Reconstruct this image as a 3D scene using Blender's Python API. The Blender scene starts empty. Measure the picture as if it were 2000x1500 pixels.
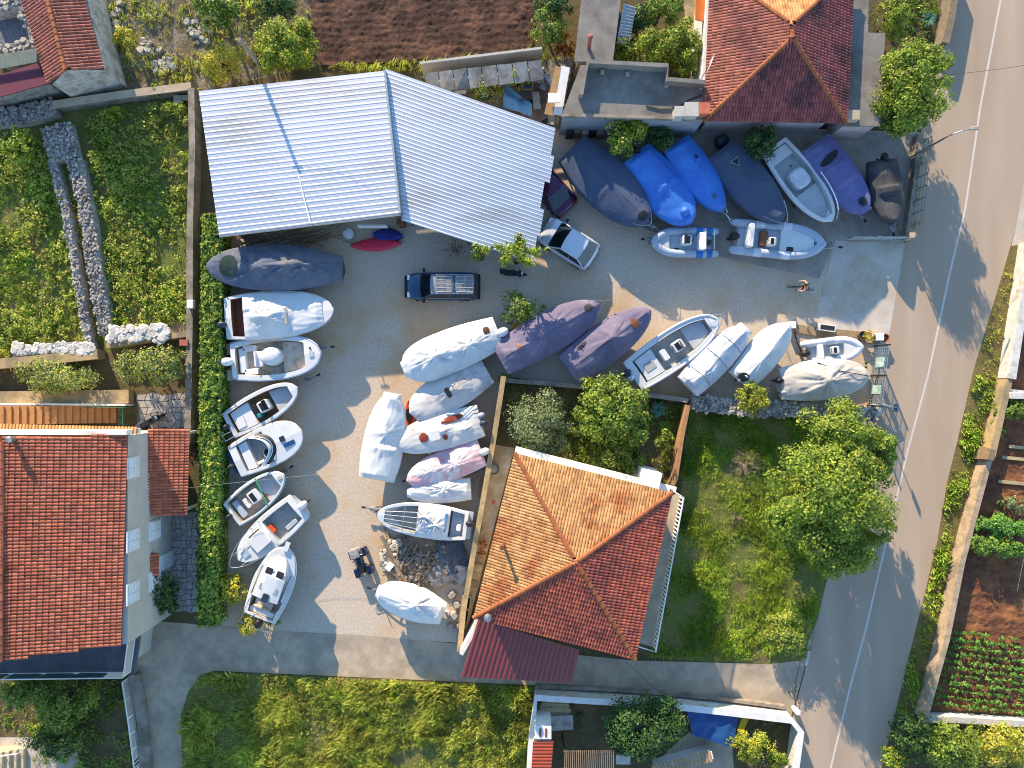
import bpy, math, random
import numpy as np
from mathutils import Vector, Matrix, noise
random.seed(11); rng = np.random.default_rng(7)
R = math.radians; PI = math.pi
sc = bpy.context.scene; COL = sc.collection
# ---------------------------------------------------------------- camera, world, sun, exposure
CAMH = 48.0; PX = 29.0            # drone height; photo pixels per metre on the ground
cam = bpy.data.objects.new('camera', bpy.data.cameras.new('camera')); COL.objects.link(cam)
cam.location = (0, 0, CAMH); cam.rotation_euler = (0, 0, 0)
cam.data.sensor_width = 36; cam.data.lens = 36 * CAMH / (2000 / PX); cam.data.clip_end = 2000
sc.camera = cam
SUN_EL = 18.0; SDX, SDY = 0.37, -0.93       # the way the shadows fall on the ground
wd = bpy.data.worlds.new('World'); sc.world = wd; wd.use_nodes = True
nt = wd.node_tree; bgn = nt.nodes['Background']
sky = nt.nodes.new('ShaderNodeTexSky'); sky.sky_type = 'NISHITA'; sky.sun_disc = False
sky.sun_elevation = R(SUN_EL); sky.sun_rotation = math.atan2(-SDX, -SDY)
sky.air_density = 1.0; sky.dust_density = 0.0; sky.ozone_density = 3.0; sky.altitude = 50
nt.links.new(sky.outputs[0], bgn.inputs[0]); bgn.inputs[1].default_value = 0.15
sl = bpy.data.lights.new('sun', 'SUN'); sl.energy = 3.9; sl.angle = R(0.5); sl.color = (1.0, 0.81, 0.58)
sun = bpy.data.objects.new('sun', sl); COL.objects.link(sun)
_d = Vector((SDX, SDY, -math.tan(R(SUN_EL)) * math.hypot(SDX, SDY)))
sun.rotation_euler = _d.to_track_quat('-Z', 'Y').to_euler(); sun.location = (-20, 45, 30)
vs = sc.view_settings; vs.view_transform = 'Standard'; vs.look = 'None'; vs.exposure = 1.42; vs.gamma = 1.0
sc.cycles.filter_width = 1.05; sc.cycles.max_bounces = 6; sc.cycles.transparent_max_bounces = 6
# ---------------------------------------------------------------- helpers
def W(px, py, z=0.0):             # where a thing seen at that photo pixel stands when it is z metres up
    k = (CAMH - z) / CAMH
    return Vector(((px - 1000) / PX * k, (750 - py) / PX * k, z))
def G(px, py, z=0.0):             # ground pixel, lifted straight up
    return Vector(((px - 1000) / PX, (750 - py) / PX, z))
def S(h):
    h = h.lstrip('#'); o = []
    for i in (0, 2, 4):
        c = int(h[i:i+2], 16) / 255
        o.append(c / 12.92 if c < .04045 else ((c + .055) / 1.055) ** 2.4)
    return (*o, 1)
_mats = {}
def mat(name, c1, c2=None, scale=3.0, rough=.7, metal=0.0, bump=0.0, bscale=None, c3=None, pscale=.25, pamt=(.45, .62), rand=0.0, coat=0.0, stretch=None, detail=6, trans=0.0, spec=.4):
    """noise-mixed two colours, a third colour in large patches, per-piece variation"""
    if name in _mats: return _mats[name]
    m = bpy.data.materials.new(name); m.use_nodes = True; t = m.node_tree; n = t.nodes; L = t.links
    b = n['Principled BSDF']; b.inputs['Roughness'].default_value = rough; b.inputs['Metallic'].default_value = metal
    b.inputs['Specular IOR Level'].default_value = spec
    if coat: b.inputs['Coat Weight'].default_value = coat
    tc = n.new('ShaderNodeTexCoord'); vec = tc.outputs['Object']
    if stretch:
        mp = n.new('ShaderNodeMapping'); mp.inputs['Scale'].default_value = stretch; L.new(vec, mp.inputs[0]); vec = mp.outputs[0]
    def nz(s, d=detail, r=.6):
        x = n.new('ShaderNodeTexNoise'); x.inputs['Scale'].default_value = s; x.inputs['Detail'].default_value = d; x.inputs['Roughness'].default_value = r
        L.new(vec, x.inputs['Vector']); return x
    def mix(f, a, bb, ty='MIX'):
        x = n.new('ShaderNodeMix'); x.data_type = 'RGBA'; x.blend_type = ty
        for s, v in ((0, f), (6, a), (7, bb)):
            if hasattr(v, 'links'): L.new(v, x.inputs[s])
            else: x.inputs[s].default_value = v
        return x.outputs[2]
    def ramp(v, lo, hi):
        x = n.new('ShaderNodeMapRange'); x.inputs[1].default_value = lo; x.inputs[2].default_value = hi; L.new(v, x.inputs[0]); return x.outputs[0]
    col = c1
    if c2 is not None: col = mix(ramp(nz(scale).outputs[0], .32, .68), c1, c2)
    if c3 is not None: col = mix(ramp(nz(pscale, 5, .65).outputs[0], *pamt), col, c3)
    if rand:
        ge = n.new('ShaderNodeNewGeometry'); oi = n.new('ShaderNodeObjectInfo')
        a = n.new('ShaderNodeMath'); a.operation = 'ADD'; L.new(ge.outputs['Random Per Island'], a.inputs[0]); L.new(oi.outputs['Random'], a.inputs[1])
        f = n.new('ShaderNodeMath'); f.operation = 'FRACT'; L.new(a.outputs[0], f.inputs[0])
        h = n.new('ShaderNodeMapRange'); h.inputs[3].default_value = 1 - rand; h.inputs[4].default_value = 1 + rand; L.new(f.outputs[0], h.inputs[0])
        hs = n.new('ShaderNodeHueSaturation'); L.new(h.outputs[0], hs.inputs['Value'])
        if hasattr(col, 'links'): L.new(col, hs.inputs['Color'])
        else: hs.inputs['Color'].default_value = col
        col = hs.outputs[0]
    if hasattr(col, 'links'): L.new(col, b.inputs['Base Color'])
    else: b.inputs['Base Color'].default_value = col
    if bump:
        bp = n.new('ShaderNodeBump'); bp.inputs['Strength'].default_value = 1.0; bp.inputs['Distance'].default_value = bump
        L.new(nz(bscale or scale * 2).outputs[0], bp.inputs['Height']); L.new(bp.outputs[0], b.inputs['Normal'])
    if trans: b.inputs['Transmission Weight'].default_value = trans
    _mats[name] = m; return m
def leafmat(name, cols, trans=.3, rough=.55):
    """cols: list of colours picked at random per leaf"""
    if name in _mats: return _mats[name]
    m = bpy.data.materials.new(name); m.use_nodes = True; t = m.node_tree; n = t.nodes; L = t.links
    b = n['Principled BSDF']; b.inputs['Roughness'].default_value = rough; b.inputs['Specular IOR Level'].default_value = .3
    ge = n.new('ShaderNodeNewGeometry'); rp = n.new('ShaderNodeValToRGB'); L.new(ge.outputs['Random Per Island'], rp.inputs[0])
    e = rp.color_ramp.elements; rp.color_ramp.interpolation = 'LINEAR'
    while len(e) < len(cols): e.new(.5)
    for i, c in enumerate(cols): e[i].position = i / (len(cols) - 1); e[i].color = c
    tc = n.new('ShaderNodeTexCoord'); nz = n.new('ShaderNodeTexNoise'); nz.inputs['Scale'].default_value = .55; nz.inputs['Detail'].default_value = 3
    L.new(tc.outputs['Object'], nz.inputs[0])
    mr = n.new('ShaderNodeMapRange'); mr.inputs[1].default_value = .3; mr.inputs[2].default_value = .7; mr.inputs[3].default_value = .9; mr.inputs[4].default_value = 1.75; L.new(nz.outputs[0], mr.inputs[0])
    hs = n.new('ShaderNodeHueSaturation'); L.new(rp.outputs[0], hs.inputs['Color']); L.new(mr.outputs[0], hs.inputs['Value'])
    L.new(hs.outputs[0], b.inputs['Base Color'])
    tr = n.new('ShaderNodeBsdfTranslucent'); L.new(hs.outputs[0], tr.inputs[0])
    mx = n.new('ShaderNodeMixShader'); mx.inputs[0].default_value = trans; L.new(b.outputs[0], mx.inputs[1]); L.new(tr.outputs[0], mx.inputs[2])
    L.new(mx.outputs[0], n['Material Output'].inputs[0]); _mats[name] = m; return m

def tag(o, label=None, cat=None, group=None, kind=None):
    for k, v in (('label', label), ('category', cat), ('group', group), ('kind', kind)):
        if v: o[k] = v
    return o
def thing(name, loc, label, cat, rz=0.0, group=None):
    o = bpy.data.objects.new(name, None); COL.objects.link(o); o.location = loc; o.rotation_euler = (0, 0, rz); o.empty_display_size = .2
    return tag(o, label, cat, group)
class MB:
    """collects faces; build() links them as ONE mesh object"""
    def __init__(s): s.v = []; s.f = []; s.m = []; s.cur = 0
    def add(s, vs, fs):
        b = len(s.v); s.v += [tuple(x) for x in vs]; s.f += [tuple(b + i for i in f) for f in fs]; s.m += [s.cur] * len(fs); return s
    def box(s, c, d, rz=0.0, tilt=None, top=1.0):
        M = Matrix.Rotation(rz, 3, 'Z')
        if tilt: M = M @ Matrix.Rotation(tilt[0], 3, 'X') @ Matrix.Rotation(tilt[1], 3, 'Y')
        vs = []
        for z in (-1, 1):
            q = top if z > 0 else 1
            for x, y in ((-1, -1), (1, -1), (1, 1), (-1, 1)): vs.append(Vector(c) + M @ Vector((x*d[0]/2*q, y*d[1]/2*q, z*d[2]/2)))
        return s.add(vs, [(3,2,1,0),(4,5,6,7),(0,1,5,4),(1,2,6,5),(2,3,7,6),(3,0,4,7)])
    def rbox(s, c, d, r=.05, rz=0.0):
        """box with rounded upright corners and softened top edge"""
        M = Matrix.Rotation(rz, 3, 'Z'); rings = []
        def ring(inset, z):
            o = []; hx, hy = d[0]/2 - inset, d[1]/2 - inset; rr = max(r - inset, .004)
            for q, (sx, sy) in enumerate(((1,1),(-1,1),(-1,-1),(1,-1))):
                for k in range(3):
                    a = q*PI/2 + k*PI/4
                    o.append(Vector(c) + M @ Vector((sx*(hx-rr)+rr*math.cos(a), sy*(hy-rr)+rr*math.sin(a), z)))
            return o
        h = d[2]/2; i = min(r*.4, h*.5)
        return s.loft([ring(0, -h), ring(0, h-i), ring(i, h)], closed=True, cap=True)
    def prism(s, poly, z0, z1):
        n = len(poly); b = [(p[0], p[1], z0) for p in poly]; t = [(p[0], p[1], z1) for p in poly]
        ar = sum(poly[i][0]*poly[(i+1)%n][1]-poly[(i+1)%n][0]*poly[i][1] for i in range(n))
        fs = [tuple(range(n, 2*n)), tuple(reversed(range(n)))] + [(i, (i+1)%n, n+(i+1)%n, n+i) for i in range(n)]
        if ar < 0: fs = [tuple(reversed(f)) for f in fs]
        return s.add(b + t, fs)
    def loft(s, rings, closed=False, cap=False):
        n = len(rings[0]); vs = [p for r in rings for p in r]; fs = []
        for i in range(len(rings)-1):
            for j in range(n if closed else n-1):
                a, b2 = i*n+j, i*n+(j+1)%n; fs.append((a, b2, b2+n, a+n))
        if cap: fs.append(tuple(reversed(range(n)))); fs.append(tuple(range((len(rings)-1)*n, len(rings)*n)))
        return s.add(vs, fs)
    def tube(s, path, r, n=6, cap=True):
        P = [Vector(p) for p in path]; rings = []
        for i, p in enumerate(P):
            d = (P[min(i+1, len(P)-1)] - P[max(i-1, 0)]).normalized()
            up = Vector((0,0,1)) if abs(d.z) < .9 else Vector((1,0,0))
            x = d.cross(up).normalized(); y = x.cross(d)
            rr = r[i] if isinstance(r, (list, tuple)) else r
            rings.append([p + (x*math.cos(2*PI*k/n) + y*math.sin(2*PI*k/n))*rr for k in range(n)])
        return s.loft(rings, closed=True, cap=cap)
    def lathe(s, prof, c=(0,0,0), n=14):
        return s.loft([[(c[0]+r*math.cos(2*PI*k/n), c[1]+r*math.sin(2*PI*k/n), c[2]+z) for k in range(n)] for r, z in prof], closed=True, cap=True)
    def wheel(s, c, r, w, axis=(0,1,0), n=16, rin=.55):
        a = Vector(axis).normalized(); u = Vector((0,0,1)); v = a.cross(u); c = Vector(c)
        return s.loft([[c + a*o + (u*math.sin(2*PI*k/n)+v*math.cos(2*PI*k/n))*q for k in range(n)] for o, q in ((-w/2, r*rin), (-w/2, r*.92), (-w*.3, r), (w*.3, r), (w/2, r*.92), (w/2, r*rin))], closed=True, cap=True)
    def build(s, name, m, parent=None, smooth=False, recenter=None):
        me = bpy.data.meshes.new(name); v = np.array(s.v, dtype=np.float32)
        if recenter is None: recenter = parent is None
        loc = Vector((0,0,0))
        if recenter and len(v):
            loc = Vector(((v[:,0].min()+v[:,0].max())/2, (v[:,1].min()+v[:,1].max())/2, v[:,2].min())); v = v - np.array(loc, dtype=np.float32)
        me.from_pydata(v.tolist(), [], s.f)
        ms = m if isinstance(m, (list, tuple)) else [m]
        for x in ms: me.materials.append(x)
        if len(ms) > 1: me.polygons.foreach_set('material_index', s.m)
        if smooth: me.polygons.foreach_set('use_smooth', [True]*len(me.polygons))
        me.update(); o = bpy.data.objects.new(name, me); COL.objects.link(o); o.location = loc
        if parent: o.parent = parent
        return o
def share(o, name, parent, loc, rot=(0,0,0), scale=(1,1,1)):
    c = bpy.data.objects.new(name, o if isinstance(o, bpy.types.Mesh) else o.data); COL.objects.link(c); c.parent = parent
    c.location = loc; c.rotation_euler = rot; c.scale = scale; return c
def quads_obj(name, V, m, parent=None, nper=4, smooth=False, loc=None):
    """V: (n, nper, 3) array of separate faces"""
    V = np.asarray(V, dtype=np.float32); n = len(V); me = bpy.data.meshes.new(name)
    if loc is not None: V = V - np.array(loc, dtype=np.float32)
    me.vertices.add(n*nper); me.vertices.foreach_set('co', V.reshape(-1))
    me.loops.add(n*nper); me.loops.foreach_set('vertex_index', np.arange(n*nper, dtype=np.int32))
    me.polygons.add(n); me.polygons.foreach_set('loop_start', np.arange(0, n*nper, nper, dtype=np.int32))
    me.materials.append(m); me.update(calc_edges=True)
    o = bpy.data.objects.new(name, me); COL.objects.link(o)
    if loc is not None: o.location = loc
    if parent: o.parent = parent
    return o
def inpoly(P, poly):
    x, y = P[:,0], P[:,1]; r = np.zeros(len(P), bool); n = len(poly); j = n-1
    for i in range(n):
        xi, yi = poly[i][0], poly[i][1]; xj, yj = poly[j][0], poly[j][1]
        c = ((yi > y) != (yj > y)) & (x < (xj-xi)*(y-yi)/((yj-yi) if yj != yi else 1e-9)+xi); r ^= c; j = i
    return r
def pts_in(poly, n):
    a = np.array([(p[0], p[1]) for p in poly]); lo, hi = a.min(0), a.max(0); out = np.zeros((0,2))
    while len(out) < n:
        p = lo + rng.random((n*2, 2))*(hi-lo); out = np.vstack([out, p[inpoly(p, a)]])
    return out[:n]
def area(poly): return abs(sum(poly[i][0]*poly[(i+1)%len(poly)][1]-poly[(i+1)%len(poly)][0]*poly[i][1] for i in range(len(poly))))/2
def gp(*pts): return [G(x, y) for x, y in pts]
def leaves(C, N, size, aspect=.55, jit=.6):
    """leaf rhombs at centres C facing N"""
    n = len(C); N = N + rng.normal(0, jit, (n,3)); N /= np.linalg.norm(N, axis=1, keepdims=True)+1e-9
    T = rng.normal(0, 1, (n,3)); T -= (T*N).sum(1, keepdims=True)*N; T /= np.linalg.norm(T, axis=1, keepdims=True)+1e-9
    B = np.cross(N, T); s = size*(.65+.7*rng.random((n,1)))
    return np.stack([C-T*s*.5, C+B*s*aspect*.5-N*s*.06, C+T*s*.5, C-B*s*aspect*.5-N*s*.06], 1)
def sph(n, up=0.0):
    d = rng.normal(0, 1, (n,3)); d[:,2] += up; return d/np.linalg.norm(d, axis=1, keepdims=True)
def sheet(name, pts, z, m, kind='structure'):
    mb = MB(); mb.add([(p[0], p[1], z) for p in pts], [tuple(range(len(pts)))])
    n = len(pts); ar = sum(pts[i][0]*pts[(i+1)%n][1]-pts[(i+1)%n][0]*pts[i][1] for i in range(n))
    if ar < 0: mb.f = [tuple(reversed(f)) for f in mb.f]
    o = mb.build(name, m, recenter=False); return tag(o, kind=kind)
# ---------------------------------------------------------------- materials of the setting
M_soil = mat('rough_ground', S('#5a4a34'), S('#4c4a26'), 1.5, .95, bump=.05, c3=S('#6b5a3c'), pscale=.4)
M_gravel = mat('gravel', S('#b2a28e'), S('#cfbea6'), 7, .95, bump=.015, bscale=24, c3=S('#bd9768'), pscale=.15, pamt=(.48, .68), detail=9)
M_yardconc = mat('worn_concrete', S('#9a948a'), S('#847c72'), 2.2, .9, bump=.01, bscale=15, c3=S('#a79f92'), pscale=.3, detail=8)
M_conc = mat('concrete', S('#bba98f'), S('#a7967c'), 1.4, .9, bump=.008, bscale=14, c3=S('#978a76'), pscale=.5, detail=8)
M_apron = mat('pale_concrete', S('#bdae98'), S('#a99a84'), 1.1, .85, bump=.006, bscale=14, c3=S('#c2b8aa'), pscale=.4, detail=8)
M_road = mat('asphalt', S('#a8937c'), S('#9d8973'), 2.0, .9, bump=.006, bscale=40, c3=S('#b3a089'), pscale=.5, pamt=(.4,.68), detail=9, stretch=(1, .12, 1))
M_line = mat('road_paint', S('#cfc6b8'), S('#bfb5a7'), 5, .85)
M_red = mat('red_soil', S('#4b3529'), S('#35241c'), 5, 1, bump=.05, bscale=9, c3=S('#644737'), pscale=.5, detail=9)
M_redw = mat('light_red_soil', S('#7a4c33'), S('#613c29'), 3.5, 1, bump=.05, bscale=9, c3=S('#926039'), pscale=.5, detail=9)
M_drygrass = mat('dry_grass_ground', S('#6e6335'), S('#5d5a2c'), 2.5, 1, bump=.06, c3=S('#7d6a44'), pscale=.6)
M_green = mat('grass_ground', S('#6f7336'), S('#5a652a'), 2.5, 1, bump=.06, c3=S('#7a6c42'), pscale=.5)
M_plaster = mat('grey_plaster', S('#b9b4a8'), S('#aaa498'), 1.2, .9, bump=.004, bscale=20)
M_white = mat('white_paint', S('#e4e2dc'), S('#d2cec4'), 1.5, .7, bump=.003)
M_whitew = mat('weathered_white_wall', S('#d8d4ca'), S('#b3ab9c'), 1.8, .85, bump=.01, c3=S('#8f8878'), pscale=1.2, pamt=(.55, .75))
M_wallc = mat('cement_wall', S('#9d9282'), S('#84796a'), 2, .95, bump=.02, c3=S('#6f6757'), pscale=.9)
M_wally = mat('ochre_cement', S('#b59a6e'), S('#a08a66'), 2, .95, bump=.015, c3=S('#86785c'), pscale=.8)
M_pink = mat('pale_pink_plaster', S('#c3ada4'), S('#b39f98'), 1, .9, bump=.004, c3=S('#a39a98'), pscale=.5)
M_stone = mat('limestone', S('#b9b1a4'), S('#9c9488'), 4, .95, bump=.04, c3=S('#857d72'), pscale=1.5, rand=.3)
M_stonew = mat('pale_limestone', S('#d6d0c6'), S('#b9b2a6'), 4, .95, bump=.03, rand=.16)
M_flatroof = mat('flat_roof_concrete', S('#8a847a'), S('#77716a'), 1.6, .95, bump=.01, bscale=18, c3=S('#6a645c'), pscale=.5, detail=9)
M_t_orange = mat('orange_roof_tile', S('#c0915e'), S('#b58350'), 2.5, .85, rand=.3, c3=S('#9c6038'), pscale=.7)
M_t_red = mat('red_roof_tile', S('#b0664a'), S('#9e573e'), 3, .8, rand=.3, c3=S('#8f452e'), pscale=.35, pamt=(.5, .75))
M_t_old = mat('old_roof_tile', S('#a06350'), S('#8e5546'), 3, .9, rand=.3, c3=S('#7a4a42'), pscale=.5)
M_t_shade = mat('shade_side_tile', S('#b25c42'), S('#a04f3a'), 3, .85, rand=.3, c3=S('#86453a'), pscale=.6)  # shade put into the colour, for faces turned from the sun
M_t_shade_plum = mat('shade_side_plum_tile', S('#98504a'), S('#854845'), 3, .9, rand=.3, c3=S('#5f3a38'), pscale=.5)  # plum tone paints shade on roof faces the sun misses
M_ridge = mat('ridge_tile_clay', S('#a05f35'), S('#8a4f30'), 3, .85, rand=.15)
M_tbed = mat('tile_bed', S('#6e3a26'), S('#5a3020'), 4, .95)
M_metalroof = mat('galvanised_sheet', S('#d8dadb'), S('#cccecf'), .6, .43, metal=.93, c3=S('#b3aea4'), pscale=.35, pamt=(.52,.75), stretch=(.3, 1, 1))
M_redsheet = mat('dark_red_sheet', S('#7e3330'), S('#70302f'), 1.0, .5, spec=.5)
M_plum = mat('plum_canopy', S('#6d2a3a'), S('#5d2533'), 1.2, .7)
M_cream = mat('cream_sheet', S('#d2bb94'), S('#bfa57e'), 2, .7)
M_greysheet = mat('grey_sheet', S('#aaa59c'), S('#8d877d'), 2, .8, c3=S('#746d63'), pscale=.8, rand=.15)
M_steel = mat('galvanised_steel', S('#a9acad'), S('#8f9294'), 6, .45, metal=.8)
M_dark = mat('dark_metal', S('#2b2c2e'), S('#222324'), 5, .6)
M_wood = mat('weathered_wood', S('#8c7b66'), S('#6f604f'), 3, .9, bump=.01, rand=.3, stretch=(1, 6, 1))
M_woody = mat('sawn_boards', S('#b3a27a'), S('#97875f'), 3, .9, rand=.15)
M_greenm = mat('green_paint', S('#2f6b4a'), S('#285c40'), 4, .6)
M_bluetarp = mat('blue_tarpaulin', S('#1f4f86'), S('#1a4374'), 1.5, .55, bump=.05, bscale=2.5)
M_step = mat('ochre_step', S('#b58050'), S('#a37045'), 3, .9)
M_shut = mat('white_shutter', S('#dcdcd8'), S('#d0d0cc'), 3, .6)
M_bark = mat('bark', S('#5c4c3b'), S('#463a2e'), 6, .95, bump=.03)
def wloc(p):
    v = Vector((0,0,0))
    while p is not None: v += p.location; p = p.parent
    return v
def att(o, p):                     # a part built in world coordinates is hung under its thing
    w = o.location.copy(); o.parent = p; o.location = w - wloc(p); return o
def part(mb, name, m, p, smooth=False): return att(mb.build(name, m, recenter=False, smooth=smooth), p)
# ---------------------------------------------------------------- ground sheets
sheet('ground', [(-130,-130),(130,-130),(130,130),(-130,130)], 0, M_soil)
sheet('yard_gravel', gp((430,440),(1095,238),(1797,258),(1735,665),(1690,802),(1340,782),(985,735),(905,1256),(430,1226)), .004, M_gravel)
sheet('parking_concrete', gp((1110,250),(1797,258),(1768,470),(1632,470),(1600,545),(1400,500),(1190,420)), .008, M_yardconc)
sheet('lane', gp((283,1212),(430,1222),(560,1233),(700,1240),(905,1258),(1240,1290),(1500,1297),(1565,1290),(1600,1200),(1545,1400),(1535,1388),(1290,1358),(1045,1338),(420,1310),(392,1318),(368,1350),(354,1395),(356,1500),(360,1700),(275,1700),(280,1500),(262,1300)), .010, M_conc)
sheet('concrete_apron', gp((1632,470),(1768,474),(1735,662),(1586,640)), .012, M_apron)
road_l = [(1885,-300),(1858,0),(1830,140),(1797,262),(1768,474),(1735,662),(1700,800),(1660,960),(1608,1160),(1580,1280),(1548,1400),(1532,1500),(1470,1800)]
road_r = [(2075,-300),(2030,0),(2003,330),(1985,440),(1962,520),(1935,610),(1902,720),(1870,860),(1850,940),(1830,1060),(1808,1150),(1768,1310),(1722,1500),(1650,1800)]
sheet('road', gp(*road_l, *reversed(road_r)), .016, M_road)
cl = [(2010,-300),(1954,0),(1915,205),(1885,408),(1855,532),(1812,735),(1772,882),(1742,1010),(1716,1120),(1690,1232),(1660,1342),(1622,1500),(1550,1800)]
sheet('centre_line', gp(*[(x-2.0, y) for x, y in cl], *[(x+2.0, y) for x, y in reversed(cl)]), .020, M_line)
sheet('road_edge_line', gp((1735,640),(1738,640),(1562,1296),(1558,1296),(1572,1270),(1732,660)) if False else gp((1571,1300),(1577,1300),(1583,1272),(1578,1270)), .020, M_line)
sheet('garden_ground', gp((975,745),(1340,780),(1310,960),(1000,880)), .004, M_soil)
sheet('lawn_ground', gp((1345,790),(1700,805),(1600,1190),(1575,1292),(1500,1297),(1265,1285),(1330,960)), .004, M_green)
sheet('meadow_ground', gp((368,1350),(392,1318),(420,1312),(1045,1340),(1032,1700),(360,1700),(356,1395)), .004, M_green)
sheet('weedy_field_ground', gp((-40,240),(120,215),(385,190),(383,640),(215,690),(-40,705)), .004, M_green)
sheet('verge', gp(*[(x, y) for x, y in road_r[2:]], (1690,1800),(1790,1390),(1830,1240),(1860,1090),(1915,890),(1950,740),(1990,480),(2020,330)), .008, M_drygrass)
sheet('footpath', gp((2003,330),(2060,330),(2040,475),(1975,480),(1985,440)), .012, M_apron)
sheet('alley_paving', gp((948,865),(1005,875),(905,1258),(890,1258)), .012, mat('ochre_concrete', S('#b39a76'), S('#a08a6b'), 1.4, .9, c3=S('#c4b49a'), pscale=.6, bump=.005))
sheet('stony_ground', gp((195,-40),(600,-40),(620,130),(385,180),(225,190)), .004, mat('stony_earth', S('#75654b'), S('#62563f'), 3, 1, bump=.07, c3=S('#8d8270'), pscale=.8, detail=9))
sheet('storage_ground', gp((820,150),(1120,110),(1095,250),(1000,225)), .006, mat('storage_dirt', S('#9a8f86'), S('#82776c'), 2, .95, bump=.02, c3=S('#6f6253'), pscale=.6))
def field(name, poly, z, amp, period, dirn, m, res=.1, label=None):
    """ploughed earth: furrows with broken clods"""
    P = np.array([(p[0], p[1]) for p in poly]); lo, hi = P.min(0), P.max(0)
    nx, ny = int((hi[0]-lo[0])/res)+1, int((hi[1]-lo[1])/res)+1
    X, Y = np.meshgrid(np.linspace(lo[0], hi[0], nx), np.linspace(lo[1], hi[1], ny)); d = Vector(dirn).normalized()
    Z = np.zeros_like(X)
    for i in range(ny):
        for j in range(nx):
            x, y = X[i,j], Y[i,j]; w = noise.noise((x*.5, y*.5, 3))*.3+noise.noise((x*1.6, y*1.6, 9))*.12
            Z[i,j] = amp*math.sin((x*-d.y+y*d.x+w)*2*PI/period) + .05*noise.noise((x*1.3, y*1.3, 1)) + .06*noise.noise((x*4.5, y*4.5, 5)) + .03*noise.noise((x*9, y*9, 8))
    V = np.stack([X, Y, Z+z], -1).reshape(-1, 3); ins = inpoly(V, P).reshape(ny, nx)
    F = [(i*nx+j, i*nx+j+1, (i+1)*nx+j+1, (i+1)*nx+j) for i in range(ny-1) for j in range(nx-1) if ins[i,j] and ins[i+1,j+1]]
    mb = MB(); mb.v = [tuple(v) for v in V]; mb.f = F; mb.m = [0]*len(F)
    return tag(mb.build(name, m, smooth=True, recenter=False), kind='structure')
field('ploughed_field', gp((600,-30),(1050,-30),(1040,100),(880,116),(622,132)), .12, .014, .5, (1, .06), M_red)
field('vegetable_field', gp((1940,800),(2030,780),(2030,1400),(1803,1380),(1846,1240),(1876,1090)), .12, .02, .8, (1, -.12), M_redw)
field('roadside_field', gp((2002,520),(2060,520),(2060,770),(1958,762)), .12, .02, .7, (.12, 1), M_redw)
# ---------------------------------------------------------------- walls
def ribbon(path, w):
    n = len(path); L, Rr = [], []
    for i in range(n):
        a = path[max(i-1, 0)]; b = path[min(i+1, n-1)]; d = (Vector(b)-Vector(a)); d.z = 0; d.normalize(); q = Vector((-d.y, d.x, 0))
        ww = w[i] if isinstance(w, (list, tuple)) else w
        L.append(Vector(path[i])+q*ww/2); Rr.append(Vector(path[i])-q*ww/2)
    return L, Rr
def wallmb(path, w, z0, z1, mb=None):
    mb = mb or MB(); L, Rr = ribbon(path, w); rings = []
    for l, r in zip(L, Rr): rings.append([(r.x, r.y, z0), (r.x, r.y, z1), (l.x, l.y, z1), (l.x, l.y, z0)])
    return mb.loft(rings, closed=True, cap=True)
def wall(name, pts, w, h, m, label, cat='wall', cap=None, z0=0):
    o = wallmb([G(*p) for p in pts], w, z0, h, None).build(name, m); tag(o, label, cat)
    if cap:
        c = wallmb([G(*p) for p in pts], w+.08, h+.003, h+.06).build('coping', cap, recenter=False); att(c, o)
    return o
wall('garden_wall', [(118,214),(240,196),(384,178)], .42, .8, M_wallc, 'narrow grey cement garden wall running from the stone heap to the metal shed corner', cap=M_conc)
wall('boundary_wall', [(386,184),(388,300),(384,430),(383,640),(381,770),(378,865)], .42, 1.0, M_wallc, 'long straight cement wall beside the tall clipped hedge and weedy field')
wall('terrace_wall', [(-40,716),(100,704),(206,692)], .6, .9, M_wally, 'low ochre terrace wall below the weeds, left stretch', cap=M_wally)
wall('terrace_wall', [(222,676),(300,664),(380,654)], .35, .9, M_wally, 'short ochre terrace wall ending at the hedge wall, under white stone slabs')
wall('garden_wall', [(1336,790),(1324,850),(1312,930),(1300,955)], .28, 1.2, mat('brick_garden_wall', S('#b08458'), S('#95704e'), 4, .95, bump=.02), 'thin brown wall between the round garden trees and the lawn')
wall('garden_wall', [(978,742),(1100,752),(1200,762),(1338,782)], .3, .9, M_wallc, 'grey wall behind the purple covered boats at the tree garden')
wall('alley_wall', [(984,735),(966,850),(945,970),(925,1080),(908,1180),(900,1258)], .26, 1.3, M_wally, 'tall thin ochre wall between the boat yard and the orange roofed house', cap=M_wally)
wall('plot_wall', [(1030,1560),(1036,1440),(1046,1347),(1290,1362),(1400,1374),(1532,1390),(1550,1412),(1530,1560)], .34, 1.2, M_whitew, 'white painted wall around the corner plot by the lane', cap=M_white)
wall('kerb_wall', [(1046,1337),(1200,1344),(1290,1350),(1420,1363),(1530,1378)], .22, .35, M_wallc, 'low cement kerb along the lane in front of the white plot wall')
wall('road_wall', [(1996,478),(1955,740)], .5, 1.1, M_whitew, 'whitewashed roadside wall with pale stony top beside the road verge')
wall('road_wall', [(1952,742),(1918,892)], .42, 1.0, M_wally, 'ochre topped roadside wall stretch next to the whitewashed one')
wall('road_wall', [(1914,894),(1862,1090),(1832,1240),(1790,1392)], .36, 1.0, mat('buff_wall', S('#b79f82'), S('#a08a70'), 2, .95, bump=.02, c3=S('#8a7c68'), pscale=1), 'long buff wall between the grassy verge and the vegetable rows')
wall('field_wall', [(1792,1396),(1860,1397),(2040,1408)], .4, .7, M_stonew, 'pale stone wall below the vegetable rows')
wall('field_wall', [(1950,764),(2040,776)], .4, .8, M_stonew, 'short pale wall end between the two red fields')
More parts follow.
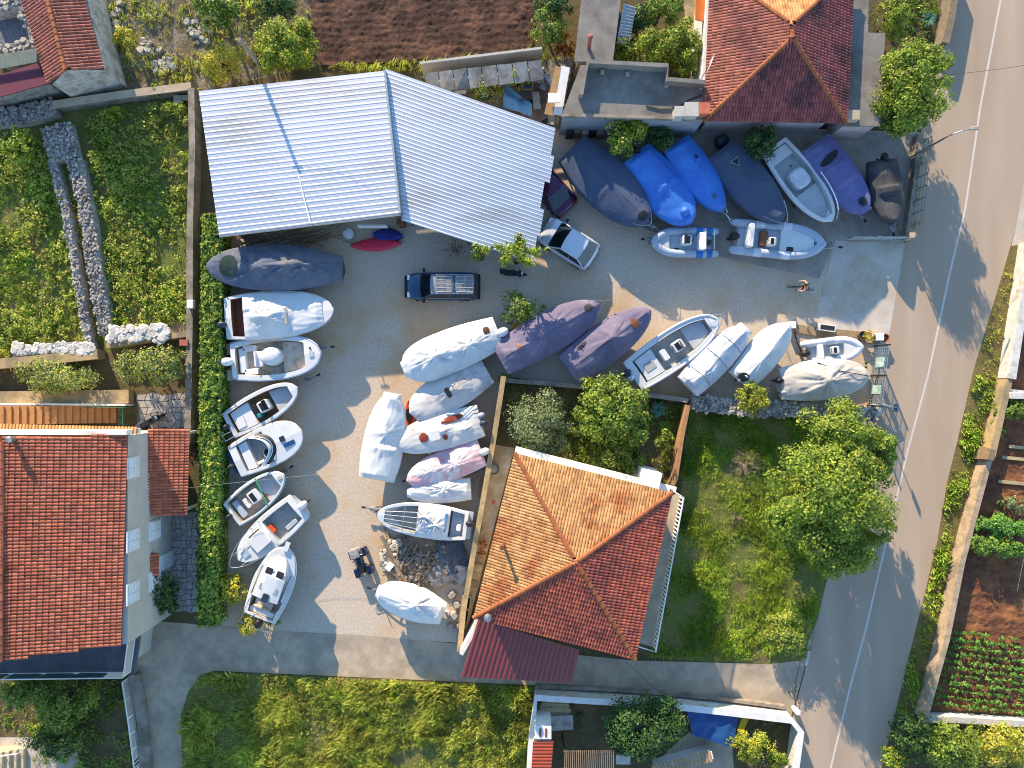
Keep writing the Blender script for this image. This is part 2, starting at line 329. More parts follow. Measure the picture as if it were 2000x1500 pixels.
wall('roadside_wall', [(1856,-60),(1846,0),(1836,60),(1826,100)], .45, 1.2, mat('brown_stone_wall', S('#8a7a63'), S('#6f624f'), 3, .95, bump=.04), 'brown wall beside the road above the large roadside tree')
wall('yard_wall', [(1788,268),(1778,370),(1764,470)], .35, .6, M_wallc, 'low cement wall below the wire fence at the road')
# ---------------------------------------------------------------- stones: shared meshes
def stone_mesh(seed, flat=.6):
    rr = random.Random(seed); mb = MB(); vs = []
    for z, s in ((-.5, .8), (0, 1), (.5, .72)):
        for k in range(6):
            a = k*PI/3+rr.uniform(-.3, .3); q = s*rr.uniform(.75, 1.1)*.5; vs.append((math.cos(a)*q, math.sin(a)*q, z*flat*rr.uniform(.8, 1.1)))
    mb.loft([vs[0:6], vs[6:12], vs[12:18]], closed=True, cap=True)
    me = bpy.data.meshes.new('stone'); me.from_pydata(mb.v, [], mb.f); return me
STONES = [stone_mesh(i) for i in range(5)]; SLABS = [stone_mesh(20+i, .22) for i in range(4)]
for me in STONES: me.materials.append(M_stone)
for me in SLABS: me.materials.append(M_stonew)
def stones(root, pts, size, meshes, limit=300, name='stone', rest=None, zvar=.3):
    """pts: world points (largest first are single stones, the rest is one joined part)"""
    V, F = [], []
    for i, p in enumerate(pts):
        s = size*random.uniform(.6, 1.35); rz = random.uniform(0, 2*PI); tx, ty = random.uniform(-zvar, zvar), random.uniform(-zvar, zvar)
        me = random.choice(meshes)
        if i < limit: share(me, name, root, Vector(p)-wloc(root), (tx, ty, rz), (s, s*random.uniform(.7, 1.2), s*random.uniform(.7, 1.1)))
        else:
            Mx = Matrix.Rotation(rz, 3, 'Z')@Matrix.Rotation(tx, 3, 'X'); b = len(V); sy = random.uniform(.7, 1.2)
            V += [tuple(Vector(p)+Mx@Vector((v.co.x*s, v.co.y*s*sy, v.co.z*s))) for v in me.vertices]; F += [tuple(b+k for k in q.vertices) for q in me.polygons]
    if V:
        mb = MB(); mb.v, mb.f, mb.m = V, F, [0]*len(F); o = part(mb, rest or name+'_fill', meshes[0].materials[0], root); tag(o, kind='stuff')
def along(path, w, n, z, zj=.1):
    P = [G(*p) for p in path]; Ls = [(P[i+1]-P[i]).length for i in range(len(P)-1)]; T = sum(Ls); out = []
    for _ in range(n):
        t = random.uniform(0, T); i = 0
        while t > Ls[i] and i < len(Ls)-1: t -= Ls[i]; i += 1
        d = (P[i+1]-P[i]).normalized(); q = Vector((-d.y, d.x, 0)); out.append(P[i]+d*t+q*random.uniform(-w/2, w/2)+Vector((0, 0, z+random.uniform(-zj, zj))))
    return out
def drywall(path, w, h, n, size, label, core=M_stone, meshes=STONES, limit=140):
    r = thing('dry_stone_wall', G(*path[len(path)//2]), label, 'stone wall')
    part(wallmb([G(*p) for p in path], w*.9, 0, h*.85), 'core', core, r)
    stones(r, along(path, w, n, h*.9), size, meshes, limit, 'stone', 'small_stones'); return r
drywall([(122,252),(138,318)], 2.0, .8, 520, .2, 'wide blue grey rubble platform at the top of the field wall')
drywall([(112,318),(140,420),(160,540),(178,640),(186,680)], .55, .7, 420, .21, 'narrow dry stone wall line on the left side of the weedy strip')
drywall([(158,318),(180,420),(198,540),(214,630),(218,655)], .95, .8, 900, .19, 'broad rubble wall on the right side of the weedy strip')
drywall([(-20,240),(60,232),(118,216)], 1.2, .8, 520, .22, 'thick grey rubble wall below the old tiled ruin')
drywall([(1345,785),(1440,796),(1560,800),(1700,812)], 1.1, 1.0, 620, .26, 'grey stone retaining wall under the beige covered boat')
r = thing('slab_heap', G(285,652), 'white limestone slabs stacked on the terrace wall beside the hedge wall', 'stone slabs')
stones(r, sorted([G(random.uniform(228,340), random.uniform(640,668)-(0), .9+random.uniform(0,.12)) for _ in range(90)], key=lambda p: p.z), .55, SLABS, 90, 'slab', zvar=.12)
part(MB().prism([(p.x,p.y) for p in gp((228,662),(236,645),(335,640),(345,655))], 0, .88), 'core', M_stone, r)
r = thing('slab_heap', G(110,686), 'white limestone slabs lying along the left terrace wall under the weeds', 'stone slabs')
stones(r, [G(random.uniform(45,200), 693-random.uniform(0,20)-.06*0, .85+random.uniform(0,.1)) for _ in range(110)], .5, SLABS, 110, 'slab', zvar=.12)
part(MB().prism([(p.x,p.y) for p in gp((42,698),(46,678),(170,668),(200,684))], 0, .84), 'core', M_stone, r)
sheet('terrace_slab', gp((332,628),(382,622),(382,648),(336,652)), .03, M_wally)
for (cx_, cy_, sx, sy, n_, lb) in ((392,52,22,26,26,'pale limestone rubble scattered under the dense round tree at the top edge'),(284,98,16,16,18,'pale rubble beside the single yellow green bush on the stony ground'),(322,128,22,12,30,'larger spread of pale rubble nearest the garden wall by the shed'),(228,30,12,30,16,'line of pale stones along the old house side of the stony ground')):
    r = thing('stone_pile', G(cx_, cy_), lb, 'stones')
    stones(r, [G(random.gauss(cx_, sx*.6), random.gauss(cy_, sy*.6), .06) for _ in range(n_)], .5, STONES, 300)
# ---------------------------------------------------------------- roof tiles
def tile_mesh(name, w, l, h, m):
    mb = MB(); xs = [(-.5, 0), (-.3, .8), (0, 1), (.3, .8), (.5, 0)]
    mb.loft([[(x*w, -l*.06, z*h+.035) for x, z in xs], [(x*w*.94, l*1.04, z*h) for x, z in xs]])
    mb.add([(x*w, -l*.06, z*h+.035) for x, z in xs]+[(x*w, -l*.06, 0) for x, z in (xs[0], xs[-1])], [(0, 5, 6, 4, 3, 2, 1)])
    me = bpy.data.meshes.new(name); me.from_pydata(mb.v, [], mb.f); me.materials.append(m); return me
def frame(A, B, T):
    u = (B-A).normalized(); n = u.cross(T-A).normalized()
    if n.z < 0: n = -n
    v = n.cross(u).normalized()
    if v.dot(T-A) < 0: v = -v
    return u, v, n
def tile_spots(poly, w, l, eave=(0, 1)):
    A, B = poly[eave[0]], poly[eave[1]]; T = max(poly, key=lambda p: p.z); u, v, n = frame(A, B, T)
    if u.cross(v).dot(n) < 0: u = -u
    Q = np.array([((p-A).dot(u), (p-A).dot(v)) for p in poly]); lo, hi = Q.min(0), Q.max(0); out = []
    us = np.arange(lo[0]+w/2, hi[0], w); vsn = np.arange(lo[1]+.02, hi[1]-l*.5, l)
    g = np.array([(a, b+l*.5) for b in vsn for a in us])
    if not len(g): return []
    ok = inpoly(g, Q)
    Mx = Matrix((u, v, n)).transposed()
    for (a, b) in g[ok]: out.append((A+u*a+v*(b-l*.5)+n*.03, Mx))
    return out
def tiled(roof, faces, w, l, h, limit=300):
    """faces: (polygon, eave indices, material); the tiles nearest the picture's middle are single objects, the rest one part"""
    allt = []
    for poly, ev, m in faces:
        me = tile_mesh('roof_tile', w, l, h, m)
        for p, Mx in tile_spots(poly, w, l, ev): allt.append((Vector((p.x, p.y)).length*CAMH/(CAMH-p.z), p, Mx, me, m))
    allt.sort(key=lambda t: t[0]); wl = wloc(roof); groups = {}
    for i, (_, p, Mx, me, m) in enumerate(allt):
        j = Matrix.Rotation(random.uniform(-.03, .03), 3, 'Z')
        if i < limit:
            share(me, 'roof_tile', roof, p-wl, (Mx@j).to_euler())
        else:
            g = groups.setdefault(m.name, ([], [], m)); b = len(g[0]); q = Mx@j
            g[0].extend(tuple(p+q@v.co) for v in me.vertices); g[1].extend(tuple(b+k for k in f.vertices) for f in me.polygons)
    V, F, MI, ms = [], [], [], []
    for k, (v, f, m) in groups.items():
        b = len(V); V += v; F += [tuple(b+i for i in q) for q in f]; MI += [len(ms)]*len(f); ms.append(m)
    if V:
        mb = MB(); mb.v, mb.f, mb.m = V, F, MI; tag(part(mb, 'roof_tiles', ms, roof), kind='stuff')
def ridge(roof, A, B, l=.42, r=.13, m=None):
    m = m or M_ridge; mb = MB(); xs = [(math.cos(a)*r, math.sin(a)*r*.8) for a in np.linspace(0, PI, 6)]
    mb.loft([[(x*1.12, -l*.03, z+.03) for x, z in xs], [(x, l*1.05, z) for x, z in xs]])
    mb.add([(x*1.12, -l*.03, z+.03) for x, z in xs], [tuple(range(6))]); me = bpy.data.meshes.new('ridge_tile'); me.from_pydata(mb.v, [], mb.f); me.materials.append(m)
    d = (B-A); n = max(1, int(d.length/l)); d.normalize(); x = d.cross(Vector((0,0,1))).normalized(); z = x.cross(d); Mx = Matrix((x, d, z)).transposed(); wl = wloc(roof)
    for i in range(n): share(me, 'ridge_tile', roof, A+d*(i*l)+z*.04-wl, Mx.to_euler())
def plane(mb, poly, th=.08):
    n = (poly[1]-poly[0]).cross(poly[2]-poly[0]).normalized(); n = n if n.z > 0 else -n; k = len(poly)
    if (poly[1]-poly[0]).cross(poly[2]-poly[0]).z < 0: poly = list(reversed(poly))
    mb.add(poly+[p-n*th for p in poly], [tuple(range(k)), tuple(reversed(range(k, 2*k)))]+[(k+i, k+(i+1)%k, (i+1)%k, i) for i in range(k)])
def inset(poly, d):
    c = sum((Vector(p) for p in poly), Vector())/len(poly); o = []
    n = len(poly)
    for i in range(n):
        a, b, e = Vector(poly[i-1]), Vector(poly[i]), Vector(poly[(i+1)%n]); a.z = b.z = e.z = 0
        u = ((a-b).normalized()+(e-b).normalized()); u.normalize(); s = abs(math.sin((a-b).angle(e-b)/2)); o.append(b+u*d/s)
    return o
def corrug(A, B, Cc, D, period, h, mb=None, prof='wave', th=None):
    """sheet A-B (one end) to D-C (other end), ribs running from A-B towards D-C"""
    mb = mb or MB(); L = (B-A).length; n = max(2, int(L/period)); up = (B-A).cross(D-A).normalized(); up = up if up.z > 0 else -up; ra, rb = [], []
    pr = {'wave': [(0, 0), (.25, .7), (.5, 1), (.75, .7)], 'trap': [(0, 0), (.58, 0), (.68, 1), (.9, 1)]}[prof]
    for i in range(n+1):
        for f, z in (pr if i < n else pr[:1]):
            t = (i+f)/n; ra.append(A.lerp(B, t)+up*z*h); rb.append(D.lerp(Cc, t)+up*z*h)
    N = 6; rings = [[a.lerp(b, k/N) for a, b in zip(ra, rb)] for k in range(N+1)]
    return mb.loft(rings)

cr_ = MB(); random.seed(3)
for P0, P1, w in (((1555,1322),(1552,1378),.05),((1540,1352),(1562,1350),.04),((1560,1300),(1556,1324),.035)):
    A_, B_ = G(*P0), G(*P1); n_ = 12; L_, R_ = [], []
    for i in range(n_+1):
        p = A_.lerp(B_, i/n_)+Vector((random.uniform(-.08,.08), random.uniform(-.08,.08), .0205)); q = Vector((-(B_-A_).y, (B_-A_).x, 0)).normalized()*w*random.uniform(.2,.6); L_.append(p+q); R_.append(p-q)
    cr_.loft([[a_, b_] for a_, b_ in zip(R_, L_)])
tag(cr_.build('road_crack', mat('crack_dark', S('#4a4138'), None, rough=1), recenter=False), kind='structure'); random.seed(12)
# ---------------------------------------------------------------- metal shed
shed = thing('boat_shed', G(740,330), 'large metal shed with two corrugated silver roof planes meeting at a bend', 'shed')
a, b, c, d = W(388,178,3.2), W(753,138,3.25), W(783,417,3.35), W(428,460,3.25)
o = part(corrug(a, d, c, b, .34, .012, prof='trap'), 'roof_sheet', M_metalroof, shed)
e, f, g_, h_ = W(752,134,3.15), W(1085,250,3.5), W(1040,512,3.1), W(784,430,2.85)
mb = MB()
# right plane: stepped sheet ends along its outer edge
n = 5
for k in range(n):
    t0, t1 = k/n, (k+1)/n; L0, L1 = e.lerp(h_, t0), e.lerp(h_, t1); R0, R1 = f.lerp(g_, t0), f.lerp(g_, t1)
    sh = (R0-L0).normalized()*(.0,.22,-.1,.16,.02)[k]; corrug(L0, L1, R1+sh, R0+sh, (L1-L0).length/int((L1-L0).length/.25)*.9999, .012, mb, 'trap')
part(mb, 'roof_sheet', M_metalroof, shed)
mb = MB(); zz = Vector((0,0,.12))
for p, q in ((b+Vector((.02,0,.08)), c+Vector((.02,0,.08))),): mb.loft([[p+Vector((-.16,0,-.05)), p+Vector((0,0,.05)), p+Vector((.06,0,-.5))],[q+Vector((-.16,0,-.05)), q+Vector((0,0,.05)), q+Vector((.06,0,-.5))]])
part(mb, 'ridge_flashing', M_steel, shed)
mb = MB(); mb.tube([d+Vector((0,-.05,-.06)), c+Vector((0,-.05,-.06))], .07, 6); part(mb, 'gutter', M_steel, shed)
q0, q1 = W(580,330,3.25), W(606,436,3.55); mb = MB(); mb.tube([q0, q1], .035, 5); mb.tube([q1+Vector((-.3,0,.03)), q1+Vector((.25,.02,.03))], .05, 5); part(mb, 'roof_conduit', M_white, shed)
cw = lambda p, i: Vector((p.x, p.y, 0))
def wallquad(mb, p, q, th=.15, drop=.12): wallq = wallmb([Vector((p.x,p.y,0)), Vector((q.x,q.y,0))], th, 0, min(p.z, q.z)-drop, mb)
mb = MB(); ins_ = Vector((0,.9,0))
wallquad(mb, a+Vector((.3,-.3,0)), b+Vector((0,-.3,0))); wallquad(mb, a+Vector((.3,-.3,0)), d+Vector((.35,.5,0))); wallquad(mb, d+Vector((.35,1.3,0)), c+Vector((-.3,1.3,0)))
wallquad(mb, e+Vector((.1,-.4,0)), f+Vector((-.5,-.2,0))); part(mb, 'wall', M_plaster, shed)
for p in (g_+Vector((-.4,.4,0)), h_+Vector((.3,.3,0)), f+Vector((-.5,-.5,0)), h_.lerp(g_, .5)+Vector((0,.4,0))):
    m_ = MB(); m_.box((p.x, p.y, (p.z-.1)/2), (.12,.12,p.z-.1)); part(m_, 'post', M_steel, shed)
# bench / window frame on the shed front
mb = MB(); cx = G(735,455); mb.box((cx.x, cx.y+.15, 1.3), (1.9,.12,.5)); part(mb, 'shed_window', M_shut, shed)
# ---------------------------------------------------------------- orange roofed house (middle)
hc = thing('house', G(1118,1080), 'house with four sided orange clay tile roof beside the boat yard', 'house')
EZ = 5.0; nw, ne, se, sw = W(1005,885,EZ), W(1313,962,EZ), W(1240,1287,EZ), W(925,1206,EZ); ap = W(1125,1098,6.3)
roof = MB()
for p, q in ((nw,ne),(ne,se),(se,sw),(sw,nw)): plane(roof, [p, q, ap])
roof = part(roof, 'roof', M_tbed, hc)
tiled(roof, [([nw,ne,ap],(0,1),M_t_orange), ([ne,se,ap],(0,1),M_t_shade), ([se,sw,ap],(0,1),M_t_shade), ([sw,nw,ap],(0,1),M_t_orange)], .18, .3, .052)  # same roof: south and east faces get the painted shade colour
for p in (nw, ne, se, sw): ridge(roof, p, ap, .5, .13)
fp = inset([nw, ne, se, sw], .55)
part(MB().prism([(p.x, p.y) for p in fp], 0, EZ-.1), 'wall', M_white, hc)
# east balcony
bz = 3.0
bl = [W(1309,955,bz), W(1330,967,bz), W(1276,1264,bz), W(1236,1252,bz)]
part(MB().prism([(p.x,p.y) for p in bl], bz-.2, bz), 'balcony', M_conc, hc)
rail = MB(); rail.tube([bl[0]+Vector((0,0,.95)), bl[1]+Vector((-.05,0,.95)), bl[2]+Vector((-.05,.05,.95)), bl[3]+Vector((0,.05,.95))], .05, 5)
rl = part(rail, 'railing', M_white, hc)
bme = MB(); bme.lathe([(.05,0),(.03,.15),(.06,.4),(.03,.7),(.05,.92)], n=6); bm_ = bpy.data.meshes.new('baluster'); bm_.from_pydata(bme.v, [], bme.f); bm_.materials.append(M_white)
for i in range(40): share(bm_, 'baluster', rl, (bl[1]+Vector((-.05,0,0))).lerp(bl[2]+Vector((-.05,.05,0)), (i+.5)/40)-wloc(rl))
# north ledge and bay
ln = [W(1008,872,3), W(1322,952,3), W(1318,966,3), W(1004,888,3)]
part(MB().prism([(p.x,p.y) for p in ln], 2.75, 3.0), 'ledge', M_white, hc)
bc = W(1272,936,3.6); mb = MB(); mb.box((bc.x, bc.y, 1.8), (1.2,1.0,3.6), rz=R(-14)); part(mb, 'bay', M_white, hc)
# chimney pipes
mb = MB(); q = W(981,1066,5.9); mb.tube([(q.x+.1,q.y-.1,5.0),(q.x,q.y,6.3)], .1, 8); mb.lathe([(.18,0),(.12,.1)], (q.x,q.y,6.3), 8); part(mb, 'vent_pipe', mat('clay_pipe', S('#7a4630'), S('#64382a'), 4, .8), hc)
q = W(953,1205,5.2); mb = MB(); mb.lathe([(.16,0),(.16,.35),(.26,.36),(.2,.5),(.02,.56)], (q.x,q.y,5.0), 12); part(mb, 'chimney_cap', M_steel, hc)
# corrugated carport roof on the south side
A_, B_, C_, D_ = W(934,1208,3.4), W(1132,1269,3.4), W(1117,1333,2.8), W(900,1322,2.8)
part(corrug(A_, B_, C_, D_, .3, .07), 'awning', M_redsheet, hc)
mb = MB()
for p in (C_+Vector((-.2,.3,0)), D_+Vector((.3,.3,0))): mb.box((p.x,p.y,(p.z-.05)/2), (.12,.12,p.z-.05))
part(mb, 'awning_post', M_steel, hc)
mb = MB(); wallmb([G(906,1250), G(930,1208), G(945,1150)], .25, 0, 2.6, mb); part(mb, 'side_wall', M_white, hc)
# door and windows of the house
mb = MB(); p = fp[3].lerp(fp[0], .5); mb.box((p.x-.04, p.y, 1.05), (.1,1.0,2.1), rz=R(-14)); part(mb, 'door', mat('brown_door', S('#5a3a26'), None, rough=.6), hc)
for t in (.2, .75):
    p = fp[3].lerp(fp[0], t); mb = MB(); mb.box((p.x-.03, p.y, 3.9), (.1,1.0,1.2), rz=R(-14)); part(mb, 'window', M_shut, hc)
# ---------------------------------------------------------------- left house with red roof
lh = thing('house', G(170,1030), 'big two storey grey house with red ribbed tile roof and white shutters', 'house')
EZ = 5.6; ne, se = W(250,849,EZ), W(237,1258,EZ); rn, rs = W(4,853,7.4), W(2,1291,7.4)
wn, ws_ = Vector((2*rn.x-ne.x, ne.y, EZ)), Vector((2*rs.x-se.x, se.y, EZ))
mb = MB(); plane(mb, [ne, se, rs, rn]); plane(mb, [rn, rs, ws_, wn]); roof = part(mb, 'roof', M_tbed, lh)
tiled(roof, [([se, ne, rn, rs],(0,1),M_t_red)], .2, .32, .06)
tiled(roof, [([wn, ws_, rs, rn],(0,1),M_t_red)], .2, .32, .06, 0)
ridge(roof, rs, rn, .5, .14, M_t_red)
wx = (335-1000)/PX; yn = (750-839)/PX; ys = (750-1200)/PX
body = MB(); body.prism([(wx,ys),(wx,yn),(wn.x+.4,yn),(ws_.x+.4,ys)], 0, EZ-.12); gy = []
for y in (yn-.06, ys+.06): body.add([(wx,y,EZ-.2),(rn.x,y,7.25),(wn.x+.4,y,EZ-.2)], [(0,1,2)])
part(body, 'wall', M_plaster, lh)
def shuttered(y_px, zc, h, w=1.0, xo=0.0, k=None):
    y = (750-y_px)/PX*(CAMH-zc)/CAMH; fr = MB(); fr.box((wx+xo+.03, y, zc), (.08, w+.12, h+.12)); fr = part(fr, 'window', M_shut, lh)
    for s in (-1, 1):
        m_ = MB(); m_.box((wx+xo+.1, y+s*w/4, zc), (.05, w/2-.03, h-.04))
        for q in range(5): m_.box((wx+xo+.13, y+s*w/4, zc-h/2+(q+.6)*h/5.2), (.02, w/2-.12, .07), tilt=(0,.5))
        part(m_, 'shutter', M_shut, fr)
for y in (913, 1055, 1157): shuttered(y, 4.95, 1.25, 1.15)
for y in (1035, 1132): shuttered(y, 2.35, 1.35, 1.15)
shuttered(962, 2.6, .9, 2.6)
# tiled porch roof and little canopy
p = [W(371,837,2.3), W(366,1006,2.3), W(287,1005,3.05), W(291,837,3.05)]
mb = MB(); plane(mb, p); pr = part(mb, 'porch_roof', M_tbed, lh); tiled(pr, [([p[1],p[0],p[3],p[2]],(0,1),M_t_red)], .19, .3, .06)
for q in (p[0], p[1]):
    m_ = MB(); m_.box((q.x-.3, q.y+(-.3 if q is p[0] else .3), 1.05), (.16,.16,2.1)); part(m_, 'porch_post', M_white, lh)
p = [W(311,1080,2.5), W(310,1123,2.5), W(284,1122,2.9), W(286,1080,2.9)]
mb = MB(); plane(mb, p); pr = part(mb, 'door_canopy', M_tbed, lh); tiled(pr, [([p[1],p[0],p[3],p[2]],(0,1),M_t_red)], .2, .34, .07)
mb = MB(); mb.box((wx+.05, (750-1100)/PX*.97, 1.05), (.1,1.0,2.1)); part(mb, 'door', M_shut, lh)
# white parapet with an orange tile coping on the north side
A_, B_ = W(-40,846,6.0), W(249,846,5.9)
mb = MB(); mb.prism([(A_.x,A_.y-.1),(B_.x,B_.y-.1),(B_.x,B_.y+.18),(A_.x,A_.y+.18)], 5.2, 6.0); part(mb, 'parapet', M_white, lh)
A_, B_ = W(-40,835,5.3), W(268,842,5.3)
cp = MB(); cp.prism([(A_.x,A_.y-.16),(B_.x,B_.y-.16),(B_.x,B_.y+.16),(A_.x,A_.y+.16)], 4.9, 5.2); cp = part(cp, 'coping', M_white, lh)
me = tile_mesh('coping_tile', .2, .4, .08, M_t_orange)
for i in range(48):
    t = (i+.5)/48; share(me, 'coping_tile', cp, A_.lerp(B_, t)+Vector((0,.2,-.1))-wloc(cp), (.35,0,PI))
mb = MB(); q = W(30,857,7.2); mb.tube([(q.x,q.y,6.6),(q.x,q.y,7.7)], .13, 8); mb.lathe([(.2,0),(.2,.06),(.1,.2)], (q.x,q.y,7.7), 8); part(mb, 'flue', M_steel, lh)
# terrace on the south side with white railing
tz = 2.9
tp = [W(-40,1322,tz), W(262,1316,tz), W(276,1215,tz), W(-40,1215,tz)]
part(MB().prism([(q.x,q.y) for q in tp], tz-.25, tz), 'terrace', mat('dark_terrace', S('#5a5f66'), S('#4a4f57'), 2, .9), lh)
part(MB().prism([(q.x,q.y) for q in inset([Vector(t) for t in tp], .5)], 0, tz-.26), 'terrace_wall', M_plaster, lh)
rl = MB(); A_, B_, C_ = W(-40,1316,tz), W(256,1312,tz), W(268,1222,tz)
for zq in (.08, .95): rl.tube([A_+Vector((0,0,zq)), B_+Vector((0,0,zq)), C_+Vector((0,0,zq))], .04, 5)
rl = part(rl, 'railing', M_white, lh)
bme = MB(); bme.box((0,0,.5), (.05,.05,.9)); bm2 = bpy.data.meshes.new('baluster'); bm2.from_pydata(bme.v, [], bme.f); bm2.materials.append(M_white)
for i in range(24): share(bm2, 'baluster', rl, B_.lerp(C_, (i+.5)/24)-wloc(rl))
for i in range(12): share(bm2, 'baluster', rl, W(215,1313,tz).lerp(B_, (i+.5)/12)-wloc(rl))
mb = MB()
for i in range(4): p0, p1 = A_.lerp(W(215,1313,tz), i/4+.02), A_.lerp(W(215,1313,tz), (i+1)/4-.02); wallmb([p0, p1], .04, tz+.12, tz+.9, mb)
part(mb, 'railing_panel', mat('smoked_panel', S('#3c5a62'), S('#33505a'), 1, .2), rl)
# stairs behind it
st = thing('staircase', G(130,810), 'flight of ochre concrete steps beside the white parapet', 'staircase')
for i in range(21):
    x0 = -16+i*12.3; p0, p1 = G(x0,792), G(x0+12.1,826); z = 2.3-.11*i
    if z < .1: break
    m_ = MB(); m_.box(((p0.x+p1.x)/2,(p0.y+p1.y)/2,z/2), (abs(p1.x-p0.x),abs(p1.y-p0.y),z)); part(m_, 'step', M_step, st)
m_ = MB(); wallmb([G(-40,789,0), G(120,789), G(262,790)], .12, 0, 1.1, m_); part(m_, 'side_wall', M_white, st)
wall('stair_wall', [(-40,778),(100,776),(262,774)], .9, .7, M_wally, 'broad ochre retaining wall above the steps')
g = thing('garden_gate', G(255,808), 'green metal lattice gate at the foot of the ochre steps', 'gate')
mb = MB()
for x in (215, 230, 245, 262): mb.tube([G(x,795,0), G(x,795,1.4)], .03, 5)
for z in (.3, .8, 1.4): mb.tube([G(180,794,z), G(262,795,z)], .025, 5)
for x in (262,): mb.tube([G(x,795,1.4), G(x,828,1.4), G(x,828,0)], .03, 5)
part(mb, 'gate_frame', M_greenm, g)
mb = MB()
for k in range(8): mb.tube([G(252,796+k*4,.1), G(252,799+k*4,1.3)], .02, 4)
part(mb, 'gate_bars', M_greenm, g)
# crazy paving: every stone slab its own piece
def crazy(name, poly, cell, m, bed):
    o = sheet(name, poly, .012, bed); P = np.array([(p[0],p[1]) for p in poly]); lo, hi = P.min(0), P.max(0)
    nx, ny = int((hi[0]-lo[0])/cell)+1, int((hi[1]-lo[1])/cell)+1; J = {}
    def pt(i, j):
        if (i, j) not in J: J[i,j] = (lo[0]+(i+random.uniform(-.3,.3))*cell*(hi[0]-lo[0])/(nx*cell)+.5*cell*(j%2)*.6, lo[1]+(j+random.uniform(-.3,.3))*cell*(hi[1]-lo[1])/(ny*cell))
        return J[i,j]
    n = 0
    for i in range(nx):
        for j in range(ny):
            q = [pt(i,j), pt(i+1,j), pt(i+1,j+1), pt(i,j+1)]; c = np.mean(q, 0)
            if not inpoly(np.array([c]), P)[0]: continue
            if random.random() < .5: k = random.randrange(4); a_, b_ = q[k], q[(k+1)%4]; q.insert(k+1, ((a_[0]+b_[0])/2+random.uniform(-.06,.06), (a_[1]+b_[1])/2+random.uniform(-.06,.06)))
            q = [(c[0]+(x-c[0])*.9, c[1]+(y-c[1])*.9) for x, y in q]
            m_ = MB(); m_.prism(q, .012, .04+random.uniform(0,.012)); part(m_, 'paving_stone', m, o); n += 1
            if n >= 300: return
M_pave = mat('paving_limestone', S('#a8a29a'), S('#938d85'), 3, .9, rand=.2, bump=.01)
crazy('stone_path', gp((322,1005),(384,1000),(384,1195),(325,1195)), .42, M_pave, M_dark if False else mat('mortar', S('#6d675f'), S('#5f5a53'), 5, .95))
crazy('stone_patio', gp((268,772),(380,768),(380,835),(268,832)), .5, M_pave, _mats['mortar'])
# ---------------------------------------------------------------- north east house
hn = thing('house', G(1510,110), 'single storey house with faded hipped tile roof above the parked covered boats', 'house')
EZ = 3.5; sw, se, ne, nw = W(1374,237,EZ), W(1653,241,EZ), W(1668,-62,EZ), W(1388,-62,EZ); r1, r2 = W(1547,74,5.7), W(1547,48,5.7)
rf = MB(); plane(rf, [sw, se, r1]); plane(rf, [se, ne, r2, r1]); plane(rf, [ne, nw, r2]); plane(rf, [nw, sw, r1, r2]); rf = part(rf, 'roof', M_tbed, hn)
tiled(rf, [([sw,se,r1],(0,1),M_t_shade_plum), ([se,ne,r2,r1],(0,1),M_t_shade_plum), ([ne,nw,r2],(0,1),M_t_orange), ([nw,sw,r1,r2],(0,1),M_t_old)], .18, .3, .052)  # face colours follow the sun; south and east are painted darkest
for p, q in ((sw,r1),(se,r1),(ne,r2),(nw,r2),(r1,r2)): ridge(rf, p, q, .45, .12)
fp = inset([sw, se, ne, nw], .62); part(MB().prism([(p.x,p.y) for p in fp], 0, EZ-.1), 'wall', M_pink, hn)
# east annex, flat concrete roof
az = 2.7
ax = [W(1648,246,az), W(1719,246,az), W(1729,64,az), W(1695,64,az), W(1699,-70,az), W(1660,-70,az)]
part(MB().prism([(p.x,p.y) for p in inset(ax, .12)], 0, az-.16), 'annex_wall', M_pink, hn)
part(MB().prism([(p.x,p.y) for p in ax], az-.15, az), 'annex_roof', M_flatroof, hn)
mb = MB(); q = W(1665,226,3.1); mb.box((q.x,q.y,3.0), (.75,.6,.55)); part(mb, 'roof_box', M_conc, hn)
# west annex: terrace roof with parapets
wz = 3.4
wp = [W(1096,228,wz), W(1134,127,wz), W(1302,133,wz), W(1300,158,wz), W(1378,166,wz), W(1376,236,wz)]
part(MB().prism([(p.x,p.y) for p in wp], wz-.15, wz), 'terrace_roof', M_flatroof, hn)
part(MB().prism([(p.x,p.y) for p in inset(wp, .06)], 0, wz-.16), 'terrace_wall', mat('dull_grey_plaster', S('#8f939a'), S('#80848b'), 1.2, .95), hn)
mb = MB(); wallmb([W(1133,194,wz), W(1146,130,wz), W(1300,138,wz), W(1298,164,wz), W(1372,170,wz)], .25, wz+.003, wz+.75, mb); part(mb, 'parapet', M_flatroof, hn)
mb = MB(); wallmb([W(1102,226,wz), W(1372,234,wz)], .2, wz+.003, wz+.2, mb); part(mb, 'roof_kerb', M_wallc, hn)
for x, y, s in ((1348,218,.75),(1372,216,.6),(1325,222,.55)):
    q = W(x,y,3.9); mb = MB(); mb.box((q.x,q.y,wz+.42), (s,s,.84)); mb.box((q.x,q.y,wz+.88), (s*1.15,s*1.15,.08)); part(mb, 'chimney', M_plaster if x != 1372 else M_t_red, hn)
for x, y in ((1176,142),(1225,146),(1301,168),(1368,172)):
    q = W(x,y,wz); mb = MB(); mb.box((q.x,q.y,wz+.1), (.22,.22,.2)); part(mb, 'roof_block', M_conc, hn)
mb = MB(); mb.tube([W(1262,207,wz+.05), W(1290,214,wz+.05), W(1320,212,wz+.05), W(1345,196,wz+.05), W(1370,186,wz+.05)], .04, 5); part(mb, 'roof_cable', M_dark, hn)
mb = MB(); q = W(1378,140,4.5); mb.tube([(q.x,q.y,3.4),(q.x,q.y,6.2)], .025, 5)
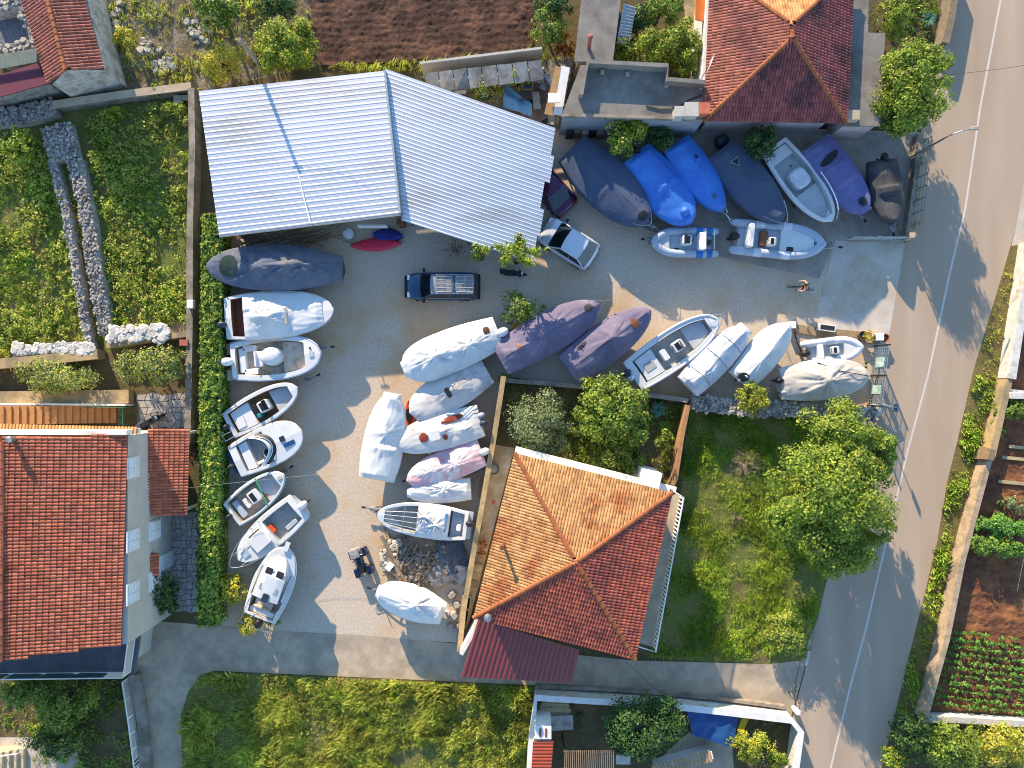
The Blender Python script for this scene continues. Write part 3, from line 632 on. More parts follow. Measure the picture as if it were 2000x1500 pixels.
for k in range(7): mb.tube([(q.x-.1+.0,q.y-.35+k*.02,5.2+k*.15),(q.x+.1,q.y+.35,5.2+k*.15)], .012, 4)
part(mb, 'antenna', M_steel, hn)
mb = MB(); q = W(1370,10,2.8); mb.box((q.x,q.y,2.8), (.9,2.0,.1), tilt=(0,.3)); part(mb, 'orange_awning', mat('orange_cloth', S('#d9782a'), S('#cc6c24'), 2, .7), hn)
mb = MB(); wallmb([W(1374,160,3.2), W(1386,-40,3.2)], .2, 0, 3.2, mb); part(mb, 'side_wall', M_white, hn)
sheet('yard_path', gp((1330,-40),(1372,-40),(1372,150),(1350,150)), .012, M_wally)
# long flat roofed outbuilding
ob = thing('outbuilding', G(1180,60), 'long narrow outbuilding with flat grey concrete roof', 'building')
z = 3.0; p = [W(1122,120,z), W(1142,-60,z), W(1220,-60,z), W(1197,120,z)]
part(MB().prism([(q.x,q.y) for q in inset(p,.2)], 0, z-.19), 'wall', M_wally, ob); part(MB().prism([(q.x,q.y) for q in p], z-.18, z), 'flat_roof', M_flatroof, ob)
mb = MB(); q = W(1152,77,3.6); mb.tube([(q.x,q.y-.3,z),(q.x,q.y,z+.9)], .12, 8); mb.lathe([(.17,0),(.17,.1),(.05,.16)], (q.x,q.y,z+.9), 8); part(mb, 'chimney_pipe', M_t_old, ob)
part(corrug(W(1218,6,2.7), W(1204,84,2.7), W(1229,86,2.4), W(1242,14,2.4), .2, .06), 'corrugated_awning', M_steel, ob)
# ---------------------------------------------------------------- old tiled building with ruin, top left
rn_ = thing('old_house', G(110,80), 'old stone house with worn red tile gable roof and plum canopy', 'house')
z0, z1 = 2.8, 3.6
ra, rb = W(84,-40,z1), W(128,136,z1); wa, wb = W(32,-40,z0), W(95,164,z0); ea, eb = W(155,-40,z0), W(204,134,z0)
mb = MB(); plane(mb, [wa, wb, rb, ra]); plane(mb, [ea, eb, rb, ra]); rf = part(mb, 'roof', M_tbed, rn_)
tiled(rf, [([wb,wa,ra,rb],(0,1),M_t_old), ([ea,eb,rb,ra],(0,1),M_t_old)], .21, .36, .08); ridge(rf, rb, ra, .45, .12)
fl = [W(100,164,z0), W(202,136,z0), W(160,-40,z0), W(38,-40,z0)]
part(MB().prism([(q.x,q.y) for q in fl], 0, z0-.1), 'stone_wall', M_stone, rn_)
gb = MB(); gb.add([fl[0]+Vector((0,.02,-.1)), fl[1]+Vector((0,.02,-.1)), rb+Vector((0,.05,-.1))], [(0,1,2)]); part(gb, 'gable', M_stone, rn_)
stones(rn_, [G(*p_)+Vector((0,0,random.uniform(.3,2.6))) for p_ in [(random.uniform(110,222), 0) for _ in range(0)]], .3, STONES)
z = 2.6
part(MB().prism([(q.x,q.y) for q in (W(-40,158,z), W(72,123,z), W(94,163,z), W(-40,200,z))], z-.08, z), 'canopy', M_plum, rn_)
p = [W(-30,112,z+.5), W(71,94,z+.5), W(72,121,z+.1), W(-30,140,z+.1)]; part(corrug(p[0], p[1], p[2], p[3], .16, .04), 'canopy_sheet', M_cream, rn_)
part(MB().prism([(q.x,q.y) for q in (W(-40,196,2), W(90,164,2), W(92,160,2), W(-40,150,2))], 0, 2.4), 'lean_to_wall', M_stone, rn_)
for pts_ in ([(-30,18),(10,10),(40,4)], [(40,4),(62,60),(68,92)], [(-30,100),(30,92),(68,86)]):
    mb = MB(); wallmb([W(x,y,2.2) for x, y in pts_], .55, 0, 2.2, mb); ow = part(mb, 'ruined_wall', M_stone, rn_)
    P_ = [W(x,y,2.2) for x, y in pts_]; sp = []
    for i in range(len(P_)-1):
        for _ in range(16): q = P_[i].lerp(P_[i+1], random.random()); sp.append((q.x+random.uniform(-.3,.3), q.y+random.uniform(-.3,.3), 2.22))
    stones(ow, sp, .4, STONES, 60)
part(MB().prism([(q.x,q.y) for q in (W(-30,22,1.2), W(38,8,1.2), W(62,88,1.2), W(-30,98,1.2))], 0, 1.2), 'ruin_fill', mat('blue_grey_rubble', S('#7d7f84'), S('#66686e'), 3, .95, bump=.12, bscale=3), rn_)
pt = tag(MB().lathe([(.42,0),(.5,.5),(.46,.62),(.38,.62),(.36,.3)], tuple(G(219,158)), 16).build('well_ring', M_stone), 'round grey stone planter by the old house corner', 'planter')
wp2 = MB(); wp2.lathe([(.3,.5),(.05,.52)], tuple(G(219,158)), 12); att(wp2.build('water', mat('still_water', S('#8fa3b5'), None, rough=.1), recenter=False), pt)
# ---------------------------------------------------------------- boats
M_gel = mat('white_gelcoat', S('#d3d3cf'), S('#c7c7c2'), 1.3, .35, spec=.5, c3=S('#c2beb4'), pscale=1.2, pamt=(.55, .8))
M_gelc = mat('cream_gelcoat', S('#cfc3ae'), S('#bdb09a'), 2, .5, c3=S('#a8977c'), pscale=1.6)
M_gelg = mat('grey_gelcoat', S('#b9bcbc'), S('#a9adae'), 1.5, .5)
M_floor = mat('grey_cockpit_floor', S('#a7a8a4'), S('#94958f'), 3, .7)
M_bluehull = mat('blue_hull', S('#27507c'), S('#214468'), 2, .35)
M_navyhull = mat('dark_hull', S('#22303f'), S('#2b3a48'), 2, .4)
M_chrome = mat('stainless', S('#c9cbcc'), None, rough=.25, metal=1.0)
M_glass = mat('dark_glass', S('#141c22'), None, rough=.06, spec=.8)
M_black = mat('black_plastic', S('#17181a'), S('#202224'), 6, .5)
M_rubber = mat('rubber', S('#1c1c1d'), S('#262627'), 8, .85)
M_tealp = mat('teal_paint', S('#2a7f86'), S('#23707a'), 3, .5)
M_orangep = mat('orange_cushion', S('#cf5322'), S('#bd481c'), 3, .7)
M_brown = mat('varnished_wood', S('#855238'), S('#6f4430'), 3, .5, stretch=(1, 5, 1))
M_hyp = mat('white_hypalon', S('#d3d6d8'), S('#c3c7ca'), 1.5, .55)
M_hypg = mat('grey_hypalon', S('#a9b3bd'), S('#9aa5b0'), 1.5, .55)
M_hypb = mat('blue_hypalon', S('#2c74b8'), S('#2668a8'), 2, .55)
M_seat = mat('white_vinyl', S('#dfdedb'), S('#d2d0cc'), 3, .55)
CV = dict(
 navy=mat('navy_canvas', S('#465268'), S('#3d4a62'), 1.6, .8, bump=.012, bscale=5, c3=S('#4b5262'), pscale=.7),
 slate=mat('slate_canvas', S('#5a6270'), S('#4d5768'), 1.6, .8, bump=.012, bscale=5, c3=S('#6b6a6c'), pscale=.6),
 blue=mat('bright_blue_tarp', S('#3a74c4'), S('#336ab8'), 1.5, .55, bump=.012, bscale=5, c3=S('#4580cc'), pscale=.7),
 violet=mat('violet_canvas', S('#66658f'), S('#5c5c88'), 1.5, .8, bump=.012, bscale=5, c3=S('#716f98'), pscale=.7),
 mauve=mat('mauve_canvas', S('#70677a'), S('#645c70'), 1.6, .85, bump=.012, bscale=5, c3=S('#7e7482'), pscale=.6),
 white=mat('white_tarp', S('#d2d2cd'), S('#c6c7c4'), 1.4, .6, bump=.012, bscale=5, c3=S('#c2c2bd'), pscale=.8),
 stained=mat('stained_white_tarp', S('#d0cec8'), S('#c4c0b8'), 1.4, .6, bump=.012, bscale=5, c3=S('#9b6a50'), pscale=.55, pamt=(.56, .66)),
 grey=mat('pale_grey_tarp', S('#c9c5bf'), S('#bcb8b2'), 1.4, .7, bump=.012, bscale=5, c3=S('#9d9894'), pscale=.8),
 silver=mat('silver_tarp', S('#c3c6c9'), S('#aeb3b8'), 1.4, .5, bump=.012, bscale=5, c3=S('#d2d3d4'), pscale=.8),
 beige=mat('beige_canvas', S('#b9b2a6'), S('#aca498'), 1.4, .8, bump=.012, bscale=5, c3=S('#c2bbb0'), pscale=.8),
 pink=mat('faded_pink_tarp', S('#c5949a'), S('#d3c3c0'), .75, .7, c3=S('#d8d2ce'), pscale=.5, pamt=(.47, .55)),
 black=mat('black_canvas', S('#35373c'), S('#2c2e33'), 1.6, .8, bump=.012, bscale=5, c3=S('#56534f'), pscale=.6),
)
ST = [1-(1-i/26)**1.25 for i in range(27)]
class Hull:
    def __init__(s, root, L, B, zg, z0=.35, ws=.8, tm=.4, p=2.2, q=.62, sheer=.25, nose=.03):
        s.root, s.L, s.B, s.zg, s.z0, s.ws, s.tm, s.p, s.q, s.sheer, s.nose = root, L, B, zg, z0, ws, tm, p, q, sheer, nose
    def w(s, t):
        if t < s.tm: f = s.ws+(1-s.ws)*math.sin(PI/2*t/s.tm)
        else: f = max(1-((t-s.tm)/(1-s.tm))**s.p, 0)**s.q
        return s.B/2*max(f, s.nose)
    def x(s, t): return (t-.5)*s.L
    def z(s, t): return s.zg+s.sheer*t*t
    def keel(s, t): return s.z0+(max(0, t-.55)/.45)**2.2*(s.z(t)-.3-s.z0)
    def skin(s, m, name='hull'):
        mb = MB(); rings = []
        for t in ST:
            w, z, k, x = s.w(t), s.z(t), s.keel(t), s.x(t); c = k+(z-k)*.42; xb = x-max(0, t-.6)*.5
            h = [(x, w, z), (x, w*1.015, z-.07), (x, w*.97, z-.13), (x-.3*max(0, t-.6), w*.86, c), (xb, 0, k)]
            rings.append(h+[(a, -b, d) for a, b, d in reversed(h[:-1])])
        mb.loft(rings); mb.add(rings[0], [tuple(range(9))]); return mb.build(name, m, s.root, smooth=False)
    def rail_line(s, m, r=.045, dz=-.08, name='rub_rail', t0=0.0, t1=1.0, off=.02):
        ts = [t0+(t1-t0)*i/24 for i in range(25)]; P = [(s.x(t), s.w(t)+off, s.z(t)+dz) for t in ts]; Q = [(a, -b, c) for a, b, c in reversed(P)]
        mb = MB()
        if t1 >= .99: mb.tube(P+Q, r, 5)
        else: mb.tube(P, r, 5); mb.tube(Q, r, 5)
        return mb.build(name, m, s.root, smooth=True)
    def deck(s, ta, tb, sd, fd, mdeck=None, mfloor=None):
        mdeck = mdeck or M_gel; mfloor = mfloor or M_gelg; ts = sorted(set([t for t in ST]+[ta, tb])); mb = MB(); s.ta, s.tb, s.sd, s.zf = ta, tb, sd, s.zg-fd
        def wi(t): return max(min(s.w(t)-sd, s.B/2-sd), .05)
        def top(t): return s.z(t)+.015
        for sg in (1, -1):
            ring = []
            for t in ts:
                inn = wi(t) if ta <= t <= tb else 0; ring.append([(s.x(t), sg*s.w(t), s.z(t)), (s.x(t), sg*(s.w(t)-.03), top(t)), (s.x(t), sg*inn, top(t)+(0 if inn else .05*s.w(t)))])
                if t == ta: ring.insert(-1, [(s.x(t), sg*s.w(t), s.z(t)), (s.x(t), sg*(s.w(t)-.03), top(t)), (s.x(t)-.001, 0, top(t)+.05*s.w(t))])
                if t == tb: ring.append([(s.x(t), sg*s.w(t), s.z(t)), (s.x(t), sg*(s.w(t)-.03), top(t)), (s.x(t)+.001, 0, top(t)+.05*s.w(t))])
            mb.loft(ring if sg < 0 else [list(r) for r in ring])
        mb.build('deck', mdeck, s.root)
        cs = [t for t in ts if ta <= t <= tb]; mb = MB(); rings = [[(s.x(t), wi(t), top(t)), (s.x(t), wi(t)*.95, s.zf), (s.x(t), -wi(t)*.95, s.zf), (s.x(t), -wi(t), top(t))] for t in cs]
        mb.loft(rings); mb.add(rings[0], [(0,1,2,3)]); mb.add(rings[-1], [(3,2,1,0)]); mb.build('cockpit', mfloor, s.root); s.wi = wi
    def slab(s, t0, t1, z0, z1, m, name, ins=.02, inner=True, n=8):
        ts = [t0+(t1-t0)*i/n for i in range(n+1)]; f = (lambda t: max(s.wi(t)*.95-ins, .03)) if inner else (lambda t: max(s.w(t)-ins, .03))
        poly = [(s.x(t), f(t)) for t in ts]+[(s.x(t), -f(t)) for t in reversed(ts)]
        return MB().prism(poly, z0, z1).build(name, m, s.root)
    def cover(s, m, crown=.25, peaks=(), folds=.04, plateau=(), t0=0.0, t1=1.0, skirt=.3, name='cover', seed=0, ridge_=0.0, over=.05):
        ns = 34; ts = [t0+(t1-t0)*(1-(1-i/70)**1.2) for i in range(71)]; rings = []
        for t in ts:
            x, w = s.x(t), s.w(t)+over; r = []; ex = (over if t >= .999 else 0)-(over if t <= .001 else 0)
            edge = min(1, (t-t0)/.05+.0, (t1-t)/.05) if True else 1; edge = max(0, edge)
            r.append((x+ex, w*1.01+.01, s.z(t)-skirt*(.8+.4*noise.noise((x*2.2, seed, 1)))))
            for j in range(ns+1):
                q = 1-2*j/ns; y = w*q; z = s.z(t)+.03+crown*(1-abs(q)**2.4)*(.35+.65*edge)+ridge_*(1-abs(q))*edge
                f = (.6-abs(noise.noise((x*.8+seed*7, y*2.6, seed)))*2.2)*folds*.55 + noise.noise((x*.35, y*.7, seed*2.3))*folds*1.2
                for (tp, sp, h, rx) in peaks:
                    px, py = s.x(tp), sp*s.B/2; d = math.hypot(x-px, (y-py)*1.25)/rx
                    if d < 1:
                        th = math.atan2(y-py, x-px); z += h*(1-d)*(1+.28*(.5-abs(math.sin(th*2.5+seed)))*min(1, d*2.5))
                        f += folds*2.2*(.45-abs(noise.noise((math.cos(th)*4.2+seed, math.sin(th)*4.2, d*.5+seed*3)))*2.4)*min(1, d*4)*(1-d)**.6
                for (a, b, h, wf) in plateau:
                    k = min(1, max(0, (t-a)/.05), max(0, (b-t)/.05)); k = k*k*(3-2*k); e = min(1, max(0, (wf-abs(q))/.16)); z += h*k*e*e*(3-2*e)
                z += f*(1-abs(q)**6)
                r.append((x+ex, y, z))
            r.append((x+ex, -w*1.01-.01, s.z(t)-skirt*(.8+.4*noise.noise((x*2.2, seed, 9)))))
            rings.append(r)
        mb = MB(); mb.loft([list(reversed(r)) for r in rings])
        for r, rev in ((rings[0], 1), (rings[-1], 0)):      # end skirts
            lo = [(p[0]+(-.01 if rev else .01), p[1], s.z(t0 if rev else t1)-skirt) for p in r]; mb.loft([r, lo] if not rev else [lo, r])
        s.rings = rings; s.cts = ts; return mb.build(name, m, s.root, smooth=True)
    def zc(s, t, q):                # height of the cover at (t, side fraction)
        i = min(range(len(s.cts)), key=lambda k: abs(s.cts[k]-t)); r = s.rings[i]; j = min(range(1, len(r)-1), key=lambda k: abs(r[k][1]-q*s.w(t))); return r[j][2]
    def patch(s, t, q, a, b, m, name, ang=0.0, n=14):
        """flat opening or pool lying on the cover, following its surface"""
        x0, y0 = s.x(t), q*s.B/2; C = []; 
        for k in range(n):
            th = 2*PI*k/n; rr = 1+.12*noise.noise((math.cos(th)*1.5, math.sin(th)*1.5, t*9)); dx, dy = math.cos(th)*a*rr, math.sin(th)*b*rr
            C.append((x0+dx*math.cos(ang)-dy*math.sin(ang), y0+dx*math.sin(ang)+dy*math.cos(ang)))
        def zz(x, y): tt = x/s.L+.5; return s.zc(tt, y/max(s.w(tt), .05))+.05
        mb = MB(); mb.add([(x0, y0, zz(x0, y0)+.03)]+[(x, y, zz(x, y)) for x, y in C], [(0, 1+k, 1+(k+1)%n) for k in range(n)]); return mb.build(name, m, s.root, smooth=True)
    def straps(s, ts, m, r=.016, q0=1.0, name='lashing_rope'):
        for t in ts:
            Q = np.linspace(-q0, q0, 13); P = [(s.x(t)+.12*math.sin(k*3+t*40)*.3, q*s.w(t)*1.03, (s.zc(t, q) if abs(q) < .97 else s.z(t)-.1)+.025) for k, q in enumerate(Q)]
            MB().tube(P, r, 4).build(name, m, s.root)
    def seam(s, m, t0=.05, t1=.95):
        P = [(s.x(t), .03*math.sin(t*9), s.zc(t, 0)+.008) for t in np.linspace(t0, t1, 22)]; MB().tube(P, .009, 4).build('cover_seam', m, s.root)
    def cradle(s):
        mb = MB()
        for t in (.22, .66):
            mb.box((s.x(t), 0, s.z0/2), (.22, min(1.5, s.B*.6), s.z0+.02))
            for sg in (1, -1): mb.box((s.x(t), sg*s.w(t)*.62, (s.z0+.2)/2), (.14,.14,s.z0+.25))
        mb.build('cradle', M_wood, s.root)
    def outboard(s, m=None, y=0.0, sz=1.0, tilt=0.0, dx=0.0):
        m = m or M_black; x = -s.L/2-.22*sz-dx; z = s.zg+.05
        mb = MB(); rings = []
        for zz, k in ((-.25,.6),(-.12,.95),(.1,1.0),(.26,.85),(.34,.5)):
            rings.append([(x+(math.cos(2*PI*i/12)*.36-.06*0)*k*sz+ -tilt*zz*.5, y+math.sin(2*PI*i/12)*.25*k*sz, z+zz*sz) for i in range(12)])
        mb.loft(rings, closed=True, cap=True); o = mb.build('outboard_motor', m, s.root, smooth=True)
        mb = MB(); mb.box((x+.02, y, z-.65*sz), (.2*sz,.16*sz,.85*sz)); mb.box((x-.04, y, z-1.05*sz), (.45*sz,.07,.12)); mb.box((x+.2*sz, y, z-.25*sz), (.3*sz,.3*sz,.25*sz)); mb.build('motor_leg', M_dark, o)
        return o
    def pulpit(s, t0=.72, h=.35, out=.25, m=None):
        ts = [t0+(1-t0)*i/10 for i in range(11)]; P = [(s.x(t)+(out*(t-t0)/(1-t0)), max(s.w(t)-.06, .12), s.z(t)+h) for t in ts]; Q = [(a, -b, c) for a, b, c in reversed(P)]
        mb = MB(); mb.tube(P+Q, .022, 5)
        for t in (t0, t0+.12, .93):
            for sg in (1, -1): mb.tube([(s.x(t), sg*(s.w(t)-.06), s.z(t)), (s.x(t)+out*(t-t0)/(1-t0), sg*max(s.w(t)-.06, .12), s.z(t)+h)], .018, 4)
        return mb.build('bow_rail', m or M_chrome, s.root)
    def stern_rail(s, back=.5, h=.35, fw=.8):
        w = s.w(0)-.05; x = s.x(0); z = s.zg+h; mb = MB()
        mb.tube([(x+fw, w, z), (x-back, w, z), (x-back, -w, z), (x+fw, -w, z)], .025, 5)
        for xx, sg in ((x+fw, 1), (x+fw, -1), (x+.05, 1), (x+.05, -1)): mb.tube([(xx, sg*w, s.zg), (xx, sg*w, z)], .02, 4)
        for k in (-.5, 0, .5): mb.tube([(x-back, k*w, z), (x, k*w, z-.1)], .015, 4)
        return mb.build('stern_rail', M_chrome, s.root)
    def console(s, t, y=0, l=.8, w=.75, h=.85, m=None, glass=True):
        z = s.zf; x = s.x(t); mb = MB(); mb.rbox((x, y, z+h/2), (l, w, h), .12); c = mb.build('console', m or M_gel, s.root)
        if glass:
            mb = MB(); mb.add([(x+l*.32, y-w*.48, z+h), (x+l*.32, y+w*.48, z+h), (x+l*.12, y+w*.42, z+h+.32), (x+l*.12, y-w*.42, z+h+.32), (x+l*.34, y-w*.48, z+h), (x+l*.34, y+w*.48, z+h), (x+l*.14, y+w*.42, z+h+.32), (x+l*.14, y-w*.42, z+h+.32)], [(0,1,2,3),(7,6,5,4)]); mb.build('windscreen', M_glass, c)
        mb = MB(); mb.box((x-l*.1, y, z+h+.012), (l*.4, w*.7, .02)); mb.build('dash', M_black, c)
        mb = MB(); mb.tube([(x-l*.5-.08+.05*math.cos(a), y+.17*math.cos(a), z+h*.9+.17*math.sin(a)) for a in np.linspace(0, 2*PI, 13)], .018, 4); mb.build('steering_wheel', M_black, c)
        return c
    def seat(s, t, y=0, l=.5, w=.9, h=.45, m=None, name='seat', back=0.0):
        z = s.zf; mb = MB(); mb.rbox((s.x(t), y, z+h/2), (l, w, h), .08)
        if back: mb.rbox((s.x(t)-l/2+.06, y, z+h+back/2), (.12, w, back), .05)
        return mb.build(name, m or M_seat, s.root)
    def hatch(s, t, y, l, w, m, name='hatch', z=None, h=.03):
        z = s.z(t)+.03+.05*s.w(t) if z is None else z; mb = MB(); mb.rbox((s.x(t), y, z+h/2), (l, w, h), .06); return mb.build(name, m, s.root)
    def shield(s, t, depth, h, m=None, wf=.86, lean=.25):
        """wrap round windscreen, its middle at t, arms running aft by depth"""
        A = np.linspace(-1, 1, 17); W_ = s.w(t)*wf; z = s.z(t)+.03; r0 = [(s.x(t)-depth*abs(a)**2.2, a*W_, z) for a in A]; r1 = [(x-lean, y*.9, z+h) for x, y, _ in r0]
        mb = MB(); mb.loft([r0, r1]); o = mb.build('windscreen', m or M_glass, s.root, smooth=True)
        mb = MB(); mb.tube(r1, .02, 4); mb.build('frame', M_chrome, o); return o
def newboat(stern, bow, beam, zg, label, group=None, cat='boat', name='boat', **kw):
    zg *= .88
    a, b = W(*stern, zg), W(*bow, zg); d = b-a; L = d.length; c = (a+b)/2; rz = math.atan2(d.y, d.x)
    root = thing(name, (c.x, c.y, 0), label, cat, rz, group); return Hull(root, L, beam/PX*(CAMH-zg)/CAMH, zg, **kw)
GC = 'boats under covers'; GO = 'open boats in the yard'
def covered(stern, bow, beam, zg, label, cv, hullm=None, cr=None, **kw):
    kw.setdefault('z0', .3)
    ck = {k: kw.pop(k) for k in ('crown','peaks','folds','plateau','skirt','seed','ridge_','t0','t1') if k in kw}
    h = newboat(stern, bow, beam, zg, label, GC, name='covered_boat', **kw); h.skin(hullm or M_gel); h.cover(CV[cv], **ck); h.cradle(); sd_ = ck.get('seed', 1); M_rope = mat('rope', S('#55524c'), S('#6b675f'), 8, .9)
    if sd_ == 37:
        h.straps([.22+.05*math.sin(sd_), .48+.04*math.cos(sd_*2), .76+.03*math.sin(sd_*3)], M_rope)
    if sd_ in (51, 57, 31, 33, 63): h.seam(mat('seam_grey', S('#4b4a4d'), S('#5d5b5e'), 8, .9))  # thin dark grey line along the middle of the cover
    return h
def trailer(tip, tail, w, label):
    a, b = G(*tail), G(*tip); d = b-a; L = d.length; root = thing('boat_trailer', (a.x, a.y, 0), label, 'trailer', math.atan2(d.y, d.x), 'boat trailers')
    mb = MB(); z = .5 if w > .9 else .45; y = w/2; mb.tube([(0,y,z),(L*.62,y,z),(L*.92,.06,z)], .045, 5); mb.tube([(0,-y,z),(L*.62,-y,z),(L*.92,-.06,z)], .045, 5); mb.tube([(L*.55,0,z),(L,0,z)], .05, 6)
    for t in (.02, .35, .62): mb.tube([(L*t,-y,z),(L*t,y,z)], .04, 5)
    mb.build('frame', M_steel, root); mb = MB(); mb.box((L-.05,0,z+.03), (.25,.12,.12)); mb.build('coupling', M_dark, root)
    mb = MB(); mb.tube([(L*.86,.16,z+.35),(L*.86,.16,.12)], .03, 5); mb.wheel((L*.86,.16,.12), .12, .07, n=10); mb.build('jockey_wheel', M_dark, root)
    for sg in (1, -1):
        mb = MB(); mb.wheel((L*.28, sg*(y+.16), .3), .3, .18); wv = mb.build('wheel', M_rubber, root); mb = MB(); mb.wheel((L*.28, sg*(y+.16), .3), .17, .2, rin=.3); mb.build('rim', M_steel, wv)
    return root
# --- west column
h = covered((665,524), (408,522), 86, 1.9, 'largest dark slate canvas covered boat, next to the hedge below the shed', 'slate', M_navyhull, ws=.52, tm=.45, p=2.4, q=.5, peaks=((.37,0,.75,2.6),(.22,-.1,.35,1.6),(.6,0,.5,2.2)), crown=.2, folds=.055, plateau=((.34,.68,.12,.7),), seed=3, skirt=.4)
h.patch(.83, 0, .62, .75, mat('rain_pool', S('#26332f'), S('#34402f'), 3, .25), 'rain_pool'); 
h = newboat((440,622), (653,606), 92, 1.8, 'white wooden sided boat with creased white tarp and bare white foredeck', GC, name='covered_boat', ws=.86, tm=.35, p=2.5, q=.55)
h.skin(M_gel); h.deck(.06, .2, .18, .7, M_gel, M_brown); h.cover(CV['white'], crown=.22, peaks=((.43,-.1,.6,1.5),(.3,.3,.2,1.0)), folds=.05, t0=.17, t1=.9, skirt=.1, seed=5, over=-.06); h.rail_line(M_gelc); h.cradle(); h.outboard(M_navyhull, -.4, .95); h.hatch(.57,-.2,.25,1.1, mat('mould_stain', S('#77736b'), S('#a5a39d'), 4, .9), 'dark_stain', z=h.zc(.57,-.1)-.03, h=.035)
h = newboat((452,706), (628,690), 84, 1.6, 'open white boat with cream deck, sheeted console and white outboard', GO, ws=.8, tm=.4, p=2.6, q=.52)
h.skin(M_gel); h.deck(.05, .82, .3, .6, M_gel, M_gelc); h.slab(.56,.8,h.zf,h.zf+.32,M_gelc,'bow_seat'); h.seat(.11,0,.45,1.6,.4); h.seat(.2,.78,.9,.4,.4); h.seat(.2,-.78,.9,.4,.4); h.rail_line(M_hypg,.09,-.06)
mb = MB(); rg = []
for i in range(9): rg.append([(h.x(.45)+.75*math.cos(2*PI*k/16)*s_*(1+.15*noise.noise((k*.8,i,2))), .1+.62*math.sin(2*PI*k/16)*s_*(1+.15*noise.noise((k*.8,i,4))), h.zf+z_) for k in range(16) for s_, z_ in ((((1.1,.05),(1.0,.4),(.95,.75),(.9,.95),(.82,1.05),(.66,1.1),(.45,1.14),(.25,1.16),(.05,1.17))[i]),)])
mb.loft(rg, closed=True, cap=True); mb.build('console_sheet', CV['white'], h.root, smooth=True); h.seat(.31,0,.5,1.0,.7,back=.2); h.outboard(M_seat, 0, 1.15); h.hatch(.9,0,.3,.4,M_gelg); h.hatch(.89,.38,.14,.14,M_dark,'cleat')
for sg in (1,-1): mb = MB(); mb.box((h.x(0)-.28, sg*.85, h.zg-.55), (.6,.7,.08)); mb.build('swim_platform', M_gelc, h.root)
h.cradle(); trailer((655,678), (470,706), 1.3, 'trailer under the white boat with cream deck, drawbar pointing right')
h = newboat((446,832), (582,757), 64, 1.5, 'narrow white boat with wood floor, stern rail and grey trailer drawbar', GO, ws=.82, tm=.4, p=2.4, q=.55)
h.skin(M_gel); h.deck(.06,.9,.22,.55,M_gel,mat('teak_floor', S('#6a5138'), S('#7c6146'), 3, .8, stretch=(1,6,1))); h.slab(.64,.88,h.zf,h.zf+.35,M_gelg,'bow_seat'); h.slab(.08,.34,h.zf,h.zf+.38,M_seat,'stern_deck'); h.console(.52,.0,.75,.75,.8); h.seat(.4,0,.25,.8,.6,M_black,'leaning_post'); h.stern_rail(.55,.3,1.2); h.outboard(M_black,0,.85)
mb = MB(); mb.rbox((h.x(.42),-.42,h.zf+.45),(.28,.28,.9),.1); mb.build('teal_bucket', M_tealp, h.root); h.rail_line(M_gelg,.04); h.cradle(); trailer((627,732), (470,818), 1.1, 'grey boat trailer with long triangular drawbar beside the white boats')
h = newboat((458,902), (591,841), 78, 1.6, 'round bowed white boat with smooth foredeck, round hatch and blue stern platform', GO, ws=.82, tm=.5, p=2.5, q=.5)
h.skin(M_gel); h.deck(.1,.5,.22,.6,M_gel,M_floor); h.slab(.12,.24,h.zf,h.zf+.45,M_seat,'stern_bench'); h.shield(.56,.9,.25,M_gel); h.shield(.62,.95,.16,M_black); h.console(.44,-.35,.5,.55,.6); h.hatch(.72,.05,.36,.36,M_navyhull,'round_hatch')
mb = MB(); mb.prism([(h.x(0)-.42,-.7),(h.x(0)+.02,-.85),(h.x(0)+.02,.85),(h.x(0)-.42,.7)],h.zg-.5,h.zg-.38); mb.build('swim_platform', M_bluehull, h.root); h.outboard(M_dark,-.2,.7,dx=.15); h.rail_line(M_gelc,.04)
mb = MB(); mb.rbox((h.x(.3),-.72,h.zf+.12),(.75,.2,.2),.06); mb.build('rolled_cushion', M_seat, h.root); h.hatch(.78,-.42,.8,.28,M_bluehull,'blue_lettering_band',h=.012); h.cradle()
h = newboat((452,1006), (556,926), 62, 1.5, 'white boat with teal stern and bright green strap across the cockpit', GO, ws=.85, tm=.35, p=2.3, q=.58)
h.skin(M_tealp); h.deck(.05,.86,.14,.6,M_gel,M_gelc); h.slab(.56,.84,h.zf,h.zf+.3,M_gelg,'bow_seat'); h.seat(.13,0,.4,1.25,.4,M_hypg,'stern_bench'); h.seat(.28,.0,.28,.7,.55); h.console(.44,.05,.75,.85,.7,glass=False); h.rail_line(M_gel,.035); h.outboard(M_dark,0,.7)
mb = MB(); mb.tube([(h.x(.62),h.w(.62),h.z(.6)+.04),(h.x(.58),0,h.zf+.75),(h.x(.52),-h.w(.52),h.z(.5)+.04)],.045,5); mb.build('green_strap', mat('green_webbing', S('#2f9a5c'), None, rough=.7), h.root); h.seat(.56,-.35,.2,.2,.35,mat('red_can', S('#8f3a34'), None, rough=.6),'red_can'); h.hatch(.93,0,.3,.25,M_gelc); h.cradle(); trailer((575,909), (465,998), 1.0, 'trailer under the teal sterned boat, its coupling showing past the bow')
h = newboat((585,988), (468,1092), 66, 1.6, 'white boat with orange seat cushion and steel bow rail pointing at the hedge', GO, ws=.85, tm=.4, p=2.3, q=.56)
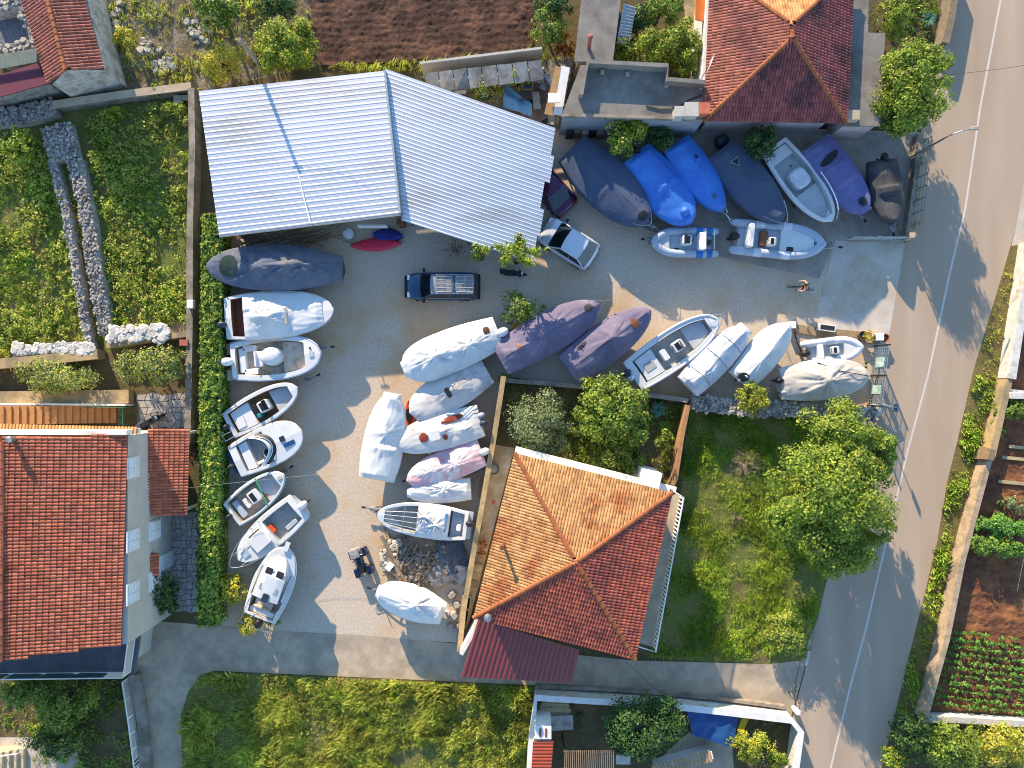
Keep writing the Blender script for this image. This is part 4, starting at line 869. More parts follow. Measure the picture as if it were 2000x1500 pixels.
h.skin(M_gel); h.deck(.08,.48,.26,.5,M_gel,M_floor); h.seat(.47,-.1,.4,.62,.4,M_orangep,'orange_cushion'); h.seat(.25,.55,.9,.3,.25,M_hypg,'side_locker'); h.hatch(.64,0,1.2,1.05,M_gel,'cabin_top',h=.22); h.hatch(.64,-.62,.9,.07,M_dark,'grab_rail'); h.hatch(.64,.4,.7,.06,M_dark,'grab_rail'); h.pulpit(.5,.35,.5); h.outboard(M_seat,.1,.95); h.hatch(.88,0,.5,.5,M_hypg,'anchor_well'); h.rail_line(M_gelg,.04); h.cradle()
# cabin cruiser
h = newboat((506,1207), (563,1068), 76, 1.9, 'white cabin cruiser with four roof hatches and blue hull nearest the lane', GO, name='cabin_cruiser', ws=.82, tm=.45, p=2.3, q=.56, sheer=.35)
h.skin(M_bluehull); h.deck(.03,.3,.2,.7,M_gel,M_gelc); h.rail_line(M_gel,.06)
mb = MB(); rings = []
for t, k, hh in ((.3,.72,.0),(.31,.7,.75),(.62,.64,.7),(.8,.42,.32),(.88,.2,.05)): rings.append([(h.x(t), h.w(min(t,.7))*k*q, h.z(t)+.05+hh*(1-.12*abs(q)**3)) if abs(q) < 1.01 else (h.x(t), h.w(min(t,.7))*k*1.12*math.copysign(1,q), h.z(t)) for q in (-1.2,-1,-.5,0,.5,1,1.2)])
mb.loft(rings); mb.build('cabin', M_gel, h.root, smooth=False)
for t in (.68,.46):
    for y in (-.37,.37): h.hatch(t,y,.42,.46,M_dark if t > .6 else mat('smoked_hatch', S('#8f9390'), None, rough=.4),'roof_hatch',z=h.z(t)+(.74 if t < .6 else .66))
h.hatch(.34,-.05,.55,.42,M_navyhull,'companion_hatch',z=h.z(.34)+.82)
for sg in (1,-1):
    mb = MB(); mb.box((h.x(.5),sg*(h.w(.5)*.76),h.z(.5)+.42),(1.9,.03,.25)); mb.build('side_window', M_glass, h.root)
h.seat(.17,.1,.55,1.2,.5,M_gelc,'seat',.2); h.seat(.07,0,.35,1.7,.55); h.stern_rail(.55,.35,1.0); h.outboard(M_black,-.1,.95,dx=.1)
mb = MB(); mb.box((h.x(1)+.12,0,h.z(1)+.1),(.6,.3,.08)); mb.build('anchor_platform', M_gel, h.root); h.cradle()
# --- middle column
h = covered((972,648), (790,722), 82, 1.9, 'big white tarp covered boat with tent like peak and hooded outboard, middle of the yard', 'white', ws=.72, tm=.55, p=3.2, q=.42, nose=.35, peaks=((.66,.0,.75,1.9),(.3,.1,.45,1.5)), crown=.28, folds=.06, skirt=.55, seed=8)
h.outboard(CV['white'],.15,1.2); h.patch(.1,-.25,.22,.24,mat('leaf_litter', S('#5a3c26'), S('#4a3020'), 5, .9),'leaf_litter')
h = covered((950,724), (803,806), 74, 1.6, 'pale grey covered boat with uncovered steel frame and console on top', 'grey', ws=.7, tm=.5, p=2.6, q=.5, peaks=((.45,0,.4,1.4),), crown=.22, folds=.03, seed=9, skirt=.4)
mb = MB()
for y in (-.45, 0, .4): mb.tube([(h.x(.2),y,2.1),(h.x(.42),y*.6,2.35),(h.x(.62),y*.2,2.05)],.025,5)
mb.tube([(h.x(.42),-.6,2.2),(h.x(.42),.6,2.2)],.025,5); mb.build('steel_frame', M_chrome, h.root); mb = MB(); mb.rbox((h.x(.5),.05,2.15),(.3,.7,.3),.08); mb.build('console_top', M_black, h.root)
h = covered((735,935), (767,770), 76, 1.9, 'long white covered boat with raised squared stern, beside the orange kayak', 'white', ws=.86, tm=.3, p=2.6, q=.5, nose=.4, peaks=((.55,-.1,.3,1.6),), crown=.22, folds=.045, plateau=((.0,.42,.28,.85),), seed=12, skirt=.55, ridge_=.15)
h = covered((938,822), (772,868), 68, 1.7, 'white covered boat with rust brown stains and twin blue outboards by the alley wall', 'stained', ws=.88, tm=.4, p=2.4, q=.52, peaks=((.5,0,.35,1.1),(.2,.2,.2,.7)), crown=.2, folds=.03, seed=14, skirt=.35)
h.outboard(M_navyhull,.2,.8); h.outboard(M_hypg,-.35,.7)
h.patch(.66,.05,.32,.3,mat('rust_water', S('#8a3f2a'), S('#7a3524'), 3, .3),'stained_pool'); h.patch(.3,-.55,.75,.2,_mats['rust_water'],'stained_pool',.05); h.patch(.42,.35,.16,.2,_mats['rust_water'],'stained_pool')
mb = MB(); mb.rbox((h.x(.53),.1,h.zc(.53,0)+.05),(.75,.7,.3),.14); mb.build('console_hood', CV['white'], h.root)
h = covered((940,884), (797,938), 60, 1.5, 'boat under a torn faded pink and white tarp', 'pink', ws=.85, tm=.4, p=2.4, q=.52, peaks=((.35,.1,.3,1.3),(.7,-.1,.2,.9)), crown=.22, folds=.05, seed=15, skirt=.3)
h.outboard(CV['white'],0,1.0); trailer((790,938), (900,900), .9, 'small trailer tongue poking out below the pink covered boat')
h = covered((918,955), (798,962), 46, 1.3, 'small shrink wrapped white dinghy between the pink covered boat and the tarp strewn boat', 'white', ws=.85, tm=.4, p=2.4, q=.5, nose=.3, peaks=((.4,-.2,.2,1.2),), crown=.3, folds=.05, seed=17, skirt=.5)
h = newboat((912,1028), (738,1004), 68, 1.7, 'half uncovered white boat with ragged tarps and thin bars above the rubbish heap', GC, name='covered_boat', ws=.8, tm=.35, p=2.5, q=.52)
h.skin(M_gel); h.deck(.04,.92,.2,.6,M_gel,M_floor); h.cover(CV['white'], crown=.15, peaks=((.35,.1,.35,1.0),(.48,-.3,.3,.8)), folds=.07, t0=.2, t1=.56, skirt=.12, seed=21, over=-.08)
mb = MB()
for y in (-.35,-.12,.12,.35): mb.tube([(h.x(.5),y*1.6,1.85),(h.x(.92),y,2.0)],.02,4)
for t in (.55,.7): mb.tube([(h.x(t),-h.w(t)*.9,1.8),(h.x(t),0,2.05),(h.x(t),h.w(t)*.9,1.8)],.02,4)
mb.build('frame_bars', M_steel, h.root); h.seat(.38,0,.5,.6,1.05,M_gel,'console'); h.seat(.24,-.1,.2,1.2,.95,mat('faded_blue_cloth', S('#5b86ad'), S('#4a7399'), 3, .8),'folded_blue_tarp'); h.outboard(M_black,-.2,.85); h.seat(.09,.2,.3,.4,.6); h.cradle()
mb = MB(); mb.prism([(h.x(.0)-.3,-.9),(h.x(.18),-1.0),(h.x(.18),1.0),(h.x(.0)-.3,.9)],h.zg-.45,h.zg-.38); mb.build('stern_board', M_hypg, h.root); trailer((712,988), (880,1022), 1.1, 'trailer beneath the ragged tarp boat, tow bar showing at its bow')
h = covered((864,1200), (738,1154), 62, 1.7, 'white tarp covered boat standing alone below the rubbish heap', 'white', ws=.6, tm=.45, p=2.6, q=.5, nose=.3, peaks=((.4,-.25,.4,1.5),), crown=.3, folds=.06, seed=23, skirt=.55, ridge_=.1)
trailer((722,1144), (850,1196), 1.0, 'trailer under the lone white covered boat near the lane')
# --- right middle row
h = covered((978,702), (1168,596), 78, 1.9, 'mauve covered boat dappled by tree shade, left of the two mauve ones', 'mauve', M_navyhull, ws=.8, tm=.45, p=2.3, q=.58, peaks=((.5,0,.3,2.4),(.15,0,.25,1.0)), crown=.28, folds=.045, seed=31, skirt=.45, ridge_=.15)
h.patch(.9,.1,.3,.28,M_dark,'hollow_shade'); h.patch(.2,.1,.14,.25,M_brown,'cover_patch'); h.pulpit(.93,.3,.3)  # dark patch paints the shade inside dips and holes of a cover
h = covered((1112,722), (1268,607), 76, 1.9, 'mauve covered boat with bulging console and brown patch, right of the two mauve ones', 'mauve', M_navyhull, ws=.84, tm=.4, p=2.3, q=.58, peaks=((.52,.05,.65,1.6),), crown=.26, folds=.05, seed=33, skirt=.45, ridge_=.18)
h.patch(.79,-.05,.24,.38,M_brown,'cover_patch'); h.patch(.24,.65,.4,.12,M_dark,'hollow_shade',.1)
h = newboat((1236,736), (1398,624), 72, 1.7, 'long open white boat with grey helm console and aft hatch in the lower row', GO, ws=.86, tm=.4, p=2.5, q=.52)
h.skin(M_gel); h.deck(.08,.9,.26,.5,M_gel,M_floor); h.slab(.66,.88,h.zf,h.zf+.3,M_gelg,'bow_deck'); h.slab(.1,.3,h.zf,h.zf+.42,M_gel,'aft_deck'); h.hatch(.2,-.05,.75,.6,M_floor,'aft_hatch',z=h.zf+.42); h.console(.54,0,.75,.7,.85); h.seat(.38,0,.4,.75,.7); h.rail_line(M_hyp,.1,-.02); h.pulpit(.9,.3,.3); h.outboard(M_navyhull,.45,.9); h.outboard(M_hypg,.0,.8); h.hatch(.09,0,.18,1.3,M_dark,'stern_slot',z=h.zg-.1); h.cradle()
h = covered((1345,754), (1455,642), 60, 1.7, 'narrow white covered boat with ropes and crumpled stern, left of the smooth one', 'silver', ws=.85, tm=.35, p=2.8, q=.45, nose=.45, peaks=((.2,-.1,.3,1.1),), crown=.3, folds=.06, seed=37, skirt=.5, ridge_=.2)
h = covered((1448,742), (1536,636), 62, 1.7, 'smooth white covered boat with a round gap for its outboard', 'white', ws=.82, tm=.45, p=2.4, q=.5, nose=.2, peaks=((.35,0,.35,2.0),), crown=.25, folds=.025, seed=38, skirt=.5, ridge_=.3)
h.patch(.03,.1,.3,.32,M_dark,'hollow_shade'); h.outboard(M_seat,.1,.8,dx=-.25)
h = covered((1527,750), (1692,732), 76, 1.7, 'beige canvas covered boat with deep pleats beside the lattice fence', 'beige', ws=.75, tm=.45, p=2.4, q=.54, peaks=((.5,-.05,.55,2.0),), crown=.22, folds=.06, seed=41, skirt=.4)
h.rail_line(M_gel,.05,-.05,t0=.3); h.outboard(M_black,.25,.8); h.outboard(M_hypg,-.55,.5,dx=-.15)
mb = MB(); mb.tube([(h.x(.42),h.w(.42)*.9,h.zc(.42,.85)+.03),(h.x(.65),.45,h.zc(.65,.45)+.05),(h.x(.97),-.05,h.zc(.95,0)+.06)],.03,5); mb.build('lashing_rope', M_black, h.root)
# --- top row
h = covered((1118,290), (1262,436), 96, 1.8, 'navy canvas covered boat nearest the purple car', 'navy', M_navyhull, ws=.7, tm=.4, p=2.3, q=.56, peaks=((.5,0,.25,2.4),), crown=.26, folds=.02, seed=51, skirt=.5, ridge_=.15)
h.patch(.93,.0,.32,.36,M_black,'hollow_shade'); h.pulpit(.92,.25,.25); trailer((1288,458), (1160,330), 1.2, 'trailer with tangled drawbar in front of the navy covered boat')
h = covered((1242,302), (1348,436), 84, 1.7, 'wider bright blue tarp covered boat with a round knob near its bow', 'blue', ws=.8, tm=.45, p=2.3, q=.55, peaks=((.5,.0,.3,1.6),), crown=.24, folds=.035, seed=53, skirt=.45, ridge_=.1, plateau=((.02,.55,.12,.8),))
h.outboard(M_black,.2,.75)
mb = MB(); mb.lathe([(.3,0),(.3,.12),(.2,.3),(.04,.36)],(h.x(.86),0,h.zc(.86,0)-.03),12); mb.build('fender_bump', CV['blue'], h.root, smooth=True)
h = covered((1322,280), (1410,412), 66, 1.7, 'slim bright blue tarp covered boat with two dark grommets', 'blue', ws=.82, tm=.35, p=2.1, q=.62, peaks=((.45,0,.25,1.6),), crown=.26, folds=.03, seed=55, skirt=.45, ridge_=.2)
h.patch(.28,.35,.13,.13,M_navyhull,'grommet'); h.patch(.8,-.1,.18,.16,mat('worn_blue', S('#3c5f6a'), None, rough=.8),'grommet'); h.pulpit(.95,.15,.3)
h = covered((1410,292), (1524,432), 80, 1.8, 'navy canvas covered boat with triangular vent and steel bow rail', 'navy', M_navyhull, ws=.78, tm=.4, p=2.2, q=.58, peaks=((.52,0,.4,1.7),), crown=.24, folds=.02, seed=57, skirt=.45, ridge_=.15)
h.pulpit(.84,.3,.25)
h.patch(.2,0,.42,.36,M_steel,'vent_frame',n=3); o = h.patch(.2,0,.32,.27,M_black,'vent_gap',n=3); o.location.z += .02
h = newboat((1512,284), (1622,432), 70, 1.7, 'open white fishing boat with U shaped stern bench and covered grey console', GO, ws=.78, tm=.45, p=2.3, q=.58)
h.skin(M_gel); h.deck(.04,.94,.2,.55,M_gel,M_gelg); h.slab(.58,.92,h.zf,h.zf+.3,M_gelg,'bow_deck'); h.slab(.05,.18,h.zf,h.zf+.4,M_gel,'stern_bench')
mb = MB(); mb.rbox((h.x(.44),0,h.zf+.45),(1.3,1.15,.9),.35); mb.build('console_cover', CV['silver'], h.root); h.rail_line(M_gel,.05); h.hatch(.28,.0,.14,.14,M_dark,'drain'); h.cradle()
ts = [.5+.5*i/8 for i in range(9)]; mb = MB(); mb.tube([(h.x(t)+.1,h.w(t)+.08,h.z(t)+.3) for t in ts],.025,5); mb.tube([(h.x(t)+.1,h.w(t)+.12,h.z(t)+.15) for t in ts],.02,5); mb.build('bow_rail', M_chrome, h.root)
h = covered((1594,280), (1688,414), 70, 1.7, 'violet fitted cover boat with black outboard slot and square dark bow hollow', 'violet', ws=.85, tm=.35, p=2.6, q=.48, nose=.3, crown=.24, folds=.015, seed=61, skirt=.5, plateau=((.3,.62,.22,.75),), peaks=())
h.patch(.24,0,.26,.75,M_black,'hollow_shade',.15); h.patch(.88,.05,.33,.3,M_black,'hollow_shade',n=8); trailer((1683,436), (1620,320), 1.0, 'trailer under the violet covered boat near the gate')  # black patches paint the shade of the cover's hollows
h = covered((1724,314), (1740,438), 62, 1.6, 'small black covered boat with sunlit grey bow by the roadside fence', 'black', M_navyhull, ws=.82, tm=.45, p=2.1, q=.6, crown=.26, folds=.04, seed=63, skirt=.45, plateau=((.4,.58,.28,.7),), peaks=(), ridge_=.12)
h.outboard(M_black,.1,.85); trailer((1738,462), (1728,340), .9, 'trailer under the black covered boat, A frame at the gate')
# --- inflatable boats
def rib(stern, bow, beam, zg, label, tubem, r, bands=(), fl=M_hypg, motor=M_black, tail=.45):
    h = newboat(stern, bow, beam, zg, label, 'rigid inflatable boats', name='inflatable_boat', ws=.98, tm=.55, p=2.2, q=.5, sheer=.12); L = h.L
    ts = [i/30 for i in range(31)]; P = [(h.x(t), h.w(t)-r, h.z(t)) for t in ts]; P = [(a, max(b, 0), c) for a, b, c in P]; Q = [(a, -b, c) for a, b, c in reversed(P)]
    rad = [r*.25, r*.8]+[r]*28+[r]+[r]*30+[r*.8, r*.25]; path = [(P[0][0]-tail, P[0][1], P[0][2]), (P[0][0]-tail*.75, P[0][1], P[0][2])]+P+Q[1:]+[(P[0][0]-tail*.75, -P[0][1], P[0][2]), (P[0][0]-tail, -P[0][1], P[0][2])]
    rad = [r*.35, r*.85]+[r]*(len(path)-4)+[r*.85, r*.35]; mb = MB(); mb.tube(path, rad, 12); mb.build('inflatable_tube', tubem, h.root, smooth=True)
    for t0, t1, m in bands:
        for sg in (1, -1):
            mb = MB(); mb.tube([(h.x(t), sg*(h.w(t)-r), h.z(t)) for t in np.linspace(t0, t1, 5)], r*1.03, 12, cap=False); mb.build('tube_band', m, h.root, smooth=True)
    hb = MB(); rg = []
    for t in ST:
        w = max(h.w(t)-r, .03); k = h.keel(t); rg.append([(h.x(t), w, zg-.1), (h.x(t), w*.7, k+.2), (h.x(t), 0, k), (h.x(t), -w*.7, k+.2), (h.x(t), -w, zg-.1)])
    hb.loft(rg); hb.add(rg[0], [(0,1,2,3,4)]); hb.build('hull', M_gel, h.root); h.wi = lambda t: max(h.w(t)-2*r*.8, .04); h.zf = zg-.18
    h.slab(.0,.985,zg-.26,zg-.18,fl,'floor',ins=-.05,n=16); h.cradle(); h.r = r
    if motor: h.outboard(motor,0,.95)
    return h
h = rib((1390,474), (1276,473), 60, 1.1, 'grey inflatable boat with blue patches facing left toward the cars', M_hypg, .26, ((.16,.28,M_hypb),(.0,.1,M_hypb)), motor=None)
h.seat(.82,0,.7,1.0,.2,M_gelg,'bow_locker'); h.console(.46,-.05,.6,.65,.75); h.seat(.2,0,.45,1.15,.6,back=.2); h.outboard(M_dark,0,.8,dx=-.5); h.hatch(.6,.45,.3,.2,M_black,'rope_coil',z=h.zf)
mb = MB(); mb.tube([(h.x(.03),-.6,1.2),(h.x(.03),-.6,2.0),(h.x(.03),.6,2.0),(h.x(.03),.6,1.2)],.03,5); mb.tube([(h.x(.1),-.5,1.3),(h.x(.03),-.6,2.0)],.025,5); mb.build('roll_bar', M_chrome, h.root)
h.hatch(.97,0,.35,.7,M_gel,'bow_step',z=h.zg+.2,h=.06); trailer((1252,470), (1380,474), .9, 'trailer under the blue patched inflatable, dark coupling at left')
h = rib((1440,462), (1604,478), 72, 1.2, 'larger white inflatable boat with helm seat and black outboard beside the concrete apron', M_hypg, .29, ((.2,.3,M_hyp),(.52,.62,M_hyp)))
h.seat(.12,0,.35,1.5,.9,M_gel,'stern_arch'); h.seat(.3,0,.5,1.0,.3,M_brown,'wood_floor_panel'); h.console(.38,-.25,.5,.55,.8); h.slab(.5,.9,h.zf,h.zf+.25,M_gel,'bow_deck'); h.hatch(.62,-.55,.45,.3,M_dark,'rope_coil',z=h.zf+.25); h.hatch(.97,0,.4,.55,M_gel,'bow_step',z=h.zg+.26,h=.06); trailer((1636,486), (1470,466), 1.0, 'trailer under the larger white inflatable, dark coupling at right')
h = rib((1578,690), (1679,678), 52, .9, 'small white inflatable dinghy with steering console beside the flower bed', M_hyp, .24, ((.35,.52,M_hypg),))
h.seat(.22,0,.4,.95,.35); h.console(.48,0,.5,.5,.55,glass=False); h.slab(.68,.92,h.zf,h.zf+.3,M_gel,'bow_locker')
# --- kayaks and small upturned hulls
def kayak(a, b, beam, z, label, m, group=None, cockpit=True, upturned=False):
    p, q = W(*a, z), W(*b, z); d = q-p; L = d.length; c = (p+q)/2; root = thing('kayak', (c.x, c.y, 0), label, 'kayak', math.atan2(d.y, d.x), group); B = beam/PX; mb = MB(); rings = []
    for i in range(21):
        t = i/20; w = max(B/2*math.sin(PI*t)**.7, .02); x = (t-.5)*L; zz = z*(.75+.25*abs(2*t-1)**3)
        rings.append([(x, w*math.cos(a_), .05+zz*.5+zz*.5*math.sin(a_)*(1 if math.sin(a_) < 0 else .8)) for a_ in np.linspace(0, 2*PI, 13)[:-1]])
    mb.loft(rings, closed=True, cap=True); mb.build('hull', m, root, smooth=True)
    mb = MB(); mb.tube([(x*L, 0, .06+z*.92) for x in (-.42,-.2,0,.2,.42)], .03, 5); mb.build('keel_strip' if upturned else 'deck_line', m if upturned else M_black, root)
    if cockpit:
        mb = MB(); mb.rbox((0, 0, .05+z*.86), (.9, B*.6, z*.14), .2); mb.build('cockpit', M_black, root)
    return root
kayak((683,479), (783,473), 26, .55, 'glossy red upturned skiff lying in the shade under the shed eave', mat('red_gelcoat', S('#d42a48'), S('#c4213f'), 2, .4), None, False, True)
kayak((726,456), (786,460), 30, .6, 'dark blue upturned dinghy behind the red skiff', mat('deep_blue_gelcoat', S('#1c2a7d'), S('#18246c'), 2, .45), None, False, True)
kayak((797,782), (799,838), 17, .4, 'orange kayak standing between the white covered boats', mat('orange_plastic', S('#d9431d'), S('#c73b18'), 2, .45))
kayak((783,892), (789,884), 8, .3, 'short yellow float by the stern of the long white covered boat', mat('yellow_plastic', S('#d0a21c'), None, rough=.5), None, False)
# ---------------------------------------------------------------- vehicles
def paint(name, c): return mat(name, S(c), None, rough=.28, metal=.25, coat=.6)
def car(front, rear, wd_px, label, pm, spec):
    zr = spec.get('h', 1.45); a, b = W(*rear, .8), W(*front, .8); d = b-a; L = d.length; c = (a+b)/2; wd = wd_px/PX*(CAMH-.8)/CAMH
    root = thing(spec.get('name', 'parked_car'), (c.x, c.y, 0), label, 'car', math.atan2(d.y, d.x), 'cars parked in the boat yard')
    hw = wd/2; zb = spec.get('belt', .88); mb = MB(); rings = []
    for t, w, z in ((-.5,.78,.62),(-.485,.9,zb-.06),(-.44,.97,zb),(-.3,1.0,zb+.02),(0,1.0,zb),(.25,.99,zb-.02),(.36,.96,zb-.05),(.45,.88,zb-.14),(.488,.74,zb-.24),(.5,.62,.55)):
        x = t*L; w = w*hw; rings.append([(x,w*.96,.28),(x,w,.5),(x,w*.98,z-.08),(x,w*.86,z),(x,0,z+.035),(x,-w*.86,z),(x,-w*.98,z-.08),(x,-w,.5),(x,-w*.96,.28)])
    mb.loft([list(reversed(r)) for r in rings]); mb.add(rings[0], [tuple(range(9))]); mb.add(rings[-1], [tuple(reversed(range(9)))]); mb.build('body', pm, root, smooth=True)
    x0, x1, x2, x3 = [q*L for q in spec.get('cab', (-.42,-.3,.1,.27))]
    def rg(x, w, z): return [(x,w,z),(x,-w,z)]
    wb, wt = hw*.9, hw*.72; zt = zr
    mb = MB(); P = {k: v for k, v in (('rb',(x0,wb,zb)),('rt',(x1,wt,zt)),('ft',(x2,wt,zt)),('fb',(x3,wb,zb)))}
    mi = lambda p: (p[0],-p[1],p[2])
    mb.loft([[(x1,wt,zt-.01),(x1-.05,wt*.5,zt+.02),(x1-.06,0,zt+.03),(x1-.05,-wt*.5,zt+.02),(x1,-wt,zt-.01)],[((x1+x2)/2,wt*1.04,zt+.02),((x1+x2)/2,wt*.5,zt+.06),((x1+x2)/2,0,zt+.07),((x1+x2)/2,-wt*.5,zt+.06),((x1+x2)/2,-wt*1.04,zt+.02)],[(x2,wt,zt-.01),(x2+.05,wt*.5,zt+.02),(x2+.07,0,zt+.03),(x2+.05,-wt*.5,zt+.02),(x2,-wt,zt-.01)]])
    mb.build('roof', spec.get('roofm', pm), root, smooth=True)
    def quad(name, q, m, k=.0):
        c_ = sum((Vector(p) for p in q), Vector())/4; return MB().add([c_+(Vector(p)-c_)*(1-k) for p in q], [(0,1,2,3)]).build(name, m, root)
    cv = lambda p, dx: (p[0]+dx, p[1], p[2])
    def curved(name, pb, pt, bow):
        m_ = MB(); r = [[(pb[0]+bow*(1-a*a), pb[1]*a, pb[2]+.01), (pt[0]+bow*.5*(1-a*a), pt[1]*a, pt[2]+.01)] for a in np.linspace(-1,1,9)]; m_.loft(r); return m_.build(name, M_glass, root, smooth=True)
    curved('windscreen', P['fb'], P['ft'], .14); curved('rear_window', P['rb'], P['rt'], -.1)
    for s in (1,-1):
        f = (lambda p: p) if s > 0 else mi; mid = (x1+x2)/2-.1
        quad('side_window', [f(P['rb']), f((mid,wb,zb)), f((mid,wt,zt)), f(P['rt'])], M_glass, .06); quad('side_window', [f((mid,wb,zb)), f(P['fb']), f(P['ft']), f((mid,wt,zt))], M_glass, .06)
        m_ = MB()
        for q, r_ in (('rb','rt'),('fb','ft')): m_.tube([f(P[q]), f(P[r_])], .05, 5)
        m_.tube([f(P['rt']), f(P['ft'])], .045, 5); m_.build('pillar', pm, root)
        m_ = MB(); m_.rbox((x3-.12, s*(hw+.1), zb+.06), (.18,.24,.16), .05); m_.build('mirror', spec.get('mir', M_black), root)
        m_ = MB(); m_.rbox((L*.455, s*hw*.62, zb-.19), (.26,.34,.12), .05); m_.build('headlight', mat('lamp_glass', S('#d8dde0'), None, rough=.15), root)
        m_ = MB(); m_.rbox((-L*.485, s*hw*.72, zb-.12), (.1,.26,.14), .03); m_.build('tail_light', mat('red_lens', S('#8e1c1c'), None, rough=.3), root)
        for t in (.31,-.3):
            m_ = MB(); m_.wheel((t*L, s*(hw-.1), .32), .32, .22); wv = m_.build('wheel', M_rubber, root); m_ = MB(); m_.wheel((t*L, s*(hw-.09), .32), .19, .23, rin=.3); m_.build('rim', M_steel, wv)
    mb = MB(); mb.box((x3+.06,0,zb+.03),(.12,hw*1.6,.02)); mb.build('wiper_cowl', M_black, root)
    if spec.get('rack'):
        for xa, xb in spec['rack']:
            m_ = MB()
            for y in np.linspace(-wt*.75, wt*.75, 5): m_.tube([(xa,y,zr+.13),(xb,y,zr+.13)], .018, 4)
            for x in (xa, (xa+xb)/2, xb): m_.tube([(x,-wt*.85,zr+.11),(x,wt*.85,zr+.11)], .022, 4)
            m_.build('roof_rack', M_steel, root)
        for s in (1,-1): m_ = MB(); m_.tube([(x1,s*wt*.93,zr+.1),(x2-.3,s*wt*.93,zr+.1)], .03, 5); m_.build('roof_rail', M_steel, root)
    if spec.get('bar'): m_ = MB(); m_.rbox((L*.5+.05,0,.55),(.16,wd*.8,.22),.06); m_.rbox((-L*.5-.02,0,.5),(.2,wd*.9,.25),.06); m_.build('bumper', M_black, root)
    return root
P_blue = paint('dark_blue_paint', '#1f4460'); P_white = paint('pale_white_paint', '#c9cdd2'); P_purple = paint('purple_paint', '#4a1840')
r = car((793,559), (934,559), 54, 'dark blue pickup with silver canopy and roof racks in the middle of the yard', P_blue, dict(h=1.75, belt=1.05, name='pickup', cab=(-.475,-.44,.13,.27), rack=((-2.1,-1.05),(-.7,.25)), roofm=mat('faded_silver_roof', S('#8f9294'), S('#7c7f81'), 2, .5), bar=True))
r['category'] = 'pickup'; mb = MB(); mb.box((-.87,0,1.835),(.09,1.5,.03)); mb.build('cab_gap', P_blue, r)
car((1062,443), (1160,505), 62, 'white car parked with its bonnet under the shed roof corner', P_white, dict(h=1.45, cab=(-.43,-.27,.06,.25)))
car((1028,318), (1112,408), 56, 'dark purple car with its front hidden under the shed roof edge', P_purple, dict(h=1.4, cab=(-.36,-.17,.1,.28)))
# quad bike
q = G(708,1094); qb = thing('quad_bike', (q.x,q.y,0), 'dark blue quad bike with steel front rack by the rubbish heap', 'quad bike', R(108)); 
for x in (.62,-.62):
    for s in (1,-1): mb = MB(); mb.wheel((x,s*.46,.28),.28,.26); w_ = mb.build('wheel', M_rubber, qb); mb = MB(); mb.wheel((x,s*.46,.28),.14,.27,rin=.3); mb.build('rim', M_steel, w_)
mb = MB(); mb.rbox((0,0,.5),(1.5,.36,.35),.12); mb.build('frame', M_dark, qb)
P_q = paint('deep_blue_paint','#15234a')
mb = MB(); mb.rbox((.2,0,.8),(.7,.34,.24),.1)
for s in (1,-1): mb.rbox((.62,s*.42,.66),(.6,.34,.1),.08); mb.rbox((-.62,s*.42,.66),(.62,.36,.1),.08)
mb.build('fairing', P_q, qb); mb = MB(); mb.rbox((-.3,0,.88),(.75,.32,.16),.1); mb.build('seat', M_black, qb)
mb = MB()
for y in (-.3,-.1,.1,.3): mb.tube([(.55,y,.95),(1.05,y,.95)],.015,4)
mb.tube([(.55,-.38,.95),(1.05,-.38,.95),(1.05,.38,.95),(.55,.38,.95),(.55,-.38,.95)],.02,4); mb.build('front_rack', M_steel, qb)
mb = MB()
for y in (-.3,0,.3): mb.tube([(-.55,y,.92),(-1.0,y,.92)],.015,4)
mb.tube([(-.55,-.36,.92),(-1.0,-.36,.92),(-1.0,.36,.92),(-.55,.36,.92)],.02,4); mb.build('rear_rack', M_dark, qb)
mb = MB(); mb.tube([(.25,-.4,1.08),(.32,-.15,1.02),(.32,.15,1.02),(.25,.4,1.08)],.025,5); mb.build('handlebar', M_black, qb)
mb = MB(); mb.box((.72,.1,1.05),(.55,.6,.2)); mb.build('crate', M_greysheet, qb)
def motorbike(p, rz, label, m, L=1.7):
    q = G(*p); r = thing('motorcycle', (q.x,q.y,0), label, 'motorcycle', rz)
    for x in (.62,-.62): mb = MB(); mb.wheel((x,0,.28),.28,.12); w_ = mb.build('wheel', M_rubber, r); mb = MB(); mb.wheel((x,0,.28),.15,.13,rin=.3); mb.build('rim', M_steel, w_)
    mb = MB(); mb.rbox((-.25,0,.55),(.95,.34,.4),.12); mb.rbox((.4,0,.6),(.3,.4,.5),.1); mb.build('body', m, r, smooth=False)
    mb = MB(); mb.rbox((-.3,0,.83),(.85,.3,.16),.12); mb.build('seat', M_black, r); mb = MB(); mb.tube([(.38,-.34,1.0),(.45,0,.98),(.38,.34,1.0)],.022,5); mb.tube([(.45,0,.95),(.6,0,.4)],.035,5); mb.build('handlebar', M_dark, r)
    mb = MB(); mb.rbox((.56,0,.88),(.1,.2,.16),.04); mb.build('headlight', mat('lamp_glass', S('#d8dde0'), None, rough=.15), r); mb = MB(); mb.rbox((-.75,0,.92),(.34,.34,.26),.08); mb.build('top_case', m, r); return r
motorbike((1003,536), R(-5), 'black scooter parked under the small leafy tree beside the pickup', M_black)
motorbike((303,822), R(30), 'dark motorcycle standing on the stone patio beside the ochre steps', mat('grey_violet_paint', S('#3b3a46'), None, rough=.35))
